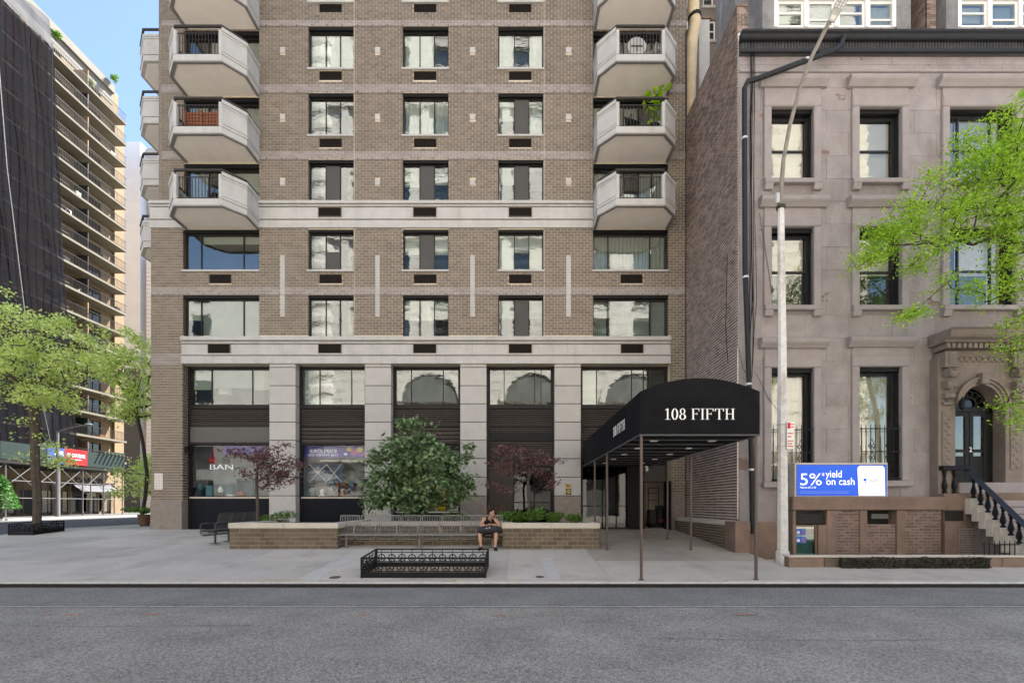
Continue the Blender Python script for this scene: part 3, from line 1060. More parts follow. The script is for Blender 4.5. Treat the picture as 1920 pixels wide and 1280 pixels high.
def window(parent, x0, x1, z0, z1, Y, mull, recess=.12, fw=.05, head=.0, m='bronze', gl='glass', sill=None, cover=None, reveal='reveal',
           rails=(), name='window', lining=True):
    yf = Y + recess
    fr = MB()
    zt = z1 - head
    fr.box(x0, x0 + fw, yf, yf + .07, z0, zt); fr.box(x1 - fw, x1, yf, yf + .07, z0, zt)
    fr.box(x0 + fw, x1 - fw, yf, yf + .07, zt - fw, zt); fr.box(x0 + fw, x1 - fw, yf, yf + .07, z0, z0 + fw)
    xm = [x0 + (x1 - x0) * f for f in mull]
    for x in xm: fr.box(x - fw * .38, x + fw * .38, yf + .004, yf + .066, z0 + fw, zt - fw)
    edges = [x0 + fw] + xm + [x1 - fw]
    for f in rails:
        z = z0 + (zt - z0) * f
        for a, b in zip(edges, edges[1:]): fr.box(a + .001, b - .001, yf + .008, yf + .06, z - fw * .4, z + fw * .4)
    w = fr.build(name, m, parent)
    zl = [z0 + fw] + [z0 + (zt - z0) * f for f in rails] + [zt - fw]
    for a, b in zip(edges, edges[1:]):
        for c, d in zip(zl, zl[1:]):
            MB().box(a + .001, b - .001, yf + .03, yf + .036, c + .001, d - .001).build('pane', gl, w)
    if head:
        MB().box(x0 + .002, x1 - .002, Y + .03, yf + .068, zt + .002, z1 - .002).build('head_panel', 'black_metal', w)
    if lining:
        li = MB()
        li.box(x0, x0 + .012, Y + .052, yf - .001, z0, z1); li.box(x1 - .012, x1, Y + .052, yf - .001, z0, z1)
        if not head: li.box(x0 + .012, x1 - .012, Y + .052, yf - .001, z1 - .012, z1)
        li.box(x0 + .012, x1 - .012, Y + .052, yf - .001, z0, z0 + .012)
        li.build('reveal', reveal, w)
    if sill:
        MB().box(x0 - .04, x1 + .02, Y - .05, Y + .16, z0 - .075, z0 - .002).build('sill', sill, w, bevel=.006)
    for i, (a, b) in enumerate(zip(edges, edges[1:])):
        c = cover[i] if cover and i < len(cover) else None
        if not c: continue
        kind, m_, f0, f1 = c
        za, zb = z0 + (z1 - z0) * f0, z0 + (zt - z0) * f1 - fw
        if kind == 'c': curtain(a + .01, b - .01, za + .03, zb, yf + .17, m_, w)
        elif kind == 's': MB().box(a + .004, b - .004, yf + .012, yf + .018, za + fw, zb).build('insect_screen', m_, w)
        elif kind == 'v':
            for k in range(int((b - a) / .09)):
                xa = a + .01 + k * .09
                MB().hexa([(xa, yf + .16, za), (xa + .075, yf + .12, za), (xa + .076, yf + .125, za), (xa + .001, yf + .165, za)],
                          [(xa, yf + .16, zb), (xa + .075, yf + .12, zb), (xa + .076, yf + .125, zb), (xa + .001, yf + .165, zb)]).build('blind_slat', m_, w)
        else: MB().box(a + .01, b - .01, yf + .13, yf + .136, za, zb).build('blind', m_, w)
    return w

CU, BLD, BG = ('c', 'curtain', 0, 1), ('b', 'blind', 0, 1), ('b', 'blind_grey', 0, 1)
HB = ('b', 'blind', .45, 1)
NO = None
opts = [[NO, NO, BLD], [CU, NO, NO], [BLD, NO, BLD], [HB, NO, NO], [NO, NO, CU], [NO, HB, NO]]
SC = ('s', mat('screen_mesh', (.085, .082, .08), .9, .05, 2, spec=.1), 0, 1)
HD = ('b', 'blind_grey', .5, 1)
photo_cover = [[CU, NO, CU]] * 3 + [[CU, CU, BLD], [BLD, BLD, NO], [CU, NO, CU]] + [[NO, NO, NO], [CU, CU, CU], [HB, SC, CU]] + \
    [[NO, SC, NO], [HB, SC, HD], [HD, SC, NO]] + [[NO, ('s', 'screen_mesh', 0, .55), NO], [HB, SC, HB], [BLD, HD, BLD]] + [[NO, NO, NO], [HB, HB, HD], [HD, SC, HD]]
for i, r in enumerate(small_w):
    row = i // 3
    window(apt, *r, YF, (.36, .68), .13, .045, head=.11, sill='concrete' if row not in (3, 5) else None, cover=photo_cover[i])
for i, r in enumerate(large_w):
    cv = {0: [NO, ('b', 'blind', .72, 1), ('b', 'blind', .72, 1)], 1: [CU, CU, CU], 2: [HB, BG, BG], 3: [('v', 'blind_grey', 0, 1)] * 3}[i]
    window(apt, *r, YF, (.21, .77), .14, .05, head=.12, sill='concrete' if i < 2 else None, cover=cv)
for i, r in enumerate(door_w):
    left = i % 2 == 0
    window(apt, *r, YF, (.30, .46, .62) if left else (.42, .62, .8), .16, .05, head=.16, name='balcony_door',
           cover=[[CU, NO, CU, HB], [HB, CU, NO, CU], [NO, HB, CU, CU]][(i // 2) % 3])
# air-conditioner grilles, each a sleeve with a frame and a screen of bars
def ac(a, par=None):
    x0, x1, z0, z1 = a
    par = par or apt
    y = YF - .072 if (ZF(428) < (z0 + z1) / 2 < ZF(379) or ZF(682) < (z0 + z1) / 2 < ZF(632)) else YF + .02
    fr = MB()
    fr.box(x0, x1, y, y + .03, z0, z0 + .02); fr.box(x0, x1, y, y + .03, z1 - .02, z1)
    fr.box(x0, x0 + .02, y, y + .03, z0 + .02, z1 - .02); fr.box(x1 - .02, x1, y, y + .03, z0 + .02, z1 - .02)
    w = fr.build('ventilation_grille', mat('grille_frame', (.26, .21, .16), .7, .2, 8), apt)
    MB().box(x0 + .02, x1 - .02, y + .02, y + .2, z0 + .02, z1 - .02).build('screen', 'grille', w)
    bars = MB()
    nb = 9
    for k in range(nb):
        z = z0 + .03 + (z1 - z0 - .06) * (k + .5) / nb
        bars.box(x0 + .02, x1 - .02, y + .006, y + .018, z - .008, z + .008)
    for f in (.34, .67): bars.box(x0 + (x1 - x0) * f - .006, x0 + (x1 - x0) * f + .006, y + .001, y + .005, z0 + .02, z1 - .02)
    bars.build('bars', 'grille', w, kind='stuff')
for a in acs: ac(a)

# ---- balconies: half octagons with panelled parapets, an open railing in front, a round handrail
def balcony(x0, x1, zs, mirror, label):
    d, ch = 1.46, .60
    P = [(x0, YF - .002), (x0, YF - d + ch), (x0 + ch, YF - d), (x1 - ch, YF - d), (x1, YF - d + ch), (x1, YF - .002)]
    def inset(k):
        c = ((x0 + x1) / 2)
        return [(x0 + k, YF - .002), (x0 + k, YF - d + ch + k * .41), (x0 + ch + k * .41, YF - d + k), (x1 - ch - k * .41, YF - d + k),
                (x1 - k, YF - d + ch + k * .41), (x1 - k, YF - .002)]
    ff = lambda a, b, dd: (a, b, dd)
    s = MB().prism(P, ff, zs, zs + .25)
    b = s.build('balcony', 'concrete', apt, bevel=.01)
    b['label'] = label
    MB().prism(inset(.13), ff, zs - .012, zs - .001).build('soffit', 'soffit', b)
    lip = MB()
    o, i_ = inset(.0), inset(.09)
    for k in range(5):
        lip.prism([o[k], o[k + 1], i_[k + 1], i_[k]], ff, zs - .05, zs - .001)
    lip.build('drip_edge', mat('drip', (.20, .19, .18), .8, .1, 5), b)
    I = inset(.14)
    h = .98
    rail_x0, rail_x1 = P[2][0] + .0, P[3][0] - .0
    for k in (0, 1, 3, 4):
        A, B, Bi, Ai = P[k], P[k + 1], I[k + 1], I[k]
        pan = MB().prism([A, B, Bi, Ai], ff, zs + .251, zs + .25 + h - .12).build('parapet', 'concrete', b)
        # mouldings: top cap, two thin rolls, base roll
        def ex(q, e):
            cx, cy = (x0 + x1) / 2, YF
            v = Vector((q[0] - cx, q[1] - cy)); v *= 1 + e / v.length
            return (cx + v.x, min(cy + v.y, YF - .003))
        for z0_, z1_, e in ((h - .12, h + .02, .035), (h - .21, h - .155, .022), (.10, .16, .022), (-.02, .05, .035)):
            MB().prism([ex(A, e), ex(B, e), Bi, Ai], ff, zs + .252 + z0_, zs + .25 + z1_).build('moulding', 'concrete', b)
    for x, sgn in ((rail_x0, 1), (rail_x1, -1)):
        MB().box(x, x + sgn * .12, YF - d - .01, YF - d + .16, zs + .251, zs + .25 + h - .06).build('parapet_end', 'concrete', b, bevel=.01)
    # open railing
    rl = MB()
    yy = YF - d + .07
    a, c = rail_x0 + .12, rail_x1 - .12
    for z in (zs + .31, zs + .25 + h - .13): rl.box(a, c, yy - .012, yy + .012, z - .014, z + .014)
    rl.build('railing', 'rail_metal', b)
    n = 13
    for k in range(n):
        x = a + (c - a) * (k + .5) / n
        MB().box(x - .009, x + .009, yy - .009, yy + .009, zs + .26, zs + .25 + h - .12).build('baluster', 'rail_metal', b)
    hr = [Vector((*q, zs + .25 + h + .13)) for q in inset(.07)]
    MB().tube(hr, .052, 8).build('handrail', 'rail_metal', b, smooth=True)
    for k in range(1, 5):
        q = hr[k]
        MB().tube([q - Vector((0, 0, .17)), q], .018, 6).build('rail_post', 'rail_metal', b)
    return b
LX0, LX1 = -13.46, -10.43
RX0, RX1 = 3.25, 6.30
nm = ['lowest', 'second', 'third', 'topmost']
for i, z in enumerate(BALC):
    balcony(LX0, LX1, z, False, nm[i] + ' balcony of the column beside the street corner')
    balcony(RX0, RX1, z, True, nm[i] + ' balcony of the column beside the brownstone')
# side balconies seen past the corner
for i, z in enumerate(BALC):
    zs = z - .02
    x0, x1, ya, yb = -16.95, BL - .02, 20.3, 24.0
    P = [(x1, ya - .5), (x0 + .7, ya - .5), (x0, ya + .2), (x0, yb), (x1, yb)]
    f = lambda a, b, d: (a, b, d)
    o = MB().prism(P, f, zs, zs + .26).build('side_balcony', 'concrete', apt, bevel=.01)
    MB().prism([(x1, ya - .36), (x0 + .76, ya - .36), (x0 + .14, ya + .25), (x0 + .14, yb - .1), (x1, yb - .1)], f, zs - .012, zs - .001).build('soffit', 'soffit', o)
    for k in range(3):
        A, B = P[k], P[k + 1]
        v = Vector((B[0] - A[0], B[1] - A[1])).normalized(); nn = Vector((-v.y, v.x)) * -.12
        MB().prism([A, B, (B[0] + nn.x, B[1] + nn.y), (A[0] + nn.x, A[1] + nn.y)], f, zs + .261, zs + 1.12).build('parapet', 'concrete', o)
        e = -nn.normalized() * .03
        for z0_, z1_ in ((.26, .34), (.95, 1.02), (1.05, 1.15)):
            MB().prism([(A[0] + e.x, A[1] + e.y), (B[0] + e.x, B[1] + e.y), (B[0], B[1]), (A[0], A[1])], f, zs + z0_, zs + z1_).build('moulding', 'concrete', o)
    MB().tube([Vector((*q, zs + 1.36)) for q in P[:4]], .05, 8).build('handrail', 'rail_metal', o, smooth=True)
    for q in P[:3]: MB().tube([(*q, zs + 1.1), (*q, zs + 1.34)], .02, 5).build('rail_post', 'rail_metal', o)

# ---- ground floor: piers of stone blocks and the five bays between them
ZR = lambda py: Zp(py, YR)
cols = [(505, 554), (684, 733), (863, 912), (1040, 1089)]
jy = [682, 689, 723.3, 757.3, 791.5, 825.6, 860, 894.7, 929.5]
for ci, (a, b) in enumerate(cols):
    x0, x1 = XF(a), XF(b)
    c = MB().box(x0 + .012, x1 - .012, YF + .012, YR + .25, GZ - .1, ZF(682) - .002).build('column', 'dark_gap', apt)
    for t, bo in zip(jy, jy[1:]):
        piece('block', 'column_stone', c, x0, x1, YF, YR + .2, ZF(bo) + .026, ZF(t) - (.002 if t == 682 else 0), chamfer=.006)
    piece('base_block', 'column_stone' if ci < 2 else 'granite', c, x0 - .005, x1 + .005, YF - .006, YR + .2, GZ - .1, ZF(929.5), chamfer=.006)
MB().box(XF(341), XF(1257), YF + .06, YR + .4, ZF(682) + .004, ZF(682) + .2).build('soffit_beam', 'concrete', apt)

bays = [(XF(341), XF(505)), (XF(554), XF(684)), (XF(733), XF(863)), (XF(912), XF(1040)), (XF(1089), XF(1257))]
def louvre_panel(x0, x1, z0, z1, n, name='louvre', thick=.5):
    p = MB()
    p.box(x0, x1, YR + .05, YR + .08, z0, z1)
    o = p.build(name, 'dark_gap', apt)
    h = (z1 - z0) / n
    for k in range(n):
        z = z0 + h * k
        MB().hexa([(x0 + .001, YR - .01, z + h * .02), (x1 - .001, YR - .01, z + h * .02), (x1 - .001, YR + .048, z + h * .35), (x0 + .001, YR + .048, z + h * .35)],
                  [(x0 + .001, YR - .01, z + h * thick), (x1 - .001, YR - .01, z + h * thick), (x1 - .001, YR + .048, z + h * .9), (x0 + .001, YR + .048, z + h * .9)]).build('slat', 'louvre', o)
    return o
def frame_bar(x0, x1, t, b, pr=.02, m='bronze'):
    MB().box(x0, x1, YR - pr, YR + .1, ZR(b), ZR(t)).build('frame_rail', m, apt)
mulls = [(.26, .76), (.28, .78), (.25, .75), (.24, .73, .83), (.18, .60, .74)]
for i, (x0, x1) in enumerate(bays):
    for a, b in ((x0, x0 + .09), (x1 - .09, x1)): MB().box(a, b, YR - .03, YR + .1, GZ, ZF(682)).build('frame_post', 'bronze', apt)
    xa, xb = x0 + .091, x1 - .091
    frame_bar(xa, xb, 680, 691, .0)
    w = window(apt, xa, xb, ZR(760), ZR(691.5), YR - .03, mulls[i], .03, .04, cover={0: [HB, ('b', 'blind_grey', .5, 1), HB], 1: [CU, NO, NO], 4: [BLD, NO, NO]}.get(i), lining=False)
    frame_bar(xa, xb, 760.3, 766, .03)
    louvre_panel(xa, xb, ZR(795), ZR(766.3), 8)
    frame_bar(xa, xb, 795.3, 800, .03)
def shop(i, py_b=931):
    x0, x1 = bays[i][0] + .091, bays[i][1] - .091
    frame_bar(x0, x1, 829, 833, .04)
    window(apt, x0, x1, ZR(py_b), ZR(833.2), YR - .03, (), .04, .035, m='black_metal', gl='shop_glass', name='shop_window', lining=False)
    MB().box(x0, x1, YR - .06, YR + .02, ZR(py_b + 3), ZR(py_b) - .002).build('shop_sill', 'coping', apt)
    MB().box(x0, x1, YR - .02, YR + .1, GZ - .05, ZR(py_b + 3) - .002).build('stall_riser', mat('riser', (.006, .0075, .012), .6, .1, 5, spec=.15), apt)
x0, x1 = bays[0][0] + .091, bays[0][1] - .091
MB().box(x0, x1, YR - .01, YR + .06, ZR(829) + .002, ZR(800) - .002).build('fascia_panel', 'grey_panel', apt)
MB().box(x0 + .1, x1 - .1, YR - .022, YR - .011, ZR(826), ZR(803)).build('fascia_inset', 'grey_panel', apt)
shop(0)
for i in (1, 2):
    x0, x1 = bays[i][0] + .091, bays[i][1] - .091
    louvre_panel(x0, x1, ZR(829) + .002, ZR(800) - .002, 4, 'coarse_louvre', .75)
    shop(i, 931 if i == 1 else 958)
x0, x1 = bays[3][0] + .091, bays[3][1] - .091
louvre_panel(x0, x1, ZR(810), ZR(800) - .002, 3)
MB().box(x0, x1, YR - .005, YR + .1, ZR(827), ZR(810) - .002).build('dark_panel', 'black_metal', apt)
louvre_panel(x0, x1, ZR(870), ZR(827) - .002, 10)
frame_bar(x0, x1, 870.3, 874, .03)
MB().box(x0, x0 + 1.0, YR, YR + .1, GZ, ZR(874) - .002).build('door_panel', mat('door_brown', (.035, .026, .022), .5, .1, 4), apt)
window(apt, x0 + 1.002, x1, GZ + .02, ZR(874) - .002, YR - .03, (.55,), .04, .05, m='black_metal', gl='dark_glass', name='door', lining=False, rails=(.42,))
# shop interior
MB().box(BL + .4, XF(905), 20.17, 20.19, GZ, ZR(795)).build('shop_wall', mat('shop_grey', (.34, .35, .36), .9, .25, 1.2), apt)
MB().box(BL + .4, XF(905), YR + .12, 20.16, GZ - .02, GZ + .02).build('shop_floor', 'hall', apt)
MB().box(BL + .4, XF(905), YR + .12, 20.16, ZR(829), ZR(826)).build('shop_ceiling', 'interior_pale', apt)
MB().box(XF(905), XF(908), YR + .12, 20.18, GZ, ZR(795)).build('partition', 'interior_dark', apt)

# ---- entrance bay under the canopy
x0, x1 = bays[4][0] + .091, bays[4][1] - .091
louvre_panel(x0, x1, ZR(860), ZR(800) - .002, 12)
frame_bar(x0, x1, 860.3, 872, .03, 'black_metal')
def gx(px): return Xp(px, YR)
window(apt, x0, gx(1178), GZ + .02, ZR(872.3), YR - .03, (.52,), .04, .05, m='black_metal', gl='dark_glass', name='entrance_door', lining=False, rails=(.36,))
MB().box(gx(1178) + .002, gx(1206), YR - .02, YR + .12, GZ, ZR(872.3)).build('entrance_panel', 'black_metal', apt)
MB().box(gx(1206), gx(1206) + .05, YR - .02, YR + .3, GZ, ZR(903)).build('door_jamb', 'black_metal', apt)
MB().box(gx(1206), x1, YR - .02, YR + .3, ZR(903) + .002, ZR(872.3)).build('door_head', mat('dark_soffit', (.06, .05, .045), .6), apt)
MB().hexa([(x1 - .06, YR - .75, GZ + .01), (x1, YR - .75, GZ + .01), (x1, YR - .03, GZ + .01), (x1 - .06, YR - .03, GZ + .01)],
          [(x1 - .06, YR - .75, ZR(903)), (x1, YR - .75, ZR(903)), (x1, YR - .03, ZR(903)), (x1 - .06, YR - .03, ZR(903))]).build('open_door', 'black_metal', apt)
MB().box(gx(1190), BR - .4, 20.12, 20.16, GZ, ZR(872)).build('hall_wall', 'hall', apt)
MB().box(gx(1090), BR - .4, YR + .1, 20.12, GZ - .02, GZ + .015).build('hall_floor', 'hall', apt)

# ================================================================== BROWNSTONE
YB = 14.2
XB = lambda px: Xp(px, YB)
ZB = lambda py: Zp(py, YB)
PX = BR + .012                       # plane of the party wall
brown = thing('brownstone_house', 'old brownstone row house with hooded windows, stoop and dark metal cornice', 'building', (XB(1600), YB, 0))
BX0, BX1 = PX, 24.0
TOPB = ZB(106)
bw = []
for c0, c1, rows in ((1445, 1524, ((203, 337), (427, 573), (690, 902))), (1609.5, 1688.5, ((203, 337), (427, 573), (688, 900))),
                     (1778, 1902, ((203, 337), (427, 573)))):
    for t, b in rows: bw.append((XB(c0), XB(c1), ZB(b), ZB(t)))
door_hole = (XB(1790), XB(1885), 1.6, ZB(690))
base_hole = [(XB(1493), XB(1548), 0, ZB(960)), (XB(1600), XB(1690), 0, ZB(960))]
bholes = bw + [door_hole]
back = MB()
for r in rects_minus(BX0, BX1, 0.0, TOPB, bholes): front_box(back, r, YB + .012, YB + .4)
back.build('wall', 'brownstone_joint', brown)
MB().box(BX0 + .5, BX1, YB + 1.2, 27, 0, TOPB + 1.2).build('core', 'interior_dark', brown)
MB().box(BX0 + .02, BX0 + .5, YB + .4, 27, 0, TOPB + .5).build('side_wall', 'brownstone_joint', brown)
MB().box(BX0 + .5, BX1, YB + .4, YB + 1.2, TOPB - .05, TOPB + .2).build('roof_slab', 'slate', brown)
for z in (ZB(380), ZB(640)): MB().box(BX0 + .5, BX1, YB + .4, YB + 1.19, z - .1, z + .1).build('floor_slab', 'interior_dark', brown)
for r in courses(BX0, XB(1925), ZB(932), TOPB - .008, 1.38, .715, .006, bholes + [(XB(1752), XB(1925), 1.6, ZB(625))]):
    if r[1] - r[0] > .05: piece('stone_block', 'brownstone', brown, r[0], r[1], YB + random.uniform(-.002, .003), YB + .05, r[2], r[3], chamfer=.002)
# string course below the cornice and metal cornice
MB().box(BX0 + .003, BX1, YB - .05, YB + .05, ZB(137), ZB(132)).build('string_course', 'brownstone_trim', brown, bevel=.01)
GUT = Zp(69, 13.9)
cor = MB().box(BX0 + .003, BX1, YB - .10, YB + .3, ZB(107), GUT + .2).build('cornice', 'cornice_metal', brown)
n = 170
for k in range(n):
    x = BX0 + .02 + k * .0955
    if x > XB(1925): break
    MB().tube([(x + .04, YB - .115, ZB(101)), (x + .04, YB - .115, GUT)], .03, 5).build('flute', 'cornice_metal', cor)
MB().box(BX0 - .02, BX1, YB - .17, YB - .101, ZB(107), ZB(101.5)).build('cornice_foot', 'gutter', cor)
pr = [(-.02, 0), (-.14, 0), (-.18, .03), (-.20, .12), (-.25, .15), (-.25, .21), (-.02, .21)]
MB().prism(pr, lambda a, b, d: (d, YB - .08 + a, GUT + b), BX0 - .05, BX1).build('gutter', 'gutter', cor)
for k in range(16):
    x = BX0 + .4 + k * .95
    MB().box(x, x + .03, YB - .33, YB - .1, GUT + .212, GUT + .225).build('gutter_strap', 'gutter', cor)
# window dressings
def dress(r, k, ground=False):
    x0, x1, z0, z1 = r
    a = .235
    o = MB().box(x0 - a, x0 - .0, YB - .075, YB + .05, z0 - .02, z1 + .001)
    w = o.build('window_surround', 'brownstone_trim', brown, bevel=.02)
    MB().box(x1, x1 + a, YB - .075, YB + .05, z0 - .02, z1 + .001).build('jamb', 'brownstone_trim', w, bevel=.02)
    MB().box(x0 - a, x1 + a, YB - .085, YB + .05, z1 + .002, z1 + .36).build('lintel', 'brownstone_trim', w, bevel=.03)
    fr = MB().box(x0 - a + .02, x1 + a - .02, YB - .04, YB + .05, z1 + .362, z1 + .60); fr.build('frieze', 'brownstone_trim', w)
    pr = [(.0, 0), (-.10, .0), (-.15, .06), (-.22, .13), (-.24, .17), (-.24, .26), (-.20, .30), (.0, .32)]
    MB().prism(pr, lambda p, q, d: (d, YB + p, z1 + .60 + q), x0 - a - .15, x1 + a + .15).build('hood', 'brownstone_trim', w)
    if ground:
        MB().box(x0 - a - .05, x1 + a + .05, YB - .14, YB + .1, z0 - .20, z0 - .022).build('sill', 'brownstone_trim', w, bevel=.02)
    else:
        MB().box(x0 - a, x1 + a, YB - .14, YB + .1, z0 - .17, z0 - .022).build('sill', 'brownstone_trim', w, bevel=.02)
        for x in (x0 - a, x1 + a - .26):
            MB().hexa([(x, YB - .10, z0 - .36), (x + .26, YB - .10, z0 - .36), (x + .26, YB + .04, z0 - .36), (x, YB + .04, z0 - .36)],
                      [(x, YB - .15, z0 - .171), (x + .26, YB - .15, z0 - .171), (x + .26, YB + .04, z0 - .171), (x, YB + .04, z0 - .171)]).build('bracket', 'brownstone_trim', w, bevel=.015)
BB = ('b', 'blind', 0, 1)
for i, r in enumerate(bw):
    gr = i in (2, 5)
    dress(r, i, gr)
    if i < 6:
        cv = [[BB], [('b', 'blind', .45, 1)], [CU], [BB], [HB], [('c', 'curtain', 0, 1)]][i]
        window(brown, *r, YB + .02, (), .20, .085, head=.13, m='gutter', gl='brown_glass', cover=cv, reveal='gutter', rails=() if gr else (.5,), lining=True)
    else:
        window(brown, *r, YB + .02, (.25, .75), .20, .075, head=.06, m='gutter', gl='brown_glass', cover=[CU, BG, CU] if i == 6 else [NO, HB, CU], reveal='gutter', rails=(.5,))
# iron window guards on the two tall windows
for r in (bw[2], bw[5]):
    x0, x1, z0, z1 = r
    y = YB - .02
    gd = MB()
    for z in (z0 + .06, z0 + .9, z0 + 1.62): gd.box(x0 - .02, x1 + .02, y - .01, y + .01, z - .015, z + .015)
    w = gd.build('window_guard', 'cast_iron', brown)
    nb = 9
    for k in range(nb):
        x = x0 + (x1 - x0) * (k + .5) / nb
        MB().tube([(x, y, z0 + .02), (x, y, z0 + 1.7), (x, y, z0 + 1.78)], [.011, .011, .002], 5).build('bar', 'cast_iron', w)
    for f in (.3, .7):
        c = x0 + (x1 - x0) * f
        sc = MB()
        for s in (-1, 1):
            for dz, rr in ((.72, .05), (1.08, .05)):
                sc.ring((c + s * .055, y - .015, z0 + dz), (1, 0, 0), (0, 0, 1), rr, .008, 12, 4)
            sc.tube([(c, y - .015, z0 + .5), (c + s * .09, y - .015, z0 + .72), (c, y - .015, z0 + .9), (c + s * .09, y - .015, z0 + 1.08), (c, y - .015, z0 + 1.3)], .009, 4)
        sc.build('scroll', 'cast_iron', w)
# rainwater pipe
YP = YB - .34
pts = [(1581, 68), (1578, 84), (1565, 94), (1500, 118), (1420, 148), (1402, 153), (1396, 166), (1396, 240), (1397, 500), (1404, 700), (1409, 860), (1411, 1000)]
MB().tube([(Xp(a, YP), YP, Zp(b, YP)) for a, b in pts], .075, 10).build('rainwater_pipe', 'gutter', brown, smooth=True)
for a, b in ((1512, 113), (1396, 260), (1398, 520), (1404, 720), (1409, 880)):
    MB().tube([(Xp(a, YP), YP, Zp(b, YP) - .03), (Xp(a, YP), YP, Zp(b, YP) + .03)], .09, 10).build('pipe_clip', 'steel', brown)
rr = random.Random(3)
for k in range(7):
    y = YB - .07 - .01 * k
    p = [(1408 + rr.uniform(-3, 9), 60), (1410 + rr.uniform(-4, 4), 300), (1406 + rr.uniform(-8, 14), 560), (1402 + rr.uniform(-6, 10), 700 + rr.uniform(0, 120))]
    q = []
    for i in range(len(p) - 1):
        for u in (0, .33, .66): q.append((p[i][0] + (p[i + 1][0] - p[i][0]) * u + rr.uniform(-1, 1), p[i][1] + (p[i + 1][1] - p[i][1]) * u))
    MB().tube([(Xp(a, y), y, Zp(b, y)) for a, b in q], .009, 4).build('cable', 'black_metal', brown)
for p in (((1424, 400), (1440, 500), (1447, 550)), ((1418, 700), (1440, 745), (1470, 785), (1478, 810)), ((1385, 650), (1393, 690), (1402, 705))):
    MB().tube([(Xp(a, YB - .1), YB - .1, Zp(b, YB - .1)) for a, b in p], .008, 4).build('cable', 'black_metal', brown)

# ---- English basement: ledge, brick panels, openings, areaway
YS = 13.72
LZ = Zp(931, YS)
bs0, bs1 = Xp(1484, YS), 13.05
led = MB().box(bs0, bs1, YS - .06, YB + .02, LZ - .40, LZ).build('basement_ledge', 'basement_stone', brown, bevel=.02)
MB().box(bs0 + .02, bs1, YS + .35, YB + .011, -.1, LZ - .402).build('basement_wall', 'interior_dark', brown)
def bz(py): return Zp(py, YS)
def bxp(px): return Xp(px, YS)
for a, b in ((1486, 1492), (1550, 1566), (1612, 1626), (1681, 1697)):
    MB().box(bxp(a), bxp(b), YS - .02, YS + .4, -.05, LZ - .405).build('basement_pier', 'basement_stone', brown, bevel=.015)
for a, b in ((1566, 1612), (1697, 1766)):
    MB().box(bxp(a), bxp(b), YS + .03, YS + .3, -.05, LZ - .405).build('basement_panel', 'basement_mortar', brown)
    for r in courses(bxp(a), bxp(b), -.02, LZ - .41, .25, .092, .02): piece('basement_brick', 'basement_brick', brown, r[0], r[1], YS + .015, YS + .05, r[2], r[3])
MB().box(bxp(1626), bxp(1681), YS + .05, YS + .2, -.05, bz(983)).build('basement_infill', 'basement_mortar', brown)
for r in courses(bxp(1626), bxp(1681), -.02, bz(984), .22, .092, .02): piece('basement_brick', 'basement_brick', brown, r[0], r[1], YS + .035, YS + .07, r[2], r[3])
MB().box(bxp(1640), bxp(1672), YS + .12, YS + .3, bz(972), bz(963)).build('roller_box', 'grey_panel', brown)
MB().box(bxp(1626), bxp(1681), YS + .31, YS + .34, bz(984), LZ - .41).build('dark_opening', 'dark_gap', brown)
MB().box(bxp(1492), bxp(1550), YS + .08, YS + .3, bz(982), bz(962)).build('roller_box', 'bronze', brown)
window(brown, bxp(1492), bxp(1534), .02, bz(984), YS, (), .05, .05, m='basement_stone', gl='brown_glass', lining=False, name='basement_window')
MB().box(bxp(1494), bxp(1532), YS + .2, YS + .21, .02, bz(990)).build('basement_blind', mat('teal', (.07, .20, .22), .8), brown)
MB().box(bxp(1534), bxp(1550), YS - .01, YS + .3, -.05, bz(984)).build('basement_pier', 'basement_stone', brown)
for k in range(4):
    x, z = bxp(1495) + (k % 2) * .16, bz(1018) + (k // 2) * .24
    MB().box(x, x + .14, YS + .065, YS + .072, z, z + .2).build('poster', mat('poster_blue', (.06, .17, .48), .6), brown)
    MB().box(x + .03, x + .11, YS + .060, YS + .0645, z + .05, z + .12).build('poster_patch', 'poster_magenta' if k % 2 else 'notice_white', brown)
# house corner below the ground floor: stone plinth, painted wall
MB().box(PX - .0, bs0 - .01, YB - .03, YB + .1, .0, ZB(932) - .004).build('plinth', 'brownstone', brown, bevel=.01)
MB().box(PX - .03, Xp(1457, YB - .2), YB - .2, YB - .032, .0, Zp(978, YB - .2)).build('plinth_step', 'basement_stone', brown, bevel=.02)
# areaway floor and its low wall with a clipped hedge on top
area = structure(MB().box(6.95, 13.2, 11.62, YB, -.3, .0).build('areaway_floor', 'slab'))
lw = thing('areaway_wall', 'low dark stone wall in front of the brownstone basement', 'wall', (9.5, 11.5, g(11.5)))
xs_ = [6.95, 7.85, 8.75, 9.7, 10.6, 11.5, 12.35, 12.95]
for i, (a, b) in enumerate(zip(xs_, xs_[1:])):
    piece('stone', ['basement_stone', 'dark_brick', 'dark_brick', 'dark_brick', 'rail_metal', 'basement_stone', 'basement_stone'][i], lw, a, b - .01, 11.42, 11.64, -.2, .36, chamfer=.015)
MB().box(6.93, 12.97, 11.40, 11.66, .361, .405).build('coping', 'coping', lw, bevel=.006)
# small ornamental railing at its end
for k in range(7):
    MB().tube([(12.0 + k * .13, 11.53, .4), (12.0 + k * .13, 11.53, .72), (12.0 + k * .13, 11.53, .8)], [.012, .012, .003], 5).build('railing_bar', 'cast_iron', lw)
MB().box(11.95, 12.9, 11.52, 11.54, .66, .69).build('railing_rail', 'cast_iron', lw)

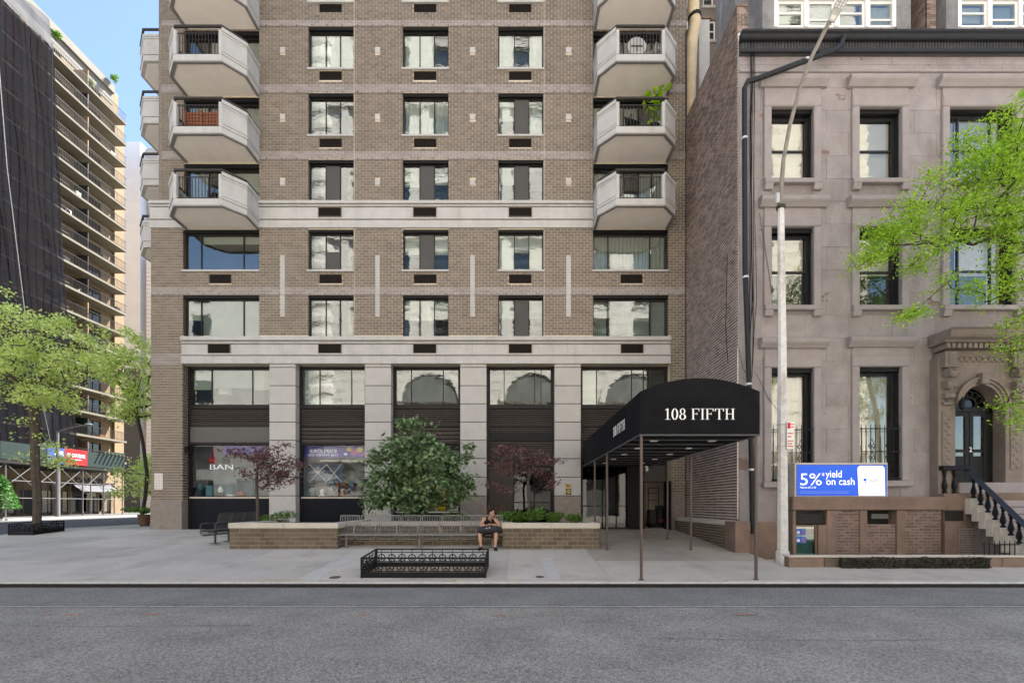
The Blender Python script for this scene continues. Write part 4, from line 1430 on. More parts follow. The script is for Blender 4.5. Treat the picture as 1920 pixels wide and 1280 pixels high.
# ---- portal
YD = YB - .34
def dx(px): return Xp(px, YD)
def dz(py): return Zp(py, YD)
pc = dx(1842)                        # centre line of the doorway
por = MB()
por.box(dx(1762), dx(1795), YD + .05, YB + .1, 1.6, dz(668))
portal = por.build('portal', 'portal_stone', brown, bevel=.015)
MB().box(2 * pc - dx(1795), 2 * pc - dx(1762), YD + .05, YB + .1, 1.6, dz(668)).build('pilaster', 'portal_stone', portal, bevel=.015)
for s in (-1, 1):
    cx = pc + s * (pc - dx(1778))
    MB().box(cx - .15, cx + .15, YD + .02, YD + .049, dz(880), dz(770)).build('carved_panel', 'portal_stone', portal, bevel=.01)
    pr_ = random.Random(4)
    for k in range(14):
        z = dz(874) + (dz(776) - dz(874)) * k / 13
        MB().ell((cx + .05 * (-1) ** k, YD + .02, z), (.07, .03, .06), 8, 5).build('carving', 'portal_stone', portal, smooth=True)
    # scrolled console
    con = MB()
    for k, (dy_, rz, rr2) in enumerate(((.0, 700, .14), (.06, 722, .12), (.1, 742, .09), (.13, 756, .06))):
        con.tube([(cx - .15, YD - .10 + dy_, dz(rz)), (cx + .15, YD - .10 + dy_, dz(rz))], rr2, 10)
    con.build('console', 'portal_stone', portal, smooth=True)
    for k in range(6):
        MB().ell((cx, YD - .2 + .04 * k, dz(696 + 11 * k)), (.11 - .012 * k, .06, .05), 8, 5).build('carving', 'portal_stone', portal, smooth=True)
    MB().box(cx - .2, cx + .2, YD - .12, YB, dz(690), dz(660)).build('impost', 'portal_stone', portal, bevel=.012)
    MB().box(cx - .1, cx + .1, YD - .14, YD - .11, dz(686), dz(665)).build('carved_panel', 'portal_stone', portal, bevel=.01)
# arch
az0 = dz(757)
r1, r2 = pc - dx(1806), pc - dx(1794)
def arc(r_in, r_out, y0, y1, name, m, n=26):
    mb = MB()
    for i in range(n):
        t0, t1 = math.pi * i / n, math.pi * (i + 1) / n
        q = [(pc + r * math.cos(t), az0 + r * math.sin(t)) for r, t in ((r_in, t0), (r_out, t0), (r_out, t1), (r_in, t1))]
        mb.prism(q, lambda a, b, d: (a, d, b), y0, y1)
    return mb.build(name, m, portal)
arc(r1, r1 + .09, YD + .02, YB + .2, 'archivolt', 'portal_stone')
arc(r1 + .091, r1 + .17, YD - .02, YB, 'archivolt', 'portal_stone')
arc(r1 + .171, r1 + .24, YD - .06, YB, 'archivolt', 'portal_stone')
# spandrels, frieze, cornice
sp = MB(); n = 20; zt = dz(690)
for i in range(n):
    t0, t1 = math.pi * i / n, math.pi * (i + 1) / n
    ro = r1 + .24
    q = [(pc + ro * math.cos(t0), az0 + ro * math.sin(t0)), (pc + ro * math.cos(t1), az0 + ro * math.sin(t1))]
    zt_ = max(zt, az0 + ro + .02)
    sp.prism([q[0], (q[0][0], zt_), (q[1][0], zt_), q[1]], lambda a, b, d: (a, d, b), YD + .06, YB)
sp.build('spandrel', 'portal_stone', portal)
MB().box(pc - .12, pc + .12, YD - .12, YD + .05, az0 + r1, az0 + r1 + .34).build('keystone', 'portal_stone', portal, bevel=.02)
MB().box(dx(1786), 2 * pc - dx(1786), YD + .07, YB, az0 + r1 + .262, dz(648)).build('frieze', 'portal_stone', portal)
for k in range(9):
    x = dx(1797) + (2 * pc - 2 * dx(1797)) * k / 8
    MB().ring((x, YD + .055, dz(672)), (1, 0, 0), (0, 0, 1), .085, .022, 12, 5).build('carving', 'portal_stone', portal, smooth=True)
nd = 16
for k in range(nd):
    x = dx(1762) + (2 * pc - 2 * dx(1762)) * (k + .2) / nd
    piece('dentil', 'portal_stone', portal, x, x + .11, YD - .2, YB, dz(656), dz(647))
pr = [(.3, 0), (-.24, 0), (-.28, .05), (-.40, .10), (-.44, .16), (-.46, .30), (-.52, .34), (.3, .36)]
MB().prism(pr, lambda a, b, d: (d, YD + a, dz(646) + b), dx(1757), 2 * pc - dx(1757)).build('entablature', 'portal_stone', portal)
# door leaves with glazing, transom, fanlight
YDr = YB + .06
LAND = ZB(905)
dl = MB().box(pc - r1, pc + r1, YDr - .02, YDr + .1, az0 - .16, az0 - .02).build('transom', 'black_metal', brown)
MB().prism([(pc + r1 * math.cos(math.pi * i / 20), az0 + r1 * math.sin(math.pi * i / 20)) for i in range(21)], lambda a, b, d: (a, d, b), YDr + .04, YDr + .06).build('fanlight', 'dark_glass', brown)
fg = MB()
for i in range(7):
    t = math.pi * (i + .5) / 7
    fg.ring((pc + .62 * r1 * math.cos(t), YDr, az0 + .62 * r1 * math.sin(t)), (1, 0, 0), (0, 0, 1), .12, .018, 14, 5)
fg.ring((pc, YDr, az0 + .1), (1, 0, 0), (0, 0, 1), .2, .02, 18, 5)
fg.build('fanlight_grille', 'bronze', brown)
for s in (-1, 1):
    a, b = (pc - r1 + .02, pc - .01) if s < 0 else (pc + .01, pc + r1 - .02)
    w = window(brown, a, b, LAND + .02, az0 - .17, YDr - .05, (), .05, .12, m='black_metal', gl='brown_glass', name='door_leaf', lining=False, rails=(.45,))
    MB().box(a + .1, b - .1, YDr + .01, YDr + .05, LAND + .1, LAND + .85).build('door_panel', 'black_metal', w, bevel=.015)
text_obj('2', 'house_number', 'lettering', brown, .22, (pc + .02, YDr - .02, LAND + .98), (1, 0, 0), (0, 0, 1), align='CENTER')
MB().box(pc - r1 - .6, pc + r1 + .6, YDr + .3, YDr + .34, LAND, az0 + r1 + .2).build('vestibule_wall', 'interior_dark', brown)
# wall lantern
lx = dx(1796)
ln = thing('wall_lantern', 'small black lantern on the carved door surround', 'lantern', (lx, YD - .12, dz(765)))
MB().lathe(lx, YD - .14, [(.03, dz(770)), (.07, dz(766)), (.085, dz(754)), (.02, dz(748)), (.01, dz(745))], 8).build('cage', 'cast_iron', ln)
MB().tube([(lx, YD - .14, dz(770)), (lx, YD - .14, dz(778)), (lx, YD + .06, dz(776))], .012, 5).build('bracket', 'cast_iron', ln)

# ---- stoop
SX = Xp(1808, 13.9)
stoop = thing('stoop', 'stone stoop with black turned balusters climbing to the arched door', 'steps', (SX + 1.5, 12.8, .2))
LZ2 = 2.03
MB().box(bs1 + .01, 20, 13.72, YB - .01, -.1, LZ2).build('landing', 'basement_stone', stoop, bevel=.02)
MB().box(pc - r1 - .1, 19, YB - .33, YB + .3, LZ2 + .002, LAND).build('threshold', 'brownstone_trim', stoop, bevel=.02)
ns = 9
for k in range(ns):
    zt = LZ2 - .21 * (k + 1)
    y1 = 13.72 - .205 * k
    MB().box(SX + .12, 20, y1 - .235, y1, zt - .2, zt).build('step', 'brownstone_trim', stoop, bevel=.012)
    MB().box(SX + .12, 20, y1 - .195, y1 - .001, -.1, zt - .202).build('riser_block', 'portal_stone', stoop)
    # stepped string at the side
    MB().box(SX - .18, SX + .119, y1 - .205, y1 - .001, zt - .42, zt + .06).build('string_block', 'coping', stoop, bevel=.012)
def baluster(x, y, z0, z1):
    h = z1 - z0
    pr = [(.06, 0), (.06, .08), (.03, .12), (.065, .25), (.07, .36), (.035, .6), (.028, .72), (.05, .78), (.03, .82), (.055, .9), (.055, 1)]
    MB().lathe(x, y, [(r, z0 + t * h) for r, t in pr], 8).build('baluster', 'cast_iron', stoop, smooth=True)
R0, R1_ = Vector((SX, 13.86, 2.80)), Vector((SX, 11.78, .66))
for k in range(9):
    y = 13.72 - .205 * (k + .5)
    zr = R0.z + (R1_.z - R0.z) * (R0.y - y) / (R0.y - R1_.y)
    baluster(SX, y, LZ2 - .21 * (k + 1) + .062, zr - .05)
for x in (bs1 + .16, bs1 + .46): baluster(x, 13.86, LZ2 + .002, 2.74)
dv = (R1_ - R0).normalized()
sect = [(-.10, -.05), (.10, -.05), (.12, .02), (.06, .08), (-.06, .08), (-.12, .02)]
MB().prism(sect, lambda a, b, d: (SX + a, R0.y + dv.y * d - b * dv.z, R0.z + dv.z * d + b * abs(dv.y)), 0, (R1_ - R0).length).build('handrail', 'cast_iron', stoop)
MB().prism(sect, lambda a, b, d: (d, 13.86 + a, R0.z + b), bs1 + .02, SX + .05).build('handrail', 'cast_iron', stoop)
MB().box(SX - .16, SX + .16, 11.43, 11.73, -.05, .86).build('newel_post', 'portal_stone', stoop, bevel=.02)
MB().lathe(SX, 11.58, [(.2, .86), (.2, .94), (.1, 1.0), (.13, 1.08), (.10, 1.18), (.02, 1.24)], 12).build('newel_cap', 'cast_iron', stoop, smooth=True)

# openings and lattice in the wall under the landing
uy = 13.72
ux = lambda px: Xp(px, uy)
uz = lambda py: Zp(py, uy)
MB().box(ux(1771), ux(1806), uy - .012, uy - .001, uz(976), uz(956)).build('dark_opening', 'dark_gap', stoop)
MB().box(ux(1769), ux(1794), uy - .05, uy - .013, .0, uz(978)).build('area_door', 'basement_brick', stoop)
for k in range(9):
    for j in range(13):
        x, z = ux(1796) + k * .085, .03 + j * .075
        piece('lattice_block', 'brownstone_trim', stoop, x, x + .05, uy - .03, uy - .002, z, z + .045)
# ---- mansard dormers
YM = 15.3
def mz(py): return Zp(py, YM)
def mxp(px): return Xp(px, YM)
man = MB().hexa([(PX + .5, YM - .35, TOPB + .2), (BX1, YM - .35, TOPB + .2), (BX1, YM + 2, TOPB + .2), (PX + .5, YM + 2, TOPB + .2)],
                [(PX + .9, YM + 1.2, mz(-120)), (BX1, YM + 1.2, mz(-120)), (BX1, YM + 2, mz(-120)), (PX + .9, YM + 2, mz(-120))])
mansard = man.build('mansard_roof', 'slate', brown)
for a, b, nn, cvs in ((1448, 1676, 4, 0), (1790, 2020, 4, 1)):
    x0, x1 = mxp(a), mxp(b)
    MB().box(mxp(a - 22), x0 - .002, YM - .12, YM + 1.5, TOPB, mz(-60)).build('dormer_cheek', 'slate', mansard)
    MB().box(x1 + .002, mxp(b + 26), YM - .12, YM + 1.5, TOPB, mz(-60)).build('dormer_cheek', 'slate', mansard)
    MB().box(mxp(a - 24), mxp(b + 28), YM - .16, YM + 1.5, mz(-60), mz(-75)).build('dormer_roof', 'slate', mansard)
    MB().box(x0, x1, YM + .9, YM + .95, TOPB, mz(-60)).build('dormer_room', 'interior_pale', mansard)
    wdt = (x1 - x0) / nn
    for k in range(nn):
        xa = x0 + k * wdt
        MB().box(xa, xa + .13, YM - .1, YM + .2, mz(56), mz(-60)).build('mullion_post', 'white_paint', mansard)
        window(brown, xa + .132, xa + wdt - .002, mz(54), mz(6), YM - .08, (), .04, .07, m='white_paint', gl='glass', name='dormer_window', lining=False, rails=(.30 if k % 2 else .55,),
               cover=[[('b', 'blind', .3, 1)], [BG], [NO], [('b', 'blind', .2, 1)]][k])
        MB().box(xa + .132, xa + wdt - .002, YM - .085, YM + .1, mz(4), mz(-58)).build('dormer_head', 'white_paint', mansard)
    MB().box(x1 - .13, x1, YM - .1, YM + .2, mz(56), mz(-60)).build('mullion_post', 'white_paint', mansard)
# brick firewall between the two dormers
bwall = MB()
for r in courses(15.0, 19.0, TOPB, mz(-90), .21, .075, .012): side_box(bwall, r, mxp(1722), mxp(1722) + .03)
bwall.build('firewall_brickwork', 'red_brick', brown, kind='stuff')
MB().box(mxp(1722) + .01, mxp(1722) + .3, 15.0, 19, TOPB, mz(-90)).build('firewall', 'white_mortar', brown)
fw2 = MB()
for r in courses(mxp(1722), mxp(1722) + .3, TOPB, mz(-90), .21, .075, .012): front_box(fw2, r, 14.985, 15.03)
fw2.build('firewall_face', 'red_brick', brown, kind='stuff')

# ================================================================== PARTY WALL between the two buildings
PT = Zp(12, YB)
party = thing('party_wall', 'tall red brick side wall with pale mortar beside the canopy', 'wall', (PX, 16, g(16)))
MB().box(PX - .04, PX + .24, YB + .03, 18.47, -.1, PT).build('wall', 'white_mortar', party)
pb = MB(); ind = 0
cs = courses(YB + .03, 18.47, -.05, PT, .24, .095, .027)
far_b = MB()
mid = 16.95
for r in cs:
    if r[1] < YB + .85 and 1.2 < r[2] < 6.6 and ind < 300:
        piece('brick', 'red_brick', party, PX - .052, PX - .01, r[0], r[1], r[2], r[3]); ind += 1
    else: side_box(pb, r, PX - .052 - random.uniform(0, .004), PX - .01)
pb.build('brickwork', 'red_brick', party, kind='stuff')
tf = MB()
for r in courses(PX - .05, PX + .28, ZB(60), PT, .2, .0745, .0135): front_box(tf, r, YB + .02, YB + .06)
tf.build('parapet_face', 'red_brick', party, kind='stuff')
MB().box(PX - .06, PX + .30, YB + .0, 18.47, PT, PT + .07).build('coping', 'basement_stone', party)
MB().tube([(PX - .06, 14.85, 9.9), (PX - .065, 14.95, 7.5), (PX - .06, 14.8, 6.3)], .012, 4).build('cable', 'black_metal', party)
# downpipe between party wall and apartment block
MB().tube([(BR - .03, YF - .05, GZ), (BR - .03, YF - .05, 21)], .035, 8).build('corner_pipe', 'rail_metal', party)
# things standing on the roofs behind: concrete pier, cream flue, steel flues, farther brick building
YK = 19.6
pier = MB().box(Xp(1309, YK), Xp(1331, YK), YK, YK + .8, 12, Zp(36, YK)).build('pier', 'concrete', None, loc=(Xp(1320, YK), YK + .4, 12), bevel=.02)
tag(pier, 'weathered concrete chimney pier rising behind the party wall', 'chimney')
MB().box(Xp(1307, YK), Xp(1334, YK), YK - .05, YK + .9, Zp(36, YK), Zp(33, YK)).build('cap', 'basement_stone', pier)
MB().box(PX, Xp(1309, YK) - .0, YK - .1, YK + 3, 10, Zp(60, YK)).build('brick_shaft', 'red_brick', pier)
fl = thing('flue_pipe', 'rusty cream flue pipe beside the concrete chimney pier', 'pipe', (Xp(1300, 19.2), 19.2, 14))
MB().tube([(Xp(1293, 19.2), 19.2, Zp(290, 19.2)), (Xp(1294, 19.2), 19.2, Zp(150, 19.2)), (Xp(1297, 19.2), 19.2, Zp(80, 19.2)), (Xp(1304, 19.2), 19.2, Zp(45, 19.2)), (Xp(1300, 19.2), 19.2, Zp(25, 19.2)), (Xp(1300, 19.2), 19.2, Zp(-30, 19.2))], .24, 12).build('pipe', 'cream_pipe', fl, smooth=True)
MB().tube([(Xp(1303, 19.2), 19.2, Zp(36, 19.2)), (Xp(1302, 19.2), 19.2, Zp(30, 19.2))], .27, 12).build('collar', 'dark_gap', fl)
for i, (px, r) in enumerate(((1351, .2), (1366, .22))):
    f2 = MB().tube([(Xp(px, 24), 24, 15), (Xp(px, 24), 24, Zp(-30, 24))], r, 10).build('steel_flue', 'steel_pipe', None, smooth=True, loc=(Xp(px, 24), 24, 15))
    tag(f2, ['thinner blue-grey steel flue nearer the concrete chimney pier', 'thicker blue-grey steel flue next to the brownstone parapet'][i], 'pipe', 'steel flues')
rear = thing('rear_building', 'grey brick building rising behind the steel flues', 'building', (Xp(1340, 32), 32, .6))
rx0, rx1 = Xp(1262, 32), Xp(1362, 32)
rh = [(Xp(a, 32), Xp(b, 32), Zp(y1, 32), Zp(y0, 32)) for a, b, y0, y1 in ((1318, 1338, -20, 12), (1318, 1342, 38, 76), (1288, 1302, -20, 12), (1288, 1302, 38, 80))]
m_ = MB()
for r in rects_minus(rx0, rx1, .6, Zp(-40, 32), rh): front_box(m_, r, 32, 32.4)
m_.build('wall', mat('grey_brick', (.20, .175, .155), .9, .25, 9, .3, 20), rear)
MB().box(rx0, rx1, 32.8, 34, .6, Zp(-40, 32)).build('core', 'interior_dark', rear)
for r in rh:
    window(rear, *r, 32, (), .1, .1, m='white_paint', gl='glass', lining=False, rails=(.5,))
    MB().box(r[0] - .1, r[1] + .1, 31.9, 32.05, r[2] - .2, r[2] - .01).build('sill', 'grey_stone', rear)

tower = thing('shade_tower', 'tall brown brick tower added behind the brownstone row to shade the road', 'building', (26, 28, .6))  # tower added behind the row to keep the sun off the road
MB().box(15.2, 42, 28, 44, .6, 45).build('wall', 'brick', tower)
for k in range(14):
    for j in range(7): MB().box(16.5 + j * 3.6, 18.1 + j * 3.6, 27.95, 28.001, 3 + k * 2.9, 4.7 + k * 2.9).build('window', 'dark_glass', tower)

# low brick wall along the entrance path
ew = thing('path_wall', 'low brown brick wall with stone coping below the party wall', 'wall', (6.75, 15.8, g(15.8)))
EZ = 1.16
MB().box(6.60, 7.0, 13.45, 18.46, .0, EZ - .001).build('core', 'mortar', ew)
for r in courses(14.15, 18.46, .25, EZ - .12, .262, .092, .012): piece('brick', 'planter_brick', ew, 6.586, 6.63, r[0], r[1], r[2], r[3])
MB().box(6.55, 7.02, 14.1, 18.46, EZ - .11, EZ).build('coping', 'coping', ew, bevel=.01)
MB().box(6.56, 7.02, 13.40, 14.09, .0, EZ + .02).build('end_block', 'basement_stone', ew, bevel=.02)

# ================================================================== STREET WALL OPPOSITE (behind the camera; mirrored in the windows, sunlit)
YO = -14.5
opp = thing('opposite_building', 'sunlit cream stone building across the avenue mirrored in the windows', 'building', (0, YO, 0))
oh = []
arches = [(-9.7, 3.3), (2.2, 3.3), (13.8, 3.3)]
for k in range(13):
    z0 = 20.5 + k * 3.9
    for j in range(11):
        x = -18.5 + j * 4.6
        oh.append((x, x + 1.9, z0, z0 + 2.5))
for j in range(6): oh.append((-18 + j * 6.6, -14.2 + j * 6.6, .4, 5.6))
om = MB()
for r in rects_minus(-21, 34, 0, 72, oh + [(cx - rr2, cx + rr2, 7.5, 13.5) for cx, rr2 in arches]): front_box(om, r, YO - .6, YO)
om.build('wall', 'opposite_stone', opp)
MB().box(-21, 34, YO - 1.6, YO - 1.2, 0, 72).build('interior', mat('interior_mid', (.22, .22, .21), .9, .2, .8), opp)
for cx, rr2 in arches:
    a = MB(); n = 16
    pts = [(cx + rr2 * math.cos(math.pi * i / n), 13.5 + rr2 * math.sin(math.pi * i / n)) for i in range(n + 1)]
    a.prism(pts, lambda p, q, d: (p, d, q), YO + .001, YO + .06)
    a.build('arch_window', mat('arch_glass', (.16, .165, .15), .3, .3, .8, spec=.4), opp)
    b = MB()
    for i in range(n):
        t0, t1 = math.pi * i / n, math.pi * (i + 1) / n
        b.prism([(cx + r * math.cos(t), 13.5 + r * math.sin(t)) for r, t in ((rr2, t0), (rr2 + .6, t0), (rr2 + .6, t1), (rr2, t1))], lambda p, q, d: (p, d, q), YO, YO + .25)
    b.build('archivolt', 'opposite_stone', opp)
for z in (6.5, 18.2, 19.6, 32, 47, 62): MB().box(-21.2, 34, YO + .001, YO + .5, z, z + .5).build('cornice', 'opposite_stone', opp)
gj = MB()
for k in range(60):
    z = 7.2 + k * 1.08
    for r in rects_minus(-21, 34, z, z + .07, oh): front_box(gj, r, YO - .01, YO + .012)
gj.build('stone_joints', mat('opposite_joint', (.30, .27, .23), .9), opp, kind='stuff')
for r in oh[:143]:
    MB().box(r[0] - .15, r[1] + .15, YO + .002, YO + .18, r[2] - .25, r[2]).build('sill', 'opposite_stone', opp)
    MB().box(r[0], r[1], YO - .35, YO - .3, r[2], r[3]).build('pane', 'glass', opp)
    MB().box(r[0], r[1], YO - .38, YO - .355, r[2] + 1.2, r[2] + 1.3).build('sash_bar', 'white_paint', opp)
for k in range(5):
    x = -19.8 + k * 9.2
    MB().box(x, x + .9, YO + .001, YO + .3, 20.2, 46.9).build('pilaster', 'opposite_stone', opp)
tw = []
nt = 20
MB().lathe(-22, YO - 2.4, [(2.6, 0), (2.6, 70), (2.0, 72)], 24).build('corner_tower', 'opposite_stone', opp, smooth=True)
for k in range(34):
    MB().lathe(-22, YO - 2.4, [(2.62, 2 * k + .3), (2.75, 2 * k + .5), (2.75, 2 * k + 1.3), (2.62, 2 * k + 1.6)], 20).build('tower_moulding', 'opposite_stone', opp)
opp2 = thing('distant_opposite_building', 'grey stone building beyond the side street mirrored in the corner windows', 'building', (-60, YO, 0))
MB().box(-95, -29, YO - 12, YO, 0, 27.5).build('wall', 'grey_stone', opp2)
for k in range(7):
    for j in range(13): MB().box(-92 + j * 4.6, -90 + j * 4.6, YO, YO + .05, 2.0 + k * 3.8, 4.5 + k * 3.8).build('window', 'dark_glass', opp2)

# ================================================================== SIDE STREET: balcony building, netted scaffold, slab, far blocks
XL = -45.0
GL = g(30)
left = thing('balcony_building', 'yellow brick apartment house with long rows of railed balconies', 'building', (XL, 48, GL))
YE = 51.8
lz = [44.1 - 2.37 * k for k in range(17)]
lh = []
rl_ = random.Random(9)
for z in lz:
    for a, b in ((43.3, 44.9), (47.5, 49.2)):
        lh.append((a, b, z + .26, z + 2.1))
lm = MB()
for r in rects_minus(30, YE - 1.2, GL, 48.4, lh): side_box(lm, r, XL - .4, XL)
lm.build('wall', 'yellow_brick', left)
MB().box(XL - .4, XL + .25, YE - 1.19, YE, GL, 45.6).build('end_pier', 'yellow_brick', left)
MB().box(XL - 16, XL - .9, 30.2, YE - 1.2, GL, 48.3).build('core', 'interior_dark', left)
MB().box(XL - 16, XL - .41, 28, YE - .01, 48.3, 48.5).build('roof', 'grey_stone', left)
MB().box(XL - 16, XL - .4, YE - 1.2, YE - .02, GL, 48.3).build('rear_wall', 'yellow_brick', left)
for i, z in enumerate(lz):
    s = MB().box(XL + .001, XL + 1.6, 36, YE - 1.192, z, z + .2).build('balcony_slab', 'slab_edge', left)
    rail = MB()
    zt = z + 1.12
    rail.box(XL + 1.53, XL + 1.57, 42.2, YE - 1.2, zt - .03, zt + .02)
    rail.box(XL + 1.53, XL + 1.56, 42.2, YE - 1.2, z + .26, z + .29)
    rail.build('railing', 'rail_metal', s)
    bars = MB()
    y = 42.3
    while y < YE - 1.2:
        bars.box(XL + 1.54, XL + 1.56, y - .012, y + .012, z + .2, zt - .03); y += .16
    bars.build('baluster', 'rail_metal', s, kind='stuff')
    MB().box(XL + .002, XL + 1.4, 46.2, 46.3, z + .201, z + 2.0).build('balcony_screen', rl_.choice(['rail_metal', 'basement_brick', 'shed_green', 'yellow_brick']), s)
    MB().box(XL + .002, XL + .35, 46.5, 47.0, z + .201, z + 2.17).build('pier', 'yellow_brick', s)
    for a, b in ((43.3, 44.9), (47.5, 49.2)):
        w = MB()
        for p, q in ((a, a + .08), ((a + b) / 2 - .04, (a + b) / 2 + .04), (b - .08, b)): w.box(XL - .15, XL - .08, p, q, z + .26, z + 2.1)
        w.box(XL - .15, XL - .08, a, b, z + 2.02, z + 2.1)
        o = w.build('window', 'bronze', left)
        MB().box(XL - .13, XL - .12, a + .08, b - .08, z + .26, z + 2.02).build('pane', 'dark_glass', o)
        if rl_.random() < .5: MB().box(XL - .3, XL - .29, a + .1, a + 1.0, z + .3, z + 2.0).build('curtain', 'curtain', o)
    for k in range(rl_.randrange(1, 4)):
        y = rl_.uniform(43, 50)
        MB().box(XL + .5, XL + 1.1, y, y + .5, z + .201, z + rl_.uniform(.5, .95)).build('balcony_chair', rl_.choice(['rail_metal', 'white_paint', 'shed_green', 'wood']), s)
MB().box(XL + .002, XL + .3, 30, YE - 1.2, 47.6, 48.45).build('parapet', 'cream_wall', left)
MB().box(XL + .002, XL + .05, 30, YE - 1.2, 46.3, 47.6).build('parapet_wall', 'cream_wall', left)
for k, (y, z, r) in enumerate(((50.1, 48.9, .6), (43.6, 46.9, .5), (47.0, 45.6, .4))):
    make_shrub('roof_plant', ['dark bushy plant on the roof edge of the balcony building', 'pale leafy plant at the top balcony beside the netting',
                              'yellowish plant in the middle of the top balcony'][k], (XL + .8, y, z), (r, r, r), 260, .16, 'leaf_box', seed=40 + k)

net = thing('scaffold_netting', 'dark mesh netting with red cords hung over the scaffolded facade', 'netting', (XL + 2, 38, 5.8))
nb = MB()
XN = XL + 1.9
ny, nz_ = 26, 40
def net_pt(i, j, top=44.2, bot=6.2):
    v = j / nz_
    z = bot + (top - bot) * v
    ye = 44.9 - 2.6 * v ** .7
    y = 28 + (ye - 28) * i / ny
    return (XN + .05 * math.sin(i * 1.9) + .04 * math.sin(i * .9 + z * .25), y, z)
for j in range(nz_ + 1):
    for i in range(ny + 1): nb.v.append(net_pt(i, j))
for j in range(nz_):
    for i in range(ny): nb.f.append((j * (ny + 1) + i, j * (ny + 1) + i + 1, (j + 1) * (ny + 1) + i + 1, (j + 1) * (ny + 1) + i))
nb.build('mesh_sheet', 'netting', net, smooth=True)
for i in range(9, ny + 1):
    if i % 1 == 0:
        pts = [Vector(net_pt(i - .4, j)) + Vector((.06, .12 * math.sin(j * .5 + i), 0)) for j in range(0, nz_ + 1, 2)]
        MB().tube(pts, .02, 4).build('cord', 'net_cord', net)
MB().tube([(XN + .5, 37.2, 40), (XN + .45, 38.0, 30), (XN + .4, 39.6, 17), (XN + .3, 41.8, 7)], .035, 4).build('rope', 'notice_white', net)
fm = MB()
for j in range(5):
    for i in range(ny + 1):
        p = net_pt(i, nz_)
        fm.v.append((p[0] - .5 * j / 4 + .1 * math.sin(i * 2.1 + j), p[1], 44.15 + (2.7 * j / 4) * (1 + .1 * math.sin(i * .8))))
for j in range(4):
    for i in range(ny): fm.f.append((j * (ny + 1) + i, j * (ny + 1) + i + 1, (j + 1) * (ny + 1) + i + 1, (j + 1) * (ny + 1) + i))
fm.build('film_sheet', 'film', net, smooth=True)
# scaffold tubes showing through and beside the net
for k in range(16):
    z = 6.6 + 2.37 * k
    MB().tube([(XN - .25, 34, z), (XN - .25, 44.0, z)], .04, 5).build('ledger_tube', 'rail_metal', net)
for y in (36, 38.2, 40.4, 42.4):
    MB().tube([(XN - .25, y, 6), (XN - .25, y, 45)], .04, 5).build('standard_tube', 'rail_metal', net)
for z in lz:
    MB().box(XL + .003, XL + .06, 37.0, 38.4, z + .5, z + 1.9).build('veiled_window', 'dark_glass', net)
    MB().box(XL + .003, XL + .06, 39.4, 41.0, z + .5, z + 1.9).build('veiled_window', 'dark_glass', net)

# sidewalk shed with banners
XS = XL + 5.0
shed = thing('sidewalk_shed', 'green plywood sidewalk shed on pipe scaffolding along the side street', 'scaffold', (XS, 40, GL))
sz0, sz1 = 5.25, 6.65
MB().box(XL + .1, XS - .08, 24, 46.4, sz0 - .28, sz0 - .05).build('deck', 'dark_gap', shed)
for k in range(10):
    y = 24 + k * 2.24
    MB().box(XS - .07, XS, y + .01, y + 2.23, sz0, sz1 + .25 * (k % 3 == 0)).build('hoarding_panel', 'shed_green', shed)
MB().box(XS - .1, XS - .02, 24, 46.4, sz0 - .30, sz0 - .002).build('beam', 'dark_gap', shed)
for k in range(11):
    y = 25 + k * 2.13
    for x in (XS - .15, XL + 1.6):
        MB().tube([(x, y, GL), (x, y, sz0 - .28)], .055, 6).build('post', 'scaffold_tube', shed)
    if k < 10:
        MB().tube([(XS - .15, y, 3.1), (XS - .15, y + 2.13, sz0 - .3)], .03, 5).build('brace', 'scaffold_tube', shed)
        MB().tube([(XS - .15, y + 2.13, 3.1), (XS - .15, y, sz0 - .3)], .03, 5).build('brace', 'scaffold_tube', shed)
for z in (2.2, 3.6): MB().tube([(XS - .15, 24, z), (XS - .15, 46.4, z)], .035, 6).build('rail', 'scaffold_tube', shed)
for k in range(8):
    y = 43.6 + k * .42
    MB().box(XS - 1.9, XS + .5, y, y + .12, sz1 + .02 - .03 * k, sz1 + .10 - .03 * k).build('plank', 'slab_edge', shed)
bn = thing('red_banner', 'red banner with white GLOWBAR lettering on the sidewalk shed', 'banner', (XS + .03, 42.2, sz0))
b0, b1 = 964 and XS + .012, XS + .03
ya, yb = -XS * F / (VX - 121), -XS * F / (VX - 163)
yc = -XS * F / (VX - 88)
MB().box(b0, b1, ya, yb, sz0 + .02, sz1 + .05).build('cloth', 'banner_red', bn)
text_obj('GLOWBAR', 'lettering', 'lettering', bn, .46, (b1 + .002, (ya + yb) / 2, sz0 + .72), (0, 1, 0), (0, 0, 1), .004, width=(yb - ya) * .82, align='CENTER', bold=.006)
MB().box(b1 + .001, b1 + .003, ya + (yb - ya) * .3, yb - (yb - ya) * .25, sz0 + .50, sz0 + .54).build('small_print', 'lettering', bn)
bb = thing('blue_banner', 'blue banner with white ONE lettering on the sidewalk shed', 'banner', (XS + .03, 40.8, sz0))
MB().box(b0, b1, yc, ya - .01, sz0 + .0, sz1 + .0).build('cloth', 'banner_blue', bb)
text_obj('ONE', 'lettering', 'lettering', bb, .55, (b1 + .002, yc + (ya - yc) * .66, sz0 + .75), (0, 1, 0), (0, 0, 1), .004, width=(ya - yc) * .5, align='CENTER', bold=.008)
for k, (u0, u1) in enumerate(((.35, .9), (.4, .92), (.3, .88))):
    MB().box(b1 + .001, b1 + .003, yc + (ya - yc) * u0, yc + (ya - yc) * u1, sz0 + .48 - .14 * k, sz0 + .53 - .14 * k).build('small_print', 'lettering', bb)
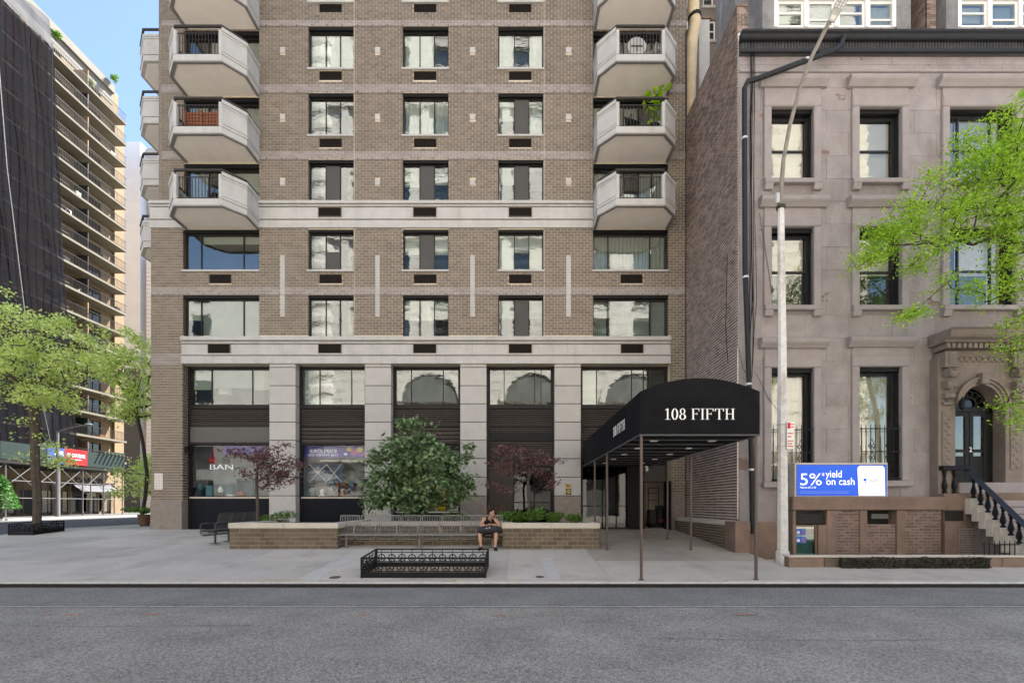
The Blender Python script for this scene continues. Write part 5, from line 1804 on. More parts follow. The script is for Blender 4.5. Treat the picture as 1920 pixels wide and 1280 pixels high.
# shop front under the shed
MB().box(XL + .003, XL + .25, 30, YE - 1.3, 4.0, 4.9).build('shop_fascia', 'yellow_brick', left)
text_obj('PAPER', 'shop_lettering', 'black_metal', left, .62, (XL + .27, 47.6, 4.05), (0, 1, 0), (0, 0, 1), .03, width=3.2, align='CENTER', bold=.01)
text_obj('G', 'shop_lettering', 'black_metal', left, .62, (XL + .27, 37.2, 4.05), (0, 1, 0), (0, 0, 1), .03, bold=.01)
MB().hexa([(XL + .01, 45.6, 3.0), (XL + 1.5, 45.6, 3.0), (XL + 1.5, 50, 3.0), (XL + .01, 50, 3.0)],
          [(XL + .01, 45.6, 3.85), (XL + .2, 45.6, 3.85), (XL + .2, 50, 3.85), (XL + .01, 50, 3.85)]).build('awning', 'awning_grey', left)
for k in range(9):
    y = 36.2 + k * 1.6
    MB().box(XL + .003, XL + .12, y, y + 1.2, GL + .2, 3.0).build('shop_glazing', 'dark_glass' if k % 3 else 'bronze', left)
    MB().box(XL + .003, XL + .2, y + 1.2, y + 1.6, GL, 3.6).build('shop_pier', 'yellow_brick' if k % 2 else 'basement_stone', left)
for k in range(7):
    y = 45.8 + k * .6
    MB().box(XL + .125, XL + .2, y, y + .3, GL + .25, 2.2 + .3 * (k % 3)).build('window_display', ['cream_wall', 'dark_gap', 'basement_stone', 'slab_edge'][k % 4], left)

# white slab farther down the side street
YW = 60.0
slabb = thing('white_slab_building', 'blank white painted end wall of a slab block beyond the balconies', 'building', (-52, YW, GL))
MB().box(Xp(228.5, YW), Xp(263, YW), YW, YW + 18, GL, Zp(266, YW)).build('wall', 'white_wall', slabb)
MB().box(Xp(263, YW) + .01, Xp(286, YW), YW + 1.0, YW + 18, GL, Zp(266, YW)).build('brick_edge', 'grey_stone', slabb)
MB().box(Xp(271, YW), Xp(300, YW), YW + .3, YW + .9, GL, Zp(480, YW)).build('tile_wall', 'white_wall', slabb)
for k in range(60):
    z = GL + k * .55
    if z < Zp(482, YW): MB().box(Xp(271, YW), Xp(300, YW), YW + .28, YW + .31, z, z + .05).build('tile_joint', 'grey_stone', slabb)
MB().box(Xp(272, YW), Xp(300, YW), YW + 1.2, YW + 1.3, Zp(292, YW), Zp(266, YW)).build('glass_parapet', 'brown_glass', slabb)
MB().box(Xp(229, YW), Xp(263, YW), YW - .05, YW + .0, GL, Zp(690, YW)).build('grey_base', 'grey_panel', slabb)
far = thing('far_block', 'dark block closing the far end of the side street', 'building', (-45, 95, GL))
MB().box(-70, -25, 95, 110, GL, 16).build('wall', 'grey_panel', far)
for k in range(4):
    for j in range(12): MB().box(-69 + j * 3.5, -67.4 + j * 3.5, 94.93, 95, 2.5 + k * 3.4, 4.5 + k * 3.4).build('window', 'dark_glass', far)
# street lamp of the side street
YT = 38.0
sl = thing('side_street_lamp', 'galvanised street lamp with one arm on the side street', 'street lamp', (Xp(108, YT), YT, GL))
MB().tube([(Xp(108, YT), YT, GL), (Xp(108, YT), YT, Zp(808, YT))], [.14, .09], 8).build('pole', mat('dull_pole', (.16, .16, .16), .7), sl, smooth=True)
MB().tube([(Xp(108, YT), YT, Zp(809, YT)), (Xp(125, YT), YT, Zp(803, YT)), (Xp(150, YT), YT, Zp(798, YT)), (Xp(162, YT), YT, Zp(797, YT))], .055, 6).build('arm', 'dull_pole', sl, smooth=True)
MB().ell((Xp(166, YT), YT, Zp(796, YT)), (.36, .18, .11), 10, 6).build('lamp_head', 'dull_pole', sl, smooth=True)

# ================================================================== CANOPY
CY0, CY1 = 10.06, 18.27
CXA, CXB = Xp(1200, CY0), Xp(1424, CY0)
CZ0, CZ1, CZ2 = Zp(816.5, CY0), Zp(734, CY0), Zp(709, CY0)
can = thing('entrance_canopy', 'black fabric entrance canopy lettered 108 FIFTH on brown posts', 'canopy', ((CXA + CXB) / 2, CY0, g(CY0)))
def roofz(u): return CZ1 + (CZ2 - CZ1) * (1 - (2 * u - 1) ** 2)
nu, nv = 20, 34
def sheet(x_of, z_of, name, wob=.0):
    mb = MB()
    for j in range(nv + 1):
        y = CY0 + (CY1 - CY0) * j / nv
        for i in range(nu + 1):
            u = i / nu
            p = (x_of(u, y), y, z_of(u, y)); mb.v.append(p)
    for j in range(nv):
        for i in range(nu):
            a = j * (nu + 1) + i
            mb.f.append((a, a + 1, a + nu + 2, a + nu + 1))
    return mb.build(name, 'canvas', can, smooth=True)
rib = lambda y: .026 * abs(math.sin((y - CY0) * math.pi / .82))
sheet(lambda u, y: CXA + (CXB - CXA) * u, lambda u, y: roofz(u) - rib(y), 'roof_cloth')
for x, s in ((CXA, -1), (CXB, 1)):
    sheet(lambda u, y: x - s * rib(y) * math.sin(math.pi * u), lambda u, y: CZ0 + .03 + (CZ1 - CZ0 - .03) * u, 'side_cloth')
fp = [(CXA, CZ0 + .03), (CXB, CZ0 + .03)] + [(CXA + (CXB - CXA) * u, roofz(u)) for u in [1 - i / 24 for i in range(25)]]
MB().prism(fp, lambda a, b, d: (a, d, b), CY0 - .012, CY0 - .002).build('front_cloth', 'canvas', can)
MB().prism(fp, lambda a, b, d: (a, d, b), CY1 - .01, CY1).build('back_cloth', 'canvas', can)
MB().box(CXA + .01, CXB - .01, CY0, CY1, CZ0 + .035, CZ0 + .05).build('lining', 'canvas', can)
fr = MB()
for x in (CXA, CXB): fr.tube([(x, CY0, CZ0 + .015), (x, CY1, CZ0 + .015)], .02, 6)
fr.tube([(CXA, CY0, CZ0 + .015), (CXB, CY0, CZ0 + .015)], .02, 6)
fr.build('frame_tube', 'canvas_trim', can)
for k in range(1, 10):
    y = CY0 + (CY1 - CY0) * k / 10
    MB().tube([(CXA + .02, y, CZ0 + .025), (CXB - .02, y, CZ0 + .025)], .016, 5).build('cross_tube', 'canvas_trim', can)
serif('108 FIFTH', (Xp(1246, CY0), CY0 - .014, Zp(786.5, CY0)), (1, 0, 0), (0, 0, 1), .245, .004, Xp(1377, CY0) - Xp(1246, CY0), 'lettering', can)
ya = CXA * F / (1151 - VX); yb = CXA * F / (1173 - VX)
serif('108 FIFTH', (CXA - .018, ya, Zp(819, ya)), (0, -1, 0), (0, 0, 1), .262, .004, ya - yb, 'lettering', can)
for y in (CY0 + .06, 13.85, 15.95):
    for x in (CXA + .045, CXB - .045):
        p = MB().tube([(x, y, g(y)), (x, y, CZ0 + .02)], .034, 10).build('post', 'post_brown', can, smooth=True)
        MB().lathe(x, y, [(.06, g(y)), (.06, g(y) + .012), (.04, g(y) + .03)], 10).build('foot', 'post_brown', p)
for k in range(5):
    y = CY0 + 1.0 + k * 1.5
    for x in (CXA + .62, CXB - .62):
        MB().lathe(x, y, [(.085, CZ0 + .012), (.10, CZ0 + .02), (.10, CZ0 + .036)], 14).build('downlight', 'lamp_lens', can)

# ================================================================== PLANTERS AND THE BENCH RECESS
YPF = 14.0
PZ = Zp(980, YPF)
def planter(name, label, x0, x1, y0, y1, soil=True, wallz=None):
    t = thing(name, label, 'planter', ((x0 + x1) / 2, (y0 + y1) / 2, g(y0)))
    z1 = wallz or PZ
    MB().box(x0 + .012, x1 - .012, y0 + .012, y0 + .28, g(y0) - .15, z1 - .166).build('core', mat('planter_mortar', (.42, .35, .25), .95, .12, 6, .3, 80), t)
    MB().box(x0 + .012, x0 + .28, y0 + .281, y1, g(y0) - .15, z1 - .166).build('core', mat('planter_mortar', (.42, .35, .25), .95, .12, 6, .3, 80), t)
    MB().box(x1 - .28, x1 - .012, y0 + .281, y1, g(y0) - .15, z1 - .166).build('core', mat('planter_mortar', (.42, .35, .25), .95, .12, 6, .3, 80), t)
    rs = courses(x0, x1, g(y0) + .002, z1 - .168, .312, .1265, .013)
    for r in rs: piece('brick', 'planter_brick', t, r[0], r[1], y0, y0 + .1, r[2], r[3], chamfer=.004)
    for xx, sg in ((x0, 1), (x1, -1)):
        for r in courses(y0 + .11, y1, g(y0) + .002, z1 - .168, .312, .1265, .013):
            if r[3] > g(r[1]) - .1: piece('brick', 'planter_brick', t, *( (xx, xx + .1) if sg > 0 else (xx - .1, xx)), r[0], r[1], r[2], r[3], chamfer=.004)
    nseg = max(2, round((x1 - x0) / 1.35))
    for k in range(nseg):
        a, b = x0 - .03 + (x1 - x0 + .06) * k / nseg, x0 - .03 + (x1 - x0 + .06) * (k + 1) / nseg
        piece('coping_stone', 'coping', t, a, b - .006, y0 - .03, y0 + .32, z1 - .165, z1, chamfer=.012)
    for xa in (x0 - .03, x1 - .29):
        piece('coping_stone', 'coping', t, xa, xa + .32, y0 + .326, y1, z1 - .165, z1, chamfer=.012)
    MB().box(x0 + .281, x1 - .281, y0 + .281, y1, g(y0), z1 - .1).build('soil', 'soil', t)
    return t
PL0, PL1 = Xp(429, YPF) + .02, Xp(633, YPF)
PR0, PR1 = Xp(942, YPF), Xp(1124, YPF)
planter('brick_planter', 'brown brick planter under the small red maple at the street corner', PL0, PL1, YPF, 17.2)
planter('brick_planter', 'brown brick planter beside the canopy with low green shrubs', PR0, PR1, YPF, 17.2)
# wall behind the bench row
YBW = 14.72
bwl = thing('bench_wall', 'low brown brick wall behind the row of metal seats', 'wall', ((PL1 + PR0) / 2, YBW, g(YBW)))
MB().box(PL1 + .005, PR0 - .005, YBW + .012, YBW + .3, g(YBW) - .2, PZ - .1).build('core', 'planter_mortar', bwl)
for r in courses(PL1 + .005, PR0 - .005, g(YBW) + .002, PZ - .12, .312, .1265, .013): piece('brick', 'planter_brick', bwl, r[0], r[1], YBW, YBW + .1, r[2], r[3], chamfer=.004)
n = 5
for k in range(n):
    a = PL1 + .03 + (PR0 - PL1 - .06) * k / n; b = PL1 + .03 + (PR0 - PL1 - .06) * (k + 1) / n
    piece('coping_stone', 'coping', bwl, a, b - .006, YBW - .03, YBW + .34, PZ - .115, PZ + .02, chamfer=.012)
MB().box(PL1 + .3, PR0 - .3, YBW + .35, 17.2, g(YBW) - .1, PZ - .1).build('soil', 'soil', bwl)

# ---- metal wire seats
def make_bench(nseats, label, loc, rz, m, w=.605, group='metal benches'):
    """a run of wire seats; local x along the run, local -y is the front"""
    t = thing('metal_bench', label, 'bench', (0, 0, 0), group)
    L = nseats * w
    for k in range(nseats):
        x0, x1 = k * w + .03, (k + 1) * w - .03
        fr = MB()
        prof = [(-.36, .27), (-.44, .32), (-.475, .40), (-.44, .455), (-.05, .415), (.0, .44), (.16, .98), (.15, 1.0)]
        for x in (x0, x1): fr.tube([(x, a, b) for a, b in prof], .014, 5)
        for a, b in ((-.36, .27), (-.475, .40), (-.03, .42), (.065, .66), (.155, .99)): fr.tube([(x0, a, b), (x1, a, b)], .017, 5)
        s = fr.build('seat_frame', m, t, smooth=True)
        wires = MB()
        nw = 11
        for i in range(1, nw):
            x = x0 + (x1 - x0) * i / nw
            wires.tube([(x, a, b) for a, b in prof], .0085, 4, cap=False)
        for a, b in ((-.32, .445), (-.18, .43)): wires.tube([(x0, a, b), (x1, a, b)], .007, 4)
        wires.build('seat_wires', m, s, kind='stuff')
    for k in range(nseats + 1):
        x = k * w
        ar = MB().tube([(x, -.42, .44), (x, -.45, .56), (x, -.40, .66), (x, -.2, .68), (x, .06, .67)], .018, 6)
        ar.build('armrest', m, t, smooth=True)
    for x in (w * .5, L / 2, L - w * .5):
        MB().tube([(x, -.2, 0), (x, -.2, .40)], .035, 8).build('leg', m, t)
        MB().box(x - .1, x + .1, -.32, -.08, 0, .015).build('foot_plate', m, t)
    MB().tube([(.05, -.2, .39), (L - .05, -.2, .39)], .03, 6).build('beam', m, t)
    t.location = loc; t.rotation_euler = (0, 0, rz)
    return t
BY = 14.5
bx0 = Xp(634, BY)
bw_ = (Xp(905, BY) - bx0) / 7
make_bench(8, 'long row of silver wire seats between the two brick planters', (bx0, BY, g(BY) - .01), 0, 'bench_metal', w=bw_)
make_bench(3, 'dark metal bench at the end of the corner planter facing the side street', (Xp(430, 14.5) - .42, 16.5, g(15.4)), R(-90), 'bench_dark', w=.7)

# ---- cast iron tree guards
def guard(label, x0, x1, y0, y1, h=.45, npan=11, group='iron tree guards', ndep=5, rot=0):
    t = thing('tree_guard', label, 'tree guard', ((x0 + x1) / 2, (y0 + y1) / 2, g((y0 + y1) / 2)), group)
    def run(p0, p1, n):
        p0, p1 = Vector(p0), Vector(p1)
        d = (p1 - p0); L = d.length; u = d / L
        up = Vector((0, 0, 1))
        fr = MB()
        for z, r in ((h, .02), (h - .075, .011), (.06, .013), (.145, .013)):
            fr.tube([p0 + up * z, p1 + up * z], r, 6)
        f = fr.build('guard_rail', 'cast_iron', t)
        for k in range(n):
            c = p0 + u * (L * (k + .5) / n)
            mb = MB()
            mb.ring(c + up * .232, u, (0, 0, 1), .088, .013, 18, 5)
            mb.tube([c + up * .06, c + up * h], .009, 5)
            for s in (-1, 1): mb.tube([c + up * .232, c + up * .17 + u * (s * .064)], .010, 4)
            mb.build('ring_ornament', 'cast_iron', t)
        plate = MB()
        nrm = u.cross(up) * .006
        a, b = p0 + up * .0, p1 + up * .0
        plate.hexa([a - nrm, b - nrm, b + nrm, a + nrm], [a - nrm + up * .125, b - nrm + up * .125, b + nrm + up * .125, a + nrm + up * .125])
        plate.build('kick_plate', 'cast_iron', t)
    P = [(x0, y0, g(y0) + .004), (x1, y0, g(y0) + .004), (x1, y1, g(y1) + .004), (x0, y1, g(y1) + .004)]
    run(P[0], P[1], npan); run(P[1], P[2], ndep); run(P[3], P[2], npan); run(P[0], P[3], ndep)
    for p in P:
        MB().box(p[0] - .02, p[0] + .02, p[1] - .02, p[1] + .02, p[2] - .02, p[2] + h + .015).build('corner_post', 'cast_iron', t)
    MB().hexa([(x0 + .03, y0 + .03, g(y0) - .1), (x1 - .03, y0 + .03, g(y0) - .1), (x1 - .03, y1 - .03, g(y1) - .1), (x0 + .03, y1 - .03, g(y1) - .1)],
              [(x0 + .03, y0 + .03, g(y0) + .02), (x1 - .03, y0 + .03, g(y0) + .02), (x1 - .03, y1 - .03, g(y1) + .02), (x0 + .03, y1 - .03, g(y1) + .02)]).build('tree_pit_soil', 'gravel_soil', t)
    return t
guard('black cast iron tree guard round an empty pit at the kerb', Xp(678, 10.3), Xp(910, 10.3), 10.3, 11.42)
guard('black cast iron guard round the street corner tree', -18.9, -18.0, 16.9, 18.05, h=.40, npan=5, ndep=6)

# ================================================================== AD BOX, STREET LIGHT, SIGNS
YA = 13.8
ad = thing('advert_box', 'lit blue advertising box reading 5% yield on cash on the basement ledge', 'sign', (Xp(1578, YA), YA, LZ))
ax0, ax1, az0_, az1 = Xp(1490, YA), Xp(1665, YA), LZ + .001, Zp(867, YA)
MB().box(ax0, ax1, YA, YA + .32, az0_, az1).build('casing', mat('ad_case', (.50, .45, .39), .5, .1, 5), ad, bevel=.015)
MB().box(ax0 + .05, ax1 - .04, YA - .006, YA - .001, az0_ + .03, az1 - .055).build('screen_border', 'basement_stone', ad)
sx0, sx1, sz0_, sz1_ = ax0 + .062, ax1 - .052, az0_ + .036, az1 - .067
MB().box(sx0, sx1, YA - .012, YA - .0065, sz0_, sz1_).build('screen', 'ad_blue', ad)
phn = []
pa, pb = sx0 + (sx1 - sx0) * .675, sx0 + (sx1 - sx0) * .975
pt = sz1_ - .03
rr3 = .10
for cx, a0 in ((pa + rr3, 180), (pb - rr3, 90)):
    for k in range(7):
        t_ = R(a0 - 90 * k / 6)
        phn.append((cx + rr3 * math.cos(t_), pt - rr3 + rr3 * math.sin(t_)))
MB().prism([(pa + .04, sz0_ + .003)] + phn + [(pb + .02, sz0_ + .003)], lambda a, b, d: (a, d, b), YA - .017, YA - .0125).build('phone_print', 'ad_white', ad)
def adtext(s, px, py, size, width, m='ad_white', bold=0.0):
    return text_obj(s, 'lettering', m, ad, size, (Xp(px, YA), YA - .0145, Zp(py, YA)), (1, 0, 0), (0, 0, 1), .003, width=width, bold=bold)
W_ = lambda a: a * YA / F
adtext('5%', 1498, 909, .52, W_(40), bold=-.002)
adtext('*', 1540.5, 897, .26, W_(4.5))
adtext('yield', 1547.5, 894.5, .31, W_(30), bold=.0)
adtext('on cash', 1548, 908.5, .31, W_(53), bold=.0)
adtext('*rate as of 5.1.23', 1499, 915, .085, W_(30))
for k, (u, v) in enumerate(((1499, 1593), (1499, 1590))):
    MB().box(Xp(u, YA), Xp(v, YA), YA - .015, YA - .0125, Zp(921 + 2.6 * k, YA) - .006, Zp(921 + 2.6 * k, YA) + .006).build('small_print', mat('ad_pale', (.25, .35, .75), .5), ad)
text_obj('public', 'lettering', 'black_metal', ad, .18, (Xp(1627, YA), YA - .0195, Zp(903, YA)), (1, 0, 0), (0, 0, 1), .003, width=W_(22.5))
MB().lathe(0, 0, [(.045, 0), (.045, .004)], 14)
lg = MB(); lg.prism([(Xp(1621, YA) + .052 * math.cos(k * .45), Zp(899, YA) + .05 * math.sin(k * .45)) for k in range(14)], lambda a, b, d: (a, d, b), YA - .0195, YA - .0175)
lg.prism([(Xp(1621.5, YA) + .026 * math.cos(k * .45), Zp(903.5, YA) - .012 + .024 * math.sin(k * .45)) for k in range(14)], lambda a, b, d: (a, d, b), YA - .0195, YA - .0175)
lg.build('emblem', 'ad_blue', ad)

YL = 12.8
LXp = lambda px: Xp(px, YL)
LZp = lambda py: Zp(py, YL)
lamp = thing('street_light', 'tall weathered street light pole with a long curved arm', 'street lamp', (LXp(1466), YL, .0))
MB().tube([(LXp(1467), YL, 0), (LXp(1467), YL, LZp(900)), (LXp(1466.5), YL, LZp(640)), (LXp(1464), YL, LZp(385))], [.15, .135, .11, .085], 8).build('pole', 'weathered_pole', lamp, smooth=True)
MB().tube([(LXp(1467), YL, .0), (LXp(1467), YL, .35), (LXp(1467), YL, .4)], [.19, .18, .15], 8).build('base', 'weathered_pole', lamp)
arm = [(1464, 390, 12.8), (1465, 350, 12.75), (1469, 300, 12.65), (1481, 235, 12.5), (1500, 165, 12.3), (1523, 105, 12.1), (1548, 55, 11.9), (1566, 22, 11.75)]
MB().tube([(Xp(a, y), y, Zp(b, y)) for a, b, y in arm], [.06, .06, .056, .054, .052, .05, .05, .05], 8).build('arm', mat('worn_arm', (.22, .195, .165), .7, .25, 8), lamp, smooth=True)
MB().tube([(Xp(1458, 12.72), 12.72, LZp(385)), (Xp(1458, 12.72), 12.72, LZp(367))], .06, 8).build('clamp', 'galvanised', lamp)
MB().tube([(LXp(1464), YL, LZp(392)), (LXp(1464), YL, LZp(386))], .12, 8).build('collar', 'rail_metal', lamp)
h0, h1 = Vector((Xp(1557, 11.8), 11.8, Zp(42, 11.8))), Vector((Xp(1592, 11.3), 11.3, Zp(-22, 11.3)))
dvv = (h1 - h0)
side = dvv.cross(Vector((0, 1, 0))).normalized(); upv = side.cross(dvv).normalized()
hd = MB()
def hp(u, s, v): return h0 + dvv * u + side * s + upv * v
hd.hexa([hp(0, -.10, -.02), hp(1, -.16, -.02), hp(1, .16, -.02), hp(0, .10, -.02)], [hp(0, -.08, .08), hp(1, -.13, .10), hp(1, .13, .10), hp(0, .08, .08)])
hd.build('lamp_head', 'galvanised', lamp, bevel=.015)
for k in range(3):
    for j in range(6):
        c = hp(.45 + .09 * j, -.08 + .08 * k, -.03)
        MB().ell(c, (.022, .022, .022), 6, 4).build('lens', 'lamp_lens', lamp)
MB().hexa([hp(.08, -.06, -.026), hp(.22, -.06, -.026), hp(.22, .06, -.026), hp(.08, .06, -.026)], [hp(.08, -.06, -.021), hp(.22, -.06, -.021), hp(.22, .06, -.021), hp(.08, .06, -.021)]).build('number_plate', 'notice_white', lamp)
# parking sign strapped to the pole
YQ = 12.62
ps = thing('parking_sign', 'narrow red and white parking sign strapped to the street light pole', 'sign', (Xp(1482, YQ), YQ, Zp(840, YQ)))
q0, q1 = Xp(1475.5, YQ), Xp(1489.5, YQ)
MB().box(q0, q1, YQ, YQ + .01, Zp(841, YQ), Zp(790, YQ)).build('plate', 'notice_white', ps)
MB().box(q0 + .015, q0 + .10, YQ - .004, YQ - .0005, Zp(803, YQ), Zp(792, YQ)).build('red_symbol', 'sign_red', ps)
for k, (u0, u1, z) in enumerate(((.1, .8, 812), (.1, .6, 818), (.55, .92, 795), (.55, .92, 800), (.1, .85, 826), (.1, .7, 831), (.1, .85, 836))):
    MB().box(q0 + (q1 - q0) * u0, q0 + (q1 - q0) * u1, YQ - .004, YQ - .0005, Zp(z, YQ) - .016, Zp(z, YQ) + .012).build('printed_line', 'sign_red', ps)
for z in (795, 836): MB().tube([(LXp(1467), YL, Zp(z, YQ)), (LXp(1467), YL, Zp(z, YQ) + .03)], .142, 10).build('strap', 'galvanised', ps)

# plates and notices on the apartment block
pl = thing('directory_notice', 'small white grid notice on the brick corner pier', 'sign', (XF(297), YF - .01, ZF(917)))
n0, n1, nz0, nz1 = XF(290), XF(305.5), ZF(917), ZF(887)
MB().box(n0, n1, YF - .02, YF - .002, nz0, nz1).build('plate', 'notice_white', pl)
for k in range(5): MB().box(n0 + .02 + .065 * k, n0 + .035 + .065 * k, YF - .023, YF - .0205, nz0 + .03, nz1 - .03).build('grid_line', 'notice_line', pl)
for k in range(7): MB().box(n0 + .02, n1 - .02, YF - .026, YF - .0235, nz0 + .05 + .085 * k, nz0 + .062 + .085 * k).build('grid_line', 'notice_line', pl)
p1_ = MB().box(XF(1060.5), XF(1071), YF - .018, YF - .002, ZF(914.5), ZF(906.5)).build('brass_plate', 'plaque_gold', None, loc=(XF(1066), YF - .01, ZF(910)))
tag(p1_, 'small brass plate on the stone pier, above the square emblem', 'sign')
for k in range(3): MB().box(XF(1062), XF(1069.5), YF - .021, YF - .0185, ZF(909 + 2 * k) - .01, ZF(909 + 2 * k) + .006).build('printed_line', 'bronze', p1_)
p2_ = MB().box(XF(1061), XF(1071), YF - .018, YF - .002, ZF(926.5), ZF(916)).build('emblem_plate', 'bronze', None, loc=(XF(1066), YF - .01, ZF(921)))
tag(p2_, 'square dark plate with a round gold emblem on the stone pier', 'sign')
e = MB(); cxe, cze = XF(1066), ZF(921.2)
e.prism([(cxe + .085 * math.cos(k * .42), cze + .085 * math.sin(k * .42)) for k in range(15)], lambda a, b, d: (a, d, b), YF - .024, YF - .0185)
e.build('gold_disc', 'plaque_gold', p2_)
MB().box(cxe - .05, cxe + .05, YF - .028, YF - .0245, cze - .012, cze + .02).build('disc_mark', 'bronze', p2_)
wl = thing('wall_light', 'black wedge shaped wall light on the corner pier return', 'wall light', (XF(341) + .05, 18.7, ZF(845)))
MB().hexa([(XF(341) + .008, 18.62, ZF(848)), (XF(341) + .19, 18.62, ZF(848)), (XF(341) + .19, 18.8, ZF(848)), (XF(341) + .008, 18.8, ZF(848))],
          [(XF(341) + .008, 18.64, ZF(836)), (XF(341) + .08, 18.64, ZF(836)), (XF(341) + .08, 18.78, ZF(836)), (XF(341) + .008, 18.78, ZF(836))]).build('housing', 'black_metal', wl)

# ---- what shows in the shop windows
YI = YR + .25
banner = thing('window_sheet', 'purple banner with mirrored white lettering hung inside the shop window', 'banner', (Xp(625, YI), YI, Zp(857, YI)))
MB().box(Xp(571, YI), Xp(683, YI), YI, YI + .01, Zp(857, YI), Zp(834, YI)).build('cloth', 'poster_purple', banner)
text_obj('EXPLORE', 'lettering', 'lettering', banner, .2, (Xp(606, YI), YI - .004, Zp(848.5, YI)), (1, 0, 0), (0, 0, 1), .003, width=1.15, align='CENTER', mirror=True, bold=.004)
text_obj('THE MAGIC DO', 'lettering', 'lettering', banner, .12, (Xp(606, YI), YI - .004, Zp(854.5, YI)), (1, 0, 0), (0, 0, 1), .003, width=1.3, align='CENTER', mirror=True)
for k, (px, py, r, m_) in enumerate(((655, 842, .12, 'poster_yellow'), (664, 848, .16, 'poster_magenta'), (674, 843, .14, 'poster_yellow'), (680, 851, .1, 'poster_magenta'), (648, 851, .07, 'notice_white'))):
    MB().prism([(Xp(px, YI) + r * math.cos(j * .7), Zp(py, YI) + r * .8 * math.sin(j * .7)) for j in range(9)], lambda a, b, d: (a, d, b), YI - .004 - .001 * k, YI - .001 - .001 * k).build('print', m_, banner)
reflection_sheet = thing('window_sheet', 'lilac sheet standing in for a reflection across the top of the corner shop window', 'banner', (Xp(450, YI), YI, Zp(850, YI)))
MB().box(Xp(418, YI), Xp(500, YI), YI, YI + .01, Zp(851, YI), Zp(834, YI)).build('cloth', mat('lilac', (.17, .14, .55), .6), reflection_sheet)  # lilac sheet drawn in place of a reflection in the glass
ns_ = thing('neon_sign', 'white outlined BAN lettering in the corner shop window', 'sign', (Xp(405, YI), YI, Zp(881, YI)))
text_obj('BAN', 'lettering', 'neon', ns_, .32, (Xp(392, YI - .05), YI - .05, Zp(880, YI)), (1, 0, 0), (0, 0, 1), .02, width=.95, bold=-.006)
for k, px in enumerate((399, 424, 640)):
    pd = thing('pendant_lamp', ['dark pendant lamp with red shade inside the corner shop, nearer the pier', 'small dark pendant lamp inside the corner shop beside the neon sign',
                                'dark pendant lamp behind the purple window banner'][k], 'lamp', (Xp(px, 19.5), 19.5, Zp(868, 19.5)))
    MB().lathe(Xp(px, 19.5), 19.5, [(.14, Zp(868, 19.5)), (.14, Zp(860, 19.5)), (.04, Zp(855, 19.5)), (.015, Zp(835, 19.5))], 10).build('shade', 'black_metal' if k else 'sign_red', pd)
for k, px in enumerate((378, 420, 462, 600, 650, 770, 820)):
    c = thing('shop_counter', ['white display counter nearest the corner pier', 'teal display counter under the neon sign', 'grey display counter behind the red maple',
                               'dark wooden table inside the second shop bay', 'brown chair set inside the second shop bay near the column', 'pale shelf unit behind the bushy tree', 'yellow crate stack behind the bushy tree'][k],
              'furniture', (Xp(px, 19.7), 19.7, GZ + .02))
    mcol = [mat('navy', (.03, .05, .09), .6), mat('teal2', (.10, .24, .27), .6), mat('teal3', (.05, .12, .16), .6), 'bronze', 'wood', 'interior_pale', 'poster_yellow'][k]
    wdt = .36
    top = GZ + 1.75 + .2 * (k % 3)  # tops raised to stand in for dark street reflections in the glass
    MB().box(Xp(px, 19.7) - wdt, Xp(px, 19.7) + wdt, 19.5, 19.95, top - .06, top).build('top', mcol, c)
    for sx in (-1, 1): MB().box(Xp(px, 19.7) + sx * wdt * .9 - .04, Xp(px, 19.7) + sx * wdt * .9 + .04, 19.55, 19.9, GZ + .021, top - .061).build('side', mcol, c)
    MB().box(Xp(px, 19.7) - wdt * .85, Xp(px, 19.7) + wdt * .85, 19.8, 19.84, GZ + .03, top - .08).build('back', mcol, c)
# ceiling lights seen on the second floor: hanging tubes in the arched-looking bays, a drum lamp, a potted plant
dl_ = thing('drum_lamp', 'white drum lamp shade inside the second floor corner window', 'lamp', (Xp(424, 19.4), 19.4, Zp(742, 19.4)))
MB().lathe(Xp(424, 19.4), 19.4, [(.28, Zp(741, 19.4)), (.28, Zp(728, 19.4))], 18).build('shade', 'white_paint', dl_, smooth=True)
MB().tube([(Xp(424, 19.4), 19.4, Zp(728, 19.4)), (Xp(424, 19.4), 19.4, Zp(690, 19.4))], .01, 5).build('cord', 'black_metal', dl_)
# luggage cart in the service doorway
lc = thing('luggage_cart', 'black luggage cart loaded with bags in the open service doorway', 'cart', (Xp(1235, 19.6), 19.6, GZ + .02))
cx, cy = Xp(1233, 19.6), 19.6
MB().box(cx - .45, cx + .45, cy - .25, cy + .25, GZ + .12, GZ + .18).build('deck', 'black_metal', lc, bevel=.01)
for sx in (-.4, .05):
    MB().tube([(cx + sx, cy, GZ + .18), (cx + sx, cy, GZ + 1.75)], .018, 6).build('upright', 'black_metal', lc)
for z in (1.2, 1.5, 1.74): MB().tube([(cx - .4, cy, GZ + z), (cx + .05, cy, GZ + z)], .014, 6).build('crossbar', 'black_metal', lc)
for sx in (-.36, .36): MB().lathe(cx + sx, cy, [(.05, GZ + .02), (.06, GZ + .07), (.05, GZ + .119)], 8).build('wheel', 'black_metal', lc)
for k, (a, b, h) in enumerate(((-.42, -.08, .62), (-.06, .2, .8), (.22, .44, .7))):
    MB().box(cx + a, cx + b, cy - .22, cy + .2, GZ + .181, GZ + .18 + h).build('bag', 'bag_cloth', lc, bevel=.05)
MB().box(cx + .0, cx + .2, cy - .24, cy - .221, GZ + .3, GZ + .36).build('red_tag', 'sign_red', lc)
cm = thing('security_camera', 'white security camera under the canopy above the doorway', 'camera', (Xp(1213, 18.7), 18.7, Zp(880, 18.7)))
MB().ell((Xp(1213, 18.72), 18.72, Zp(880, 18.7)), (.07, .07, .08), 10, 6).build('dome', 'white_paint', cm, smooth=True)
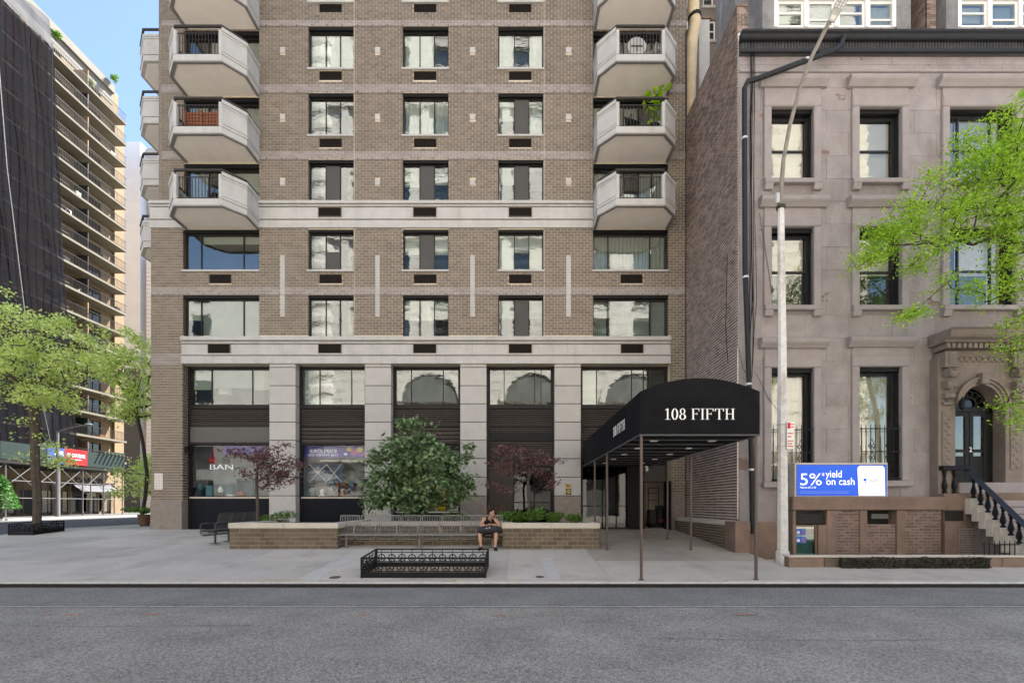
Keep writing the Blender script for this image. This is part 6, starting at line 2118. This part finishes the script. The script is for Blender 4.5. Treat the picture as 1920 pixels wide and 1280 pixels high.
MB().box(Xp(1213, 18.72) - .05, Xp(1213, 18.72) + .05, 18.72, 18.84, Zp(876, 18.7), Zp(872, 18.7)).build('mount', 'white_paint', cm)

# white strip light and crossed display frame in the second shop bay
stl = thing('strip_light', 'long white strip light hanging inside the second shop bay', 'lamp', (Xp(645, 19.4), 19.4, Zp(862, 19.4)))
MB().box(Xp(600, 19.4), Xp(682, 19.4), 19.38, 19.42, Zp(865, 19.4), Zp(862, 19.4)).build('tube', 'white_paint', stl)
for px in (605, 678): MB().tube([(Xp(px, 19.4), 19.4, Zp(862, 19.4)), (Xp(px, 19.4), 19.4, Zp(832, 19.4))], .006, 4).build('hanger', 'black_metal', stl)
xf = thing('display_rack', 'crossed white display frame inside the second shop bay', 'display', (Xp(600, 19.45), 19.45, Zp(905, 19.45)))
for a, b in (((580, 870), (612, 903)), ((612, 870), (580, 903)), ((612, 870), (640, 903)), ((640, 870), (612, 903))):
    MB().tube([(Xp(a[0], 19.45), 19.45, Zp(a[1], 19.45)), (Xp(b[0], 19.45), 19.45, Zp(b[1], 19.45))], .016, 5).build('bar', 'white_paint', xf)
MB().box(Xp(578, 19.6), Xp(642, 19.6), 19.6, 19.64, Zp(906, 19.6), Zp(868, 19.6)).build('panel', mat('display_blue', (.10, .14, .22), .7, .2, 3), xf)
st = [[('navy', 'navy', .62), ('teal2', 'teal', .8), ('bronze', 'dark brown', .5), ('white_paint', 'white', .42), ('wood', 'reddish wooden', .55)],
      [('teal3', 'dark teal', .7), ('white_paint', 'white', .4), ('grey_panel', 'grey', .62), ('wood', 'reddish wooden', .5), ('navy', 'navy', .75)]]
for bay, (p0, p1) in enumerate(((364, 462), (576, 668))):
    for k, (m_, cn, hgt) in enumerate(st[bay]):
        px = p0 + (p1 - p0) * (k + .5) / 5
        xc = Xp(px, 19.3)
        ds = thing('display_stand', cn + ' slim display stand low in the ' + ('corner' if bay == 0 else 'second') + ' shop window', 'display', (xc, 19.3, GZ + .021), 'display stands in the shop windows')
        zt_ = GZ + 1.25 + hgt
        MB().box(xc - .13, xc + .13, 19.22, 19.42, GZ + .021, zt_ - .22).build('plinth', m_, ds, bevel=.015)
        MB().lathe(xc, 19.32, [(.07, zt_ - .219), (.11, zt_ - .12), (.08, zt_ - .03), (.03, zt_ + .04)], 10).build('vase', ['teal2', 'bronze', 'white_paint', 'teal3', 'navy'][(k + bay) % 5], ds, smooth=True)

# ================================================================== TREES AND PLANTS
def lobe(px, py, rx, ry, Y, rdep=None):
    s = Y / F
    return (Xp(px, Y), Y, Zp(py, Y), rx * s, (rdep or rx * .8) * s, ry * s)
# street corner tree
Y1 = 17.3
tx = Xp(68, Y1)
make_tree('street_tree', 'bright green street tree inside the iron guard at the corner', 'tree', (tx, Y1, g(Y1)),
          [(tx, Y1, g(Y1) - .1), (tx + .05, Y1, g(Y1) + 1.2), (tx + .0, Y1, g(Y1) + 2.0), (Xp(66, Y1), Y1, Zp(870, Y1)), (Xp(60, Y1), Y1 + .1, Zp(800, Y1)), (Xp(58, Y1), Y1, Zp(730, Y1))],
          [lobe(60, 600, 62, 42, Y1), lobe(-10, 640, 70, 60, Y1), lobe(120, 650, 62, 42, Y1), lobe(40, 690, 85, 42, Y1), lobe(150, 700, 50, 35, Y1 - .3), lobe(20, 570, 35, 25, Y1 + .3),
           lobe(95, 745, 60, 22, Y1), lobe(-60, 700, 80, 60, Y1), lobe(85, 860, 40, 26, Y1), lobe(30, 800, 40, 25, Y1 - .4)],
          260, 52, .112, 'leaf_street', 'bark', r_tip=.0085, clump=.19, aspect=.62, seed=3, rmax=.135, group='side street trees', pw=.50)
# tree behind the corner pier
Y2 = 23.4
tx = Xp(262, Y2)
make_tree('street_tree', 'bright green street tree leaning out behind the brick corner pier', 'tree', (tx, Y2, GL),
          [(tx, Y2, GL - .1), (Xp(272, Y2), Y2, GL + 1.3), (Xp(276, Y2), Y2, Zp(890, Y2)), (Xp(268, Y2), Y2, Zp(830, Y2)), (Xp(255, Y2), Y2, Zp(770, Y2))],
          [lobe(215, 640, 42, 34, Y2), lobe(235, 700, 50, 36, Y2), lobe(190, 685, 34, 28, Y2), lobe(255, 760, 42, 40, Y2), lobe(225, 770, 30, 22, Y2), lobe(262, 660, 28, 38, Y2), lobe(300, 720, 60, 80, Y2),
           lobe(255, 880, 36, 22, Y2), lobe(235, 915, 34, 16, Y2)],
          190, 48, .135, 'leaf_street', 'bark_dark', r_tip=.008, clump=.22, aspect=.62, seed=8, rmax=.16, group='side street trees')
make_tree('street_tree', 'smaller leafy street tree farther down the side street', 'tree', (-24.5, 31, GL),
          [(-24.5, 31, GL - .1), (-24.5, 31, GL + 1.6), (-24.4, 31, GL + 3)],
          [(-24.5, 31, 3.9, 1.5, 1.4, 1.0), (-25.2, 31, 3.0, 1.0, 1, .8), (-23.8, 31, 4.6, 1.2, 1.2, .9)],
          120, 22, .22, 'leaf_street', 'bark_dark', r_tip=.008, clump=.3, seed=12, group='side street trees')
# red maples
YJ = 15.3
def maple(label, px, base_py, lobes, seed, n):
    x = Xp(px, YJ)
    make_tree('red_maple', label, 'tree', (x, YJ, PZ - .12),
              [(x, YJ, PZ - .15), (x + .02, YJ, PZ + .35), (x - .02, YJ, Zp(900, YJ)), (x + .01, YJ, Zp(880, YJ))],
              lobes, n, 11, .115, 'leaf_maple', 'bark', r_tip=.005, clump=.13, aspect=.42, seed=seed, rmax=.075, seg=.3, group='red maples in the planters', flat=.7)
maple('small red maple in the planter near the corner shop window', 482, 978,
      [lobe(470, 850, 38, 12, YJ), lobe(510, 862, 46, 14, YJ), lobe(548, 870, 26, 9, YJ), lobe(490, 885, 50, 14, YJ), lobe(528, 893, 36, 12, YJ), lobe(445, 845, 18, 9, YJ), lobe(520, 835, 26, 8, YJ), lobe(475, 832, 10, 8, YJ), lobe(500, 908, 22, 7, YJ)], 21, 190)
maple('sparse red maple in the planter beside the canopy', 991, 980,
      [lobe(960, 845, 34, 10, YJ), lobe(1000, 858, 30, 12, YJ), lobe(935, 870, 26, 9, YJ), lobe(1030, 862, 22, 8, YJ), lobe(975, 882, 34, 8, YJ), lobe(1015, 885, 22, 7, YJ), lobe(915, 907, 16, 8, YJ), lobe(950, 915, 18, 7, YJ), lobe(1032, 905, 16, 12, YJ), lobe(945, 838, 20, 7, YJ)], 33, 135)
# dark green bushy tree
YG = 15.9
x = Xp(790, YG)
make_tree('bushy_tree', 'dense dark green bushy tree behind the metal seats', 'tree', (x, YG, PZ - .12),
          [(x, YG, PZ - .15), (x + .05, YG, PZ + .4), (x - .02, YG, Zp(920, YG)), (x, YG, Zp(880, YG)), (x - .2, YG, Zp(830, YG))],
          [lobe(765, 800, 24, 20, YG), lobe(775, 838, 52, 26, YG), lobe(735, 870, 52, 30, YG), lobe(800, 870, 66, 38, YG), lobe(850, 860, 34, 22, YG), lobe(740, 915, 62, 34, YG), lobe(815, 915, 62, 34, YG), lobe(865, 905, 26, 22, YG),
           lobe(700, 930, 34, 26, YG), lobe(770, 940, 60, 22, YG), lobe(812, 800, 14, 12, YG), lobe(875, 840, 14, 10, YG), lobe(715, 850, 24, 14, YG)],
          400, 21, .18, 'leaf_dark', 'bark_dark', r_tip=.006, clump=.13, aspect=.58, seed=5, rmax=.11, seg=.35, shell=.3)
# honey locust reaching in from beyond the edge of the view
YH = 11.3
tx = Xp(2030, YH)
hl = [lobe(1860, 270, 60, 44, YH), lobe(1800, 330, 78, 40, YH), lobe(1740, 395, 80, 34, YH), lobe(1880, 350, 70, 60, YH), lobe(1670, 455, 50, 20, YH + .2), lobe(1730, 480, 62, 26, YH), lobe(1620, 485, 30, 14, YH + .2),
      lobe(1830, 420, 70, 34, YH), lobe(1905, 480, 40, 46, YH - .3), lobe(1700, 590, 16, 14, YH), lobe(1790, 535, 40, 14, YH), lobe(1885, 550, 50, 16, YH), lobe(1915, 770, 40, 46, YH - .2), lobe(1605, 492, 26, 14, YH + .2), lobe(1650, 440, 36, 14, YH), lobe(1990, 350, 110, 150, YH), lobe(1980, 620, 90, 90, YH), lobe(1930, 220, 60, 40, YH)]
make_tree('honey_locust', 'bright feathery green tree reaching across the brownstone front', 'tree', (tx, YH, g(YH)),
          [(tx, YH, g(YH) - .1), (tx + .05, YH, 2.5), (tx, YH, 4.0), (tx - .1, YH, 5.2), (Xp(1985, YH), YH, Zp(520, YH)), (Xp(1975, YH), YH, Zp(440, YH))],
          hl, 520, 66, .078, 'leaf_locust', 'bark_dark', r_tip=.0048, clump=.17, aspect=.48, seed=17, rmax=.16, seg=.35, flat=.8,
          extra_tips=[(Xp(1690, YH), YH, Zp(600, YH)), (Xp(1715, YH), YH, Zp(585, YH)), (Xp(1640, YH), YH, Zp(480, YH))])
# low shrubs in the planters
sp_ = [(520, 970, 34, 11, 16.4, 'leaf_box', 'grassy green shrub in the corner planter behind the red maple'),
       (772, 962, 11, 9, 16.2, 'leaf_dark', 'small round dark shrub under the bushy tree'),
       (840, 962, 16, 10, 16.2, 'leaf_dark', 'dark shrub behind the last metal seats'),
       (866, 967, 17, 9, 16.0, 'leaf_box', 'light green shrub behind the seated man'),
       (948, 966, 20, 12, 15.2, 'leaf_box', 'round green shrub beside the seated man'),
       (975, 968, 20, 13, 15.2, 'leaf_box', 'green shrub at the foot of the sparse red maple'),
       (1003, 966, 26, 17, 14.9, 'leaf_box', 'tall leafy green shrub in front of the sparse red maple'),
       (1040, 970, 24, 12, 15.0, 'leaf_box', 'low green shrub in the middle of the canopy planter'),
       (1075, 971, 22, 11, 15.0, 'leaf_box', 'green shrub nearest the canopy posts')]
for i, (px, py, rx, ry, Y, m_, lab) in enumerate(sp_):
    s = Y / F
    zc = PZ - .1 + ry * s
    make_shrub('shrub', lab, (Xp(px, Y), Y, zc + .02), (rx * s, rx * s * .8, ry * s * 1.15), 900 if rx > 15 else 500, .065, m_, seed=60 + i, group='low shrubs in the planters')
# dry twiggy plant behind the man
tw_ = thing('twiggy_plant', 'dry brown twiggy plant behind the seated man', 'plant', (Xp(922, 15.3), 15.3, PZ - .1))
rt = random.Random(2)
for k in range(16):
    a = rt.uniform(-.5, .5); b = rt.uniform(-.3, .3); h = rt.uniform(.35, .75)
    MB().tube([(Xp(922, 15.3), 15.3, PZ - .12), (Xp(922, 15.3) + a * .5, 15.3 + b * .5, PZ - .1 + h * .6), (Xp(922, 15.3) + a, 15.3 + b, PZ - .1 + h)], [.008, .007, .004], 4).build('twig', mat('twig', (.20, .10, .05), .9), tw_)
# hedge on the areaway wall
hg = thing('hedge', 'dark clipped hedge along the low brownstone wall', 'hedge', (10.0, 11.9, .0))
rng = np.random.default_rng(4)
pts = np.column_stack([rng.uniform(8.2, 11.9, 5200), rng.uniform(11.25, 11.41, 5200), rng.uniform(.08, .36, 5200)])
pts[:, 2] += .02 * np.sin(pts[:, 0] * 5)
V, Q = leaves(pts, .05, .6, 0, rng)
link('foliage', set_mesh('foliage', V - np.array(wloc(hg)), Q, 'leaf_hedge'), None, hg)
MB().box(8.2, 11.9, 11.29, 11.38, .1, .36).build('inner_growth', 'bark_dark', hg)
# conifer and planted pot by the far shops
cf = thing('conifer', 'bushy green conifer at the picture edge across the side street', 'tree', (Xp(2, 32), 32, GL))
MB().tube([(Xp(2, 32), 32, GL), (Xp(2, 32), 32, GL + 2.6)], [.09, .03], 6).build('trunk', 'bark_dark', cf)
pts = []
for k in range(2600):
    v = rng.uniform(0, 1); r = (1 - v) ** .8 * .95 + .05; a = rng.uniform(0, 6.28); q = r * rng.uniform(.5, 1) ** .5
    pts.append((Xp(2, 32) + q * math.cos(a), 32 + q * math.sin(a), GL + .7 + 2.3 * v))
V, Q = leaves(np.array(pts), .2, .35, .1, rng)
link('crown', set_mesh('crown', V - np.array(wloc(cf)), Q, 'leaf_conifer'), None, cf)
pp = thing('potted_fern', 'spreading fern in a terracotta pot beside the brick corner', 'plant', (Xp(272, 21.2), 21.2, GL))
cx, cy = Xp(271, 21.2), 21.2
MB().lathe(cx, cy, [(.18, GL), (.27, GL + .5), (.29, GL + .55)], 14).build('pot', 'pot', pp, smooth=True)
pts = []
for k in range(70):
    a = rng.uniform(0, 6.28); L_ = rng.uniform(.4, .95)
    for u in np.linspace(.1, 1, 9):
        pts.append((cx + L_ * u * math.cos(a), cy + L_ * u * math.sin(a), GL + .6 + .9 * u * L_ * 1.1 - .75 * u * u * L_))
V, Q = leaves(np.array(pts), .14, .4, .1, rng)
link('fronds', set_mesh('fronds', V - np.array(wloc(pp)), Q, 'leaf_box'), None, pp)

# ================================================================== THINGS ON THE BALCONIES
zb = BALC[1] + .251
wbn = thing('wooden_bench', 'slatted red wood bench seen from behind on the corner balcony', 'bench', ((LX0 + LX1) / 2 - .25, 17.45, zb))
bx, by = -12.05, 17.5
for k in range(5): MB().box(bx - .62, bx + .62, by - .06, by - .02, zb + .28 + .125 * k, zb + .375 + .125 * k).build('back_slat', 'wood', wbn)
for k in range(3): MB().box(bx - .58, bx + .58, by + .02 + .13 * k, by + .13 + .13 * k, zb + .36, zb + .39).build('seat_slat', 'wood', wbn)
for sx in (-.62, .0, .62): MB().box(bx + sx - .04, bx + sx + .04, by - .10, by - .061, zb, zb + .9).build('leg', 'wood', wbn)
for sx in (-.6, .6):
    MB().box(bx + sx - .03, bx + sx + .03, by + .38, by + .43, zb, zb + .6).build('leg', 'wood', wbn)
    MB().box(bx + sx - .04, bx + sx + .04, by - .05, by + .45, zb + .6, zb + .64).build('armrest', 'wood', wbn)
tf_ = MB().box(-12.75, -11.1, 17.08, 17.9, zb + .001, zb + .03).build('turf_mat', 'turf', None, loc=(-12, 17.4, zb))
tag(tf_, 'strip of green artificial turf on the balcony with the wooden bench', 'mat')
def metal_chair(label, x, y, z, a, m='steel'):
    t = thing('balcony_chair', label, 'chair', (x, y, z), 'balcony chairs')
    for sx in (-1, 1):
        MB().tube([(x + sx * .22, y - .2, z), (x + sx * .22, y - .2, z + .62), (x + sx * .2, y + .15, z + .64)], .014, 5).build('leg', m, t)
        MB().tube([(x + sx * .22, y + .22, z), (x + sx * .2, y + .16, z + .45), (x + sx * .19, y + .26, z + .9)], .014, 5).build('leg', m, t)
    MB().box(x - .22, x + .22, y - .2, y + .18, z + .43, z + .45).build('seat', m, t)
    MB().hexa([(x - .2, y + .19, z + .52), (x + .2, y + .19, z + .52), (x + .2, y + .205, z + .52), (x - .2, y + .205, z + .52)],
              [(x - .2, y + .26, z + .9), (x + .2, y + .26, z + .9), (x + .2, y + .275, z + .9), (x - .2, y + .275, z + .9)]).build('backrest', m, t)
    t.rotation_euler = (0, 0, a)
z2, z1_, z0_ = BALC[2] + .251, BALC[1] + .251, BALC[0] + .251
metal_chair('shiny metal chair nearer the windows on the upper brownstone-side balcony', 3.95, 17.5, z2, 1.2)
metal_chair('shiny metal chair nearer the party wall on the upper brownstone-side balcony', 5.45, 17.5, z2, -1.0)
metal_chair('metal chair on the lowest brownstone-side balcony', 3.95, 17.5, z0_, .8)
metal_chair('dark chair on the balcony with the potted fig', 4.6, 17.5, z1_, .4, 'black_metal')
metal_chair('dark lounge chair on the lowest corner balcony', -11.6, 17.6, z0_, -.5, 'rail_metal')
tb = thing('round_table', 'round tilted table top with a cross brace on the upper balcony', 'table', (4.72, 17.4, z2))
mbt = MB(); mbt.tube([(4.72, 17.37, z2 + .62), (4.72, 17.40, z2 + .62)], .36, 24); mbt.build('top', 'concrete', tb)
MB().box(4.5, 4.94, 17.345, 17.365, z2 + .60, z2 + .64).build('brace', 'rail_metal', tb)
MB().box(4.70, 4.74, 17.345, 17.364, z2 + .42, z2 + .599).build('brace', 'rail_metal', tb)
MB().tube([(4.72, 17.42, z2), (4.72, 17.42, z2 + .62)], .02, 6).build('leg', 'white_paint', tb)
fg_ = thing('potted_fig', 'broad leaved bright green fig plant in a dark pot on a balcony', 'plant', (5.45, 17.55, z1_))
MB().lathe(5.45, 17.55, [(.14, z1_), (.2, z1_ + .4), (.21, z1_ + .42)], 12).build('pot', 'black_metal', fg_, smooth=True)
MB().tube([(5.45, 17.55, z1_ + .4), (5.47, 17.55, z1_ + 1.0), (5.42, 17.52, z1_ + 1.75)], [.02, .018, .01], 6).build('stem', 'bark', fg_)
pts = np.column_stack([5.45 + rng.normal(size=46) * .16, 17.5 + rng.normal(size=46) * .12, z1_ + .75 + rng.uniform(0, 1.05, 46)])
V, Q = leaves(pts, .30, .7, .0, rng)
link('leaves', set_mesh('leaves', V - np.array(wloc(fg_)), Q, 'leaf_fiddle'), None, fg_)

# ================================================================== PERSON on the last seat
PXC, PYC = Xp(917.5, 14.0), 14.28
G0 = g(13.75)
per = thing('person', 'seated person in black tank top, shorts and headphones leaning on a dark bag', 'person', (PXC, PYC, G0))
def W(x, y, z): return Vector((PXC + x, PYC + y, G0 + z))
Vx, Ex, Rx = [], [], []
def nd(p, r): Vx.append(p); Rx.append(r); return len(Vx) - 1
def ed(a, b): Ex.append((a, b))
pel = nd(W(0, .02, .50), (.155, .13))
wai = nd(W(.0, -.04, .66), (.145, .11)); ed(pel, wai)
che = nd(W(.01, -.16, .85), (.165, .12)); ed(wai, che)
nec = nd(W(.03, -.27, .99), (.065, .065)); ed(che, nec)
hdn = nd(W(.055, -.36, 1.06), (.06, .06)); ed(nec, hdn)
for s, kx, fx, fy in ((-1, -.29, -.25, -.50), (1, .21, .19, -.54)):
    hip = nd(W(s * .10, -.03, .49), .10); ed(pel, hip)
    kn = nd(W(kx, -.40, .52), .068); 
    mid_ = nd(W((s * .10 + kx) / 2, -.22, .515), .088); ed(hip, mid_); ed(mid_, kn)
    cal = nd(W((kx * .6 + fx * .4), -.42, .34), .060); ed(kn, cal)
    ank = nd(W(fx, fy + .07, .10), .036); ed(cal, ank)
    too = nd(W(fx + s * .03, fy - .06, .05), .038); ed(ank, too)
# arms: one forearm across the bag, the other bent with the hand at the chin
def arm_(s, el, ha):
    sh = nd(W(s * .19 + .01, -.19, .93), .066); ed(che, sh)
    up = nd((W(s * .19 + .01, -.19, .93) + el) / 2, .052); ed(sh, up)
    e = nd(el, .042); ed(up, e)
    f = nd((el + ha) / 2, .038); ed(e, f)
    h = nd(ha, .026); ed(f, h)
    return h
el1, ha1 = W(-.27, -.38, .735), W(.06, -.50, .80)
el2, ha2 = W(.33, -.42, .73), W(.16, -.49, .94)
arm_(-1, el1, ha1); arm_(1, el2, ha2)
body = skin_mesh('body', [v - wloc(per) for v in Vx], Ex, Rx, 2, 0)
link('body', body, 'skin', per)
# hands: palm and five fingers each
def hand(wr, d, side, name):
    d = Vector(d).normalized(); side = Vector(side).normalized(); nrm = d.cross(side)
    V_, E_, R_ = [wr, wr + d * .05, wr + d * .085], [(0, 1), (1, 2)], [(.022, .022), (.036, .018), (.036, .016)]
    me_objs = MB()
    for k, (off, ln) in enumerate(((-.030, .062), (-.010, .075), (.010, .072), (.030, .055))):
        b0 = wr + d * .085 + side * off
        me_objs.tube([b0 - d * .02, b0 + d * ln * .5 - nrm * .012, b0 + d * ln - nrm * .034], [.0092, .0088, .007], 6)
    t0 = wr + d * .03 + side * -.03
    me_objs.tube([t0, t0 + side * -.03 + d * .03, t0 + side * -.038 + d * .06], [.011, .010, .008], 6)
    pm = skin_mesh('hand', [v - wloc(per) for v in V_], E_, R_, 1, 0)
    o = link('hand', pm, 'skin', per)
    me_objs.build('fingers', 'skin', o, smooth=True)
hand(ha1, (1, -.2, -.2), (0, -.5, .8), 'l')
hand(ha2, (-.6, -.1, .8), (.3, -.9, .1), 'r')
# head with face, ears, hair, headphones
hc = W(.07, -.41, 1.145)
def HL(x, y, z):
    """head frame: face towards -y, tilted down and a little to the side"""
    v = Vector((x, y, z)); v *= 1.13; v.rotate(Matrix.Rotation(R(24), 3, 'X')); v.rotate(Matrix.Rotation(R(38), 3, 'Z'))
    return hc + v
def headpart(name, m, fn, nu=18, nv=12, parent=per):
    mb = MB()
    for i in range(nv + 1):
        ph = math.pi * i / nv
        for k in range(nu):
            t = 2 * math.pi * k / nu
            mb.v.append(tuple(HL(*fn(math.sin(ph) * math.cos(t), math.sin(ph) * math.sin(t), -math.cos(ph)))))
    for i in range(nv):
        for k in range(nu):
            j = (k + 1) % nu
            mb.f.append((i * nu + k, i * nu + j, (i + 1) * nu + j, (i + 1) * nu + k))
    return mb.build(name, m, parent, smooth=True)
def skull(x, y, z):
    w = .076 * (1 - .22 * max(0, -z) ** 1.5); d = .098
    jaw = -.012 * max(0, -z) if y < 0 else .0
    return (x * w, y * d + jaw, z * .118)
head = headpart('head', 'skin', skull)
hair = headpart('hair', 'hair', lambda x, y, z: (x * .080, y * .102 + .012, max(z * .121, -.03 if y > -.1 else .046) + .008), parent=per)
ft = MB()
ft.tube([HL(0, -.098, .025), HL(0, -.118, -.01), HL(0, -.112, -.025)], [.010, .014, .012], 6)
ft.build('nose', 'skin', head, smooth=True)
for s in (-1, 1):
    MB().ell(HL(s * .03, -.090, .012), (.012, .008, .006), 8, 5).build('eye', 'hair', head, smooth=True)
    MB().ell(HL(s * .03, -.094, .030), (.018, .006, .005), 8, 5).build('eyebrow', 'hair', head, smooth=True)
    MB().ell(HL(s * .077, .0, .0), (.012, .02, .028), 8, 5).build('ear', 'skin', head, smooth=True)
MB().ell(HL(0, -.098, -.055), (.024, .008, .007), 8, 5).build('mouth', mat('lip', (.30, .12, .10), .5), head, smooth=True)
hp_ = thing('headphones', 'black over-ear headphones on the seated person', 'headphones', tuple(hc))
for s in (-1, 1):
    MB().tube([HL(s * .078, .0, .0), HL(s * .105, .0, .0)], .042, 12).build('ear_cup', 'shoe', hp_, smooth=True)
MB().tube([HL(.098 * math.cos(R(180) * k / 10), .0, .02 + .118 * math.sin(R(180) * k / 10)) for k in range(11)], .011, 6).build('headband', 'shoe', hp_, smooth=True)
# tank top, shorts, socks, shoes
def cloth_from_body(name, keep, off, m):
    bm = bmesh.new(); bm.from_mesh(body)
    base = wloc(per)
    kill = []
    for f in bm.faces:
        c = f.calc_center_median() + base
        q = (c.x - PXC, c.y - PYC, c.z - G0)
        if not keep(*q): kill.append(f)
    bmesh.ops.delete(bm, geom=kill, context='FACES')
    bm.normal_update()
    for v in bm.verts: v.co += v.normal * off
    me = bpy.data.meshes.new(name); bm.to_mesh(me); bm.free()
    me.polygons.foreach_set('use_smooth', [True] * len(me.polygons))
    return link(name, me, m, per)
cloth_from_body('tank_top', lambda x, y, z: abs(x - .01) < .175 and y > -.345 and (.50 < z < .885 or (.88 < z < 1.0 and .055 < abs(x - .02) < .125)), .012, 'black_cloth')
sv_ = [W(0, .02, .50)]; se, sr = [], [(.165, .14)]
for s, kx in ((-1, -.29), (1, .21)):
    b = len(sv_)
    sv_ += [W(s * .11, -.04, .49), W((s * .10 + kx) / 2, -.22, .51), W(s * .02 + kx * .92, -.34, .515)]
    se += [(0, b), (b, b + 1), (b + 1, b + 2)]; sr += [.115, .108, .098]
link('shorts', skin_mesh('shorts', [v - wloc(per) for v in sv_], se, sr, 2, 0), 'black_cloth', per)
for s, fx, fy in ((-1, -.25, -.50), (1, .19, -.54)):
    link('sock', skin_mesh('sock', [v - wloc(per) for v in (W(fx, fy + .07, .09), W(fx, fy + .065, .16))], [(0, 1)], [.046, .047], 1), 'sock', per)
    link('shoe', skin_mesh('shoe', [v - wloc(per) for v in (W(fx, fy + .12, .055), W(fx + s * .005, fy + .04, .06), W(fx + s * .03, fy - .07, .042), W(fx + s * .045, fy - .13, .035))], [(0, 1), (1, 2), (2, 3)],
         [(.055, .058), (.06, .066), (.062, .05), (.046, .036)], 2, 1), 'shoe', per)
# duffel bag on the lap
bag = thing('duffel_bag', 'dark duffel bag with a pale mark on the lap of the seated person', 'bag', tuple(W(-.02, -.40, .56)))
bm_ = MB(); nu_, nv_ = 20, 14
for i in range(nv_ + 1):
    ph = math.pi * i / nv_
    for k in range(nu_):
        t_ = 2 * math.pi * k / nu_
        sx_ = -math.cos(ph); c_, s_ = math.cos(t_), math.sin(t_)
        sq = lambda q, e: math.copysign(abs(q) ** e, q)
        r_ = math.sin(ph) ** .6
        wr_ = 1 + .05 * math.sin(5 * t_ + 9 * sx_) + .04 * math.sin(11 * sx_ + 2 * t_)
        bm_.v.append(tuple(W(-.03 + .31 * sx_, -.40 + .14 * r_ * sq(c_, .8) * wr_, .645 + .135 * r_ * sq(s_, .8) * wr_ - .03 * sx_ * sx_ + .02 * sx_)))
for i in range(nv_):
    for k in range(nu_):
        j = (k + 1) % nu_
        bm_.f.append((i * nu_ + k, i * nu_ + j, (i + 1) * nu_ + j, (i + 1) * nu_ + k))
bm_.build('bag_body', 'bag_cloth', bag, smooth=True)
MB().tube([W(-.16, -.42, .75), W(-.1, -.48, .80), W(.04, -.50, .80), W(.12, -.44, .75)], .012, 5).build('strap', 'black_cloth', bag, smooth=True)
MB().hexa([W(-.08, -.538, .66), W(.04, -.538, .69), W(.04, -.532, .69), W(-.08, -.532, .66)], [W(-.08, -.533, .69), W(.04, -.533, .715), W(.04, -.527, .715), W(-.08, -.527, .69)]).build('mark', 'notice_white', bag)
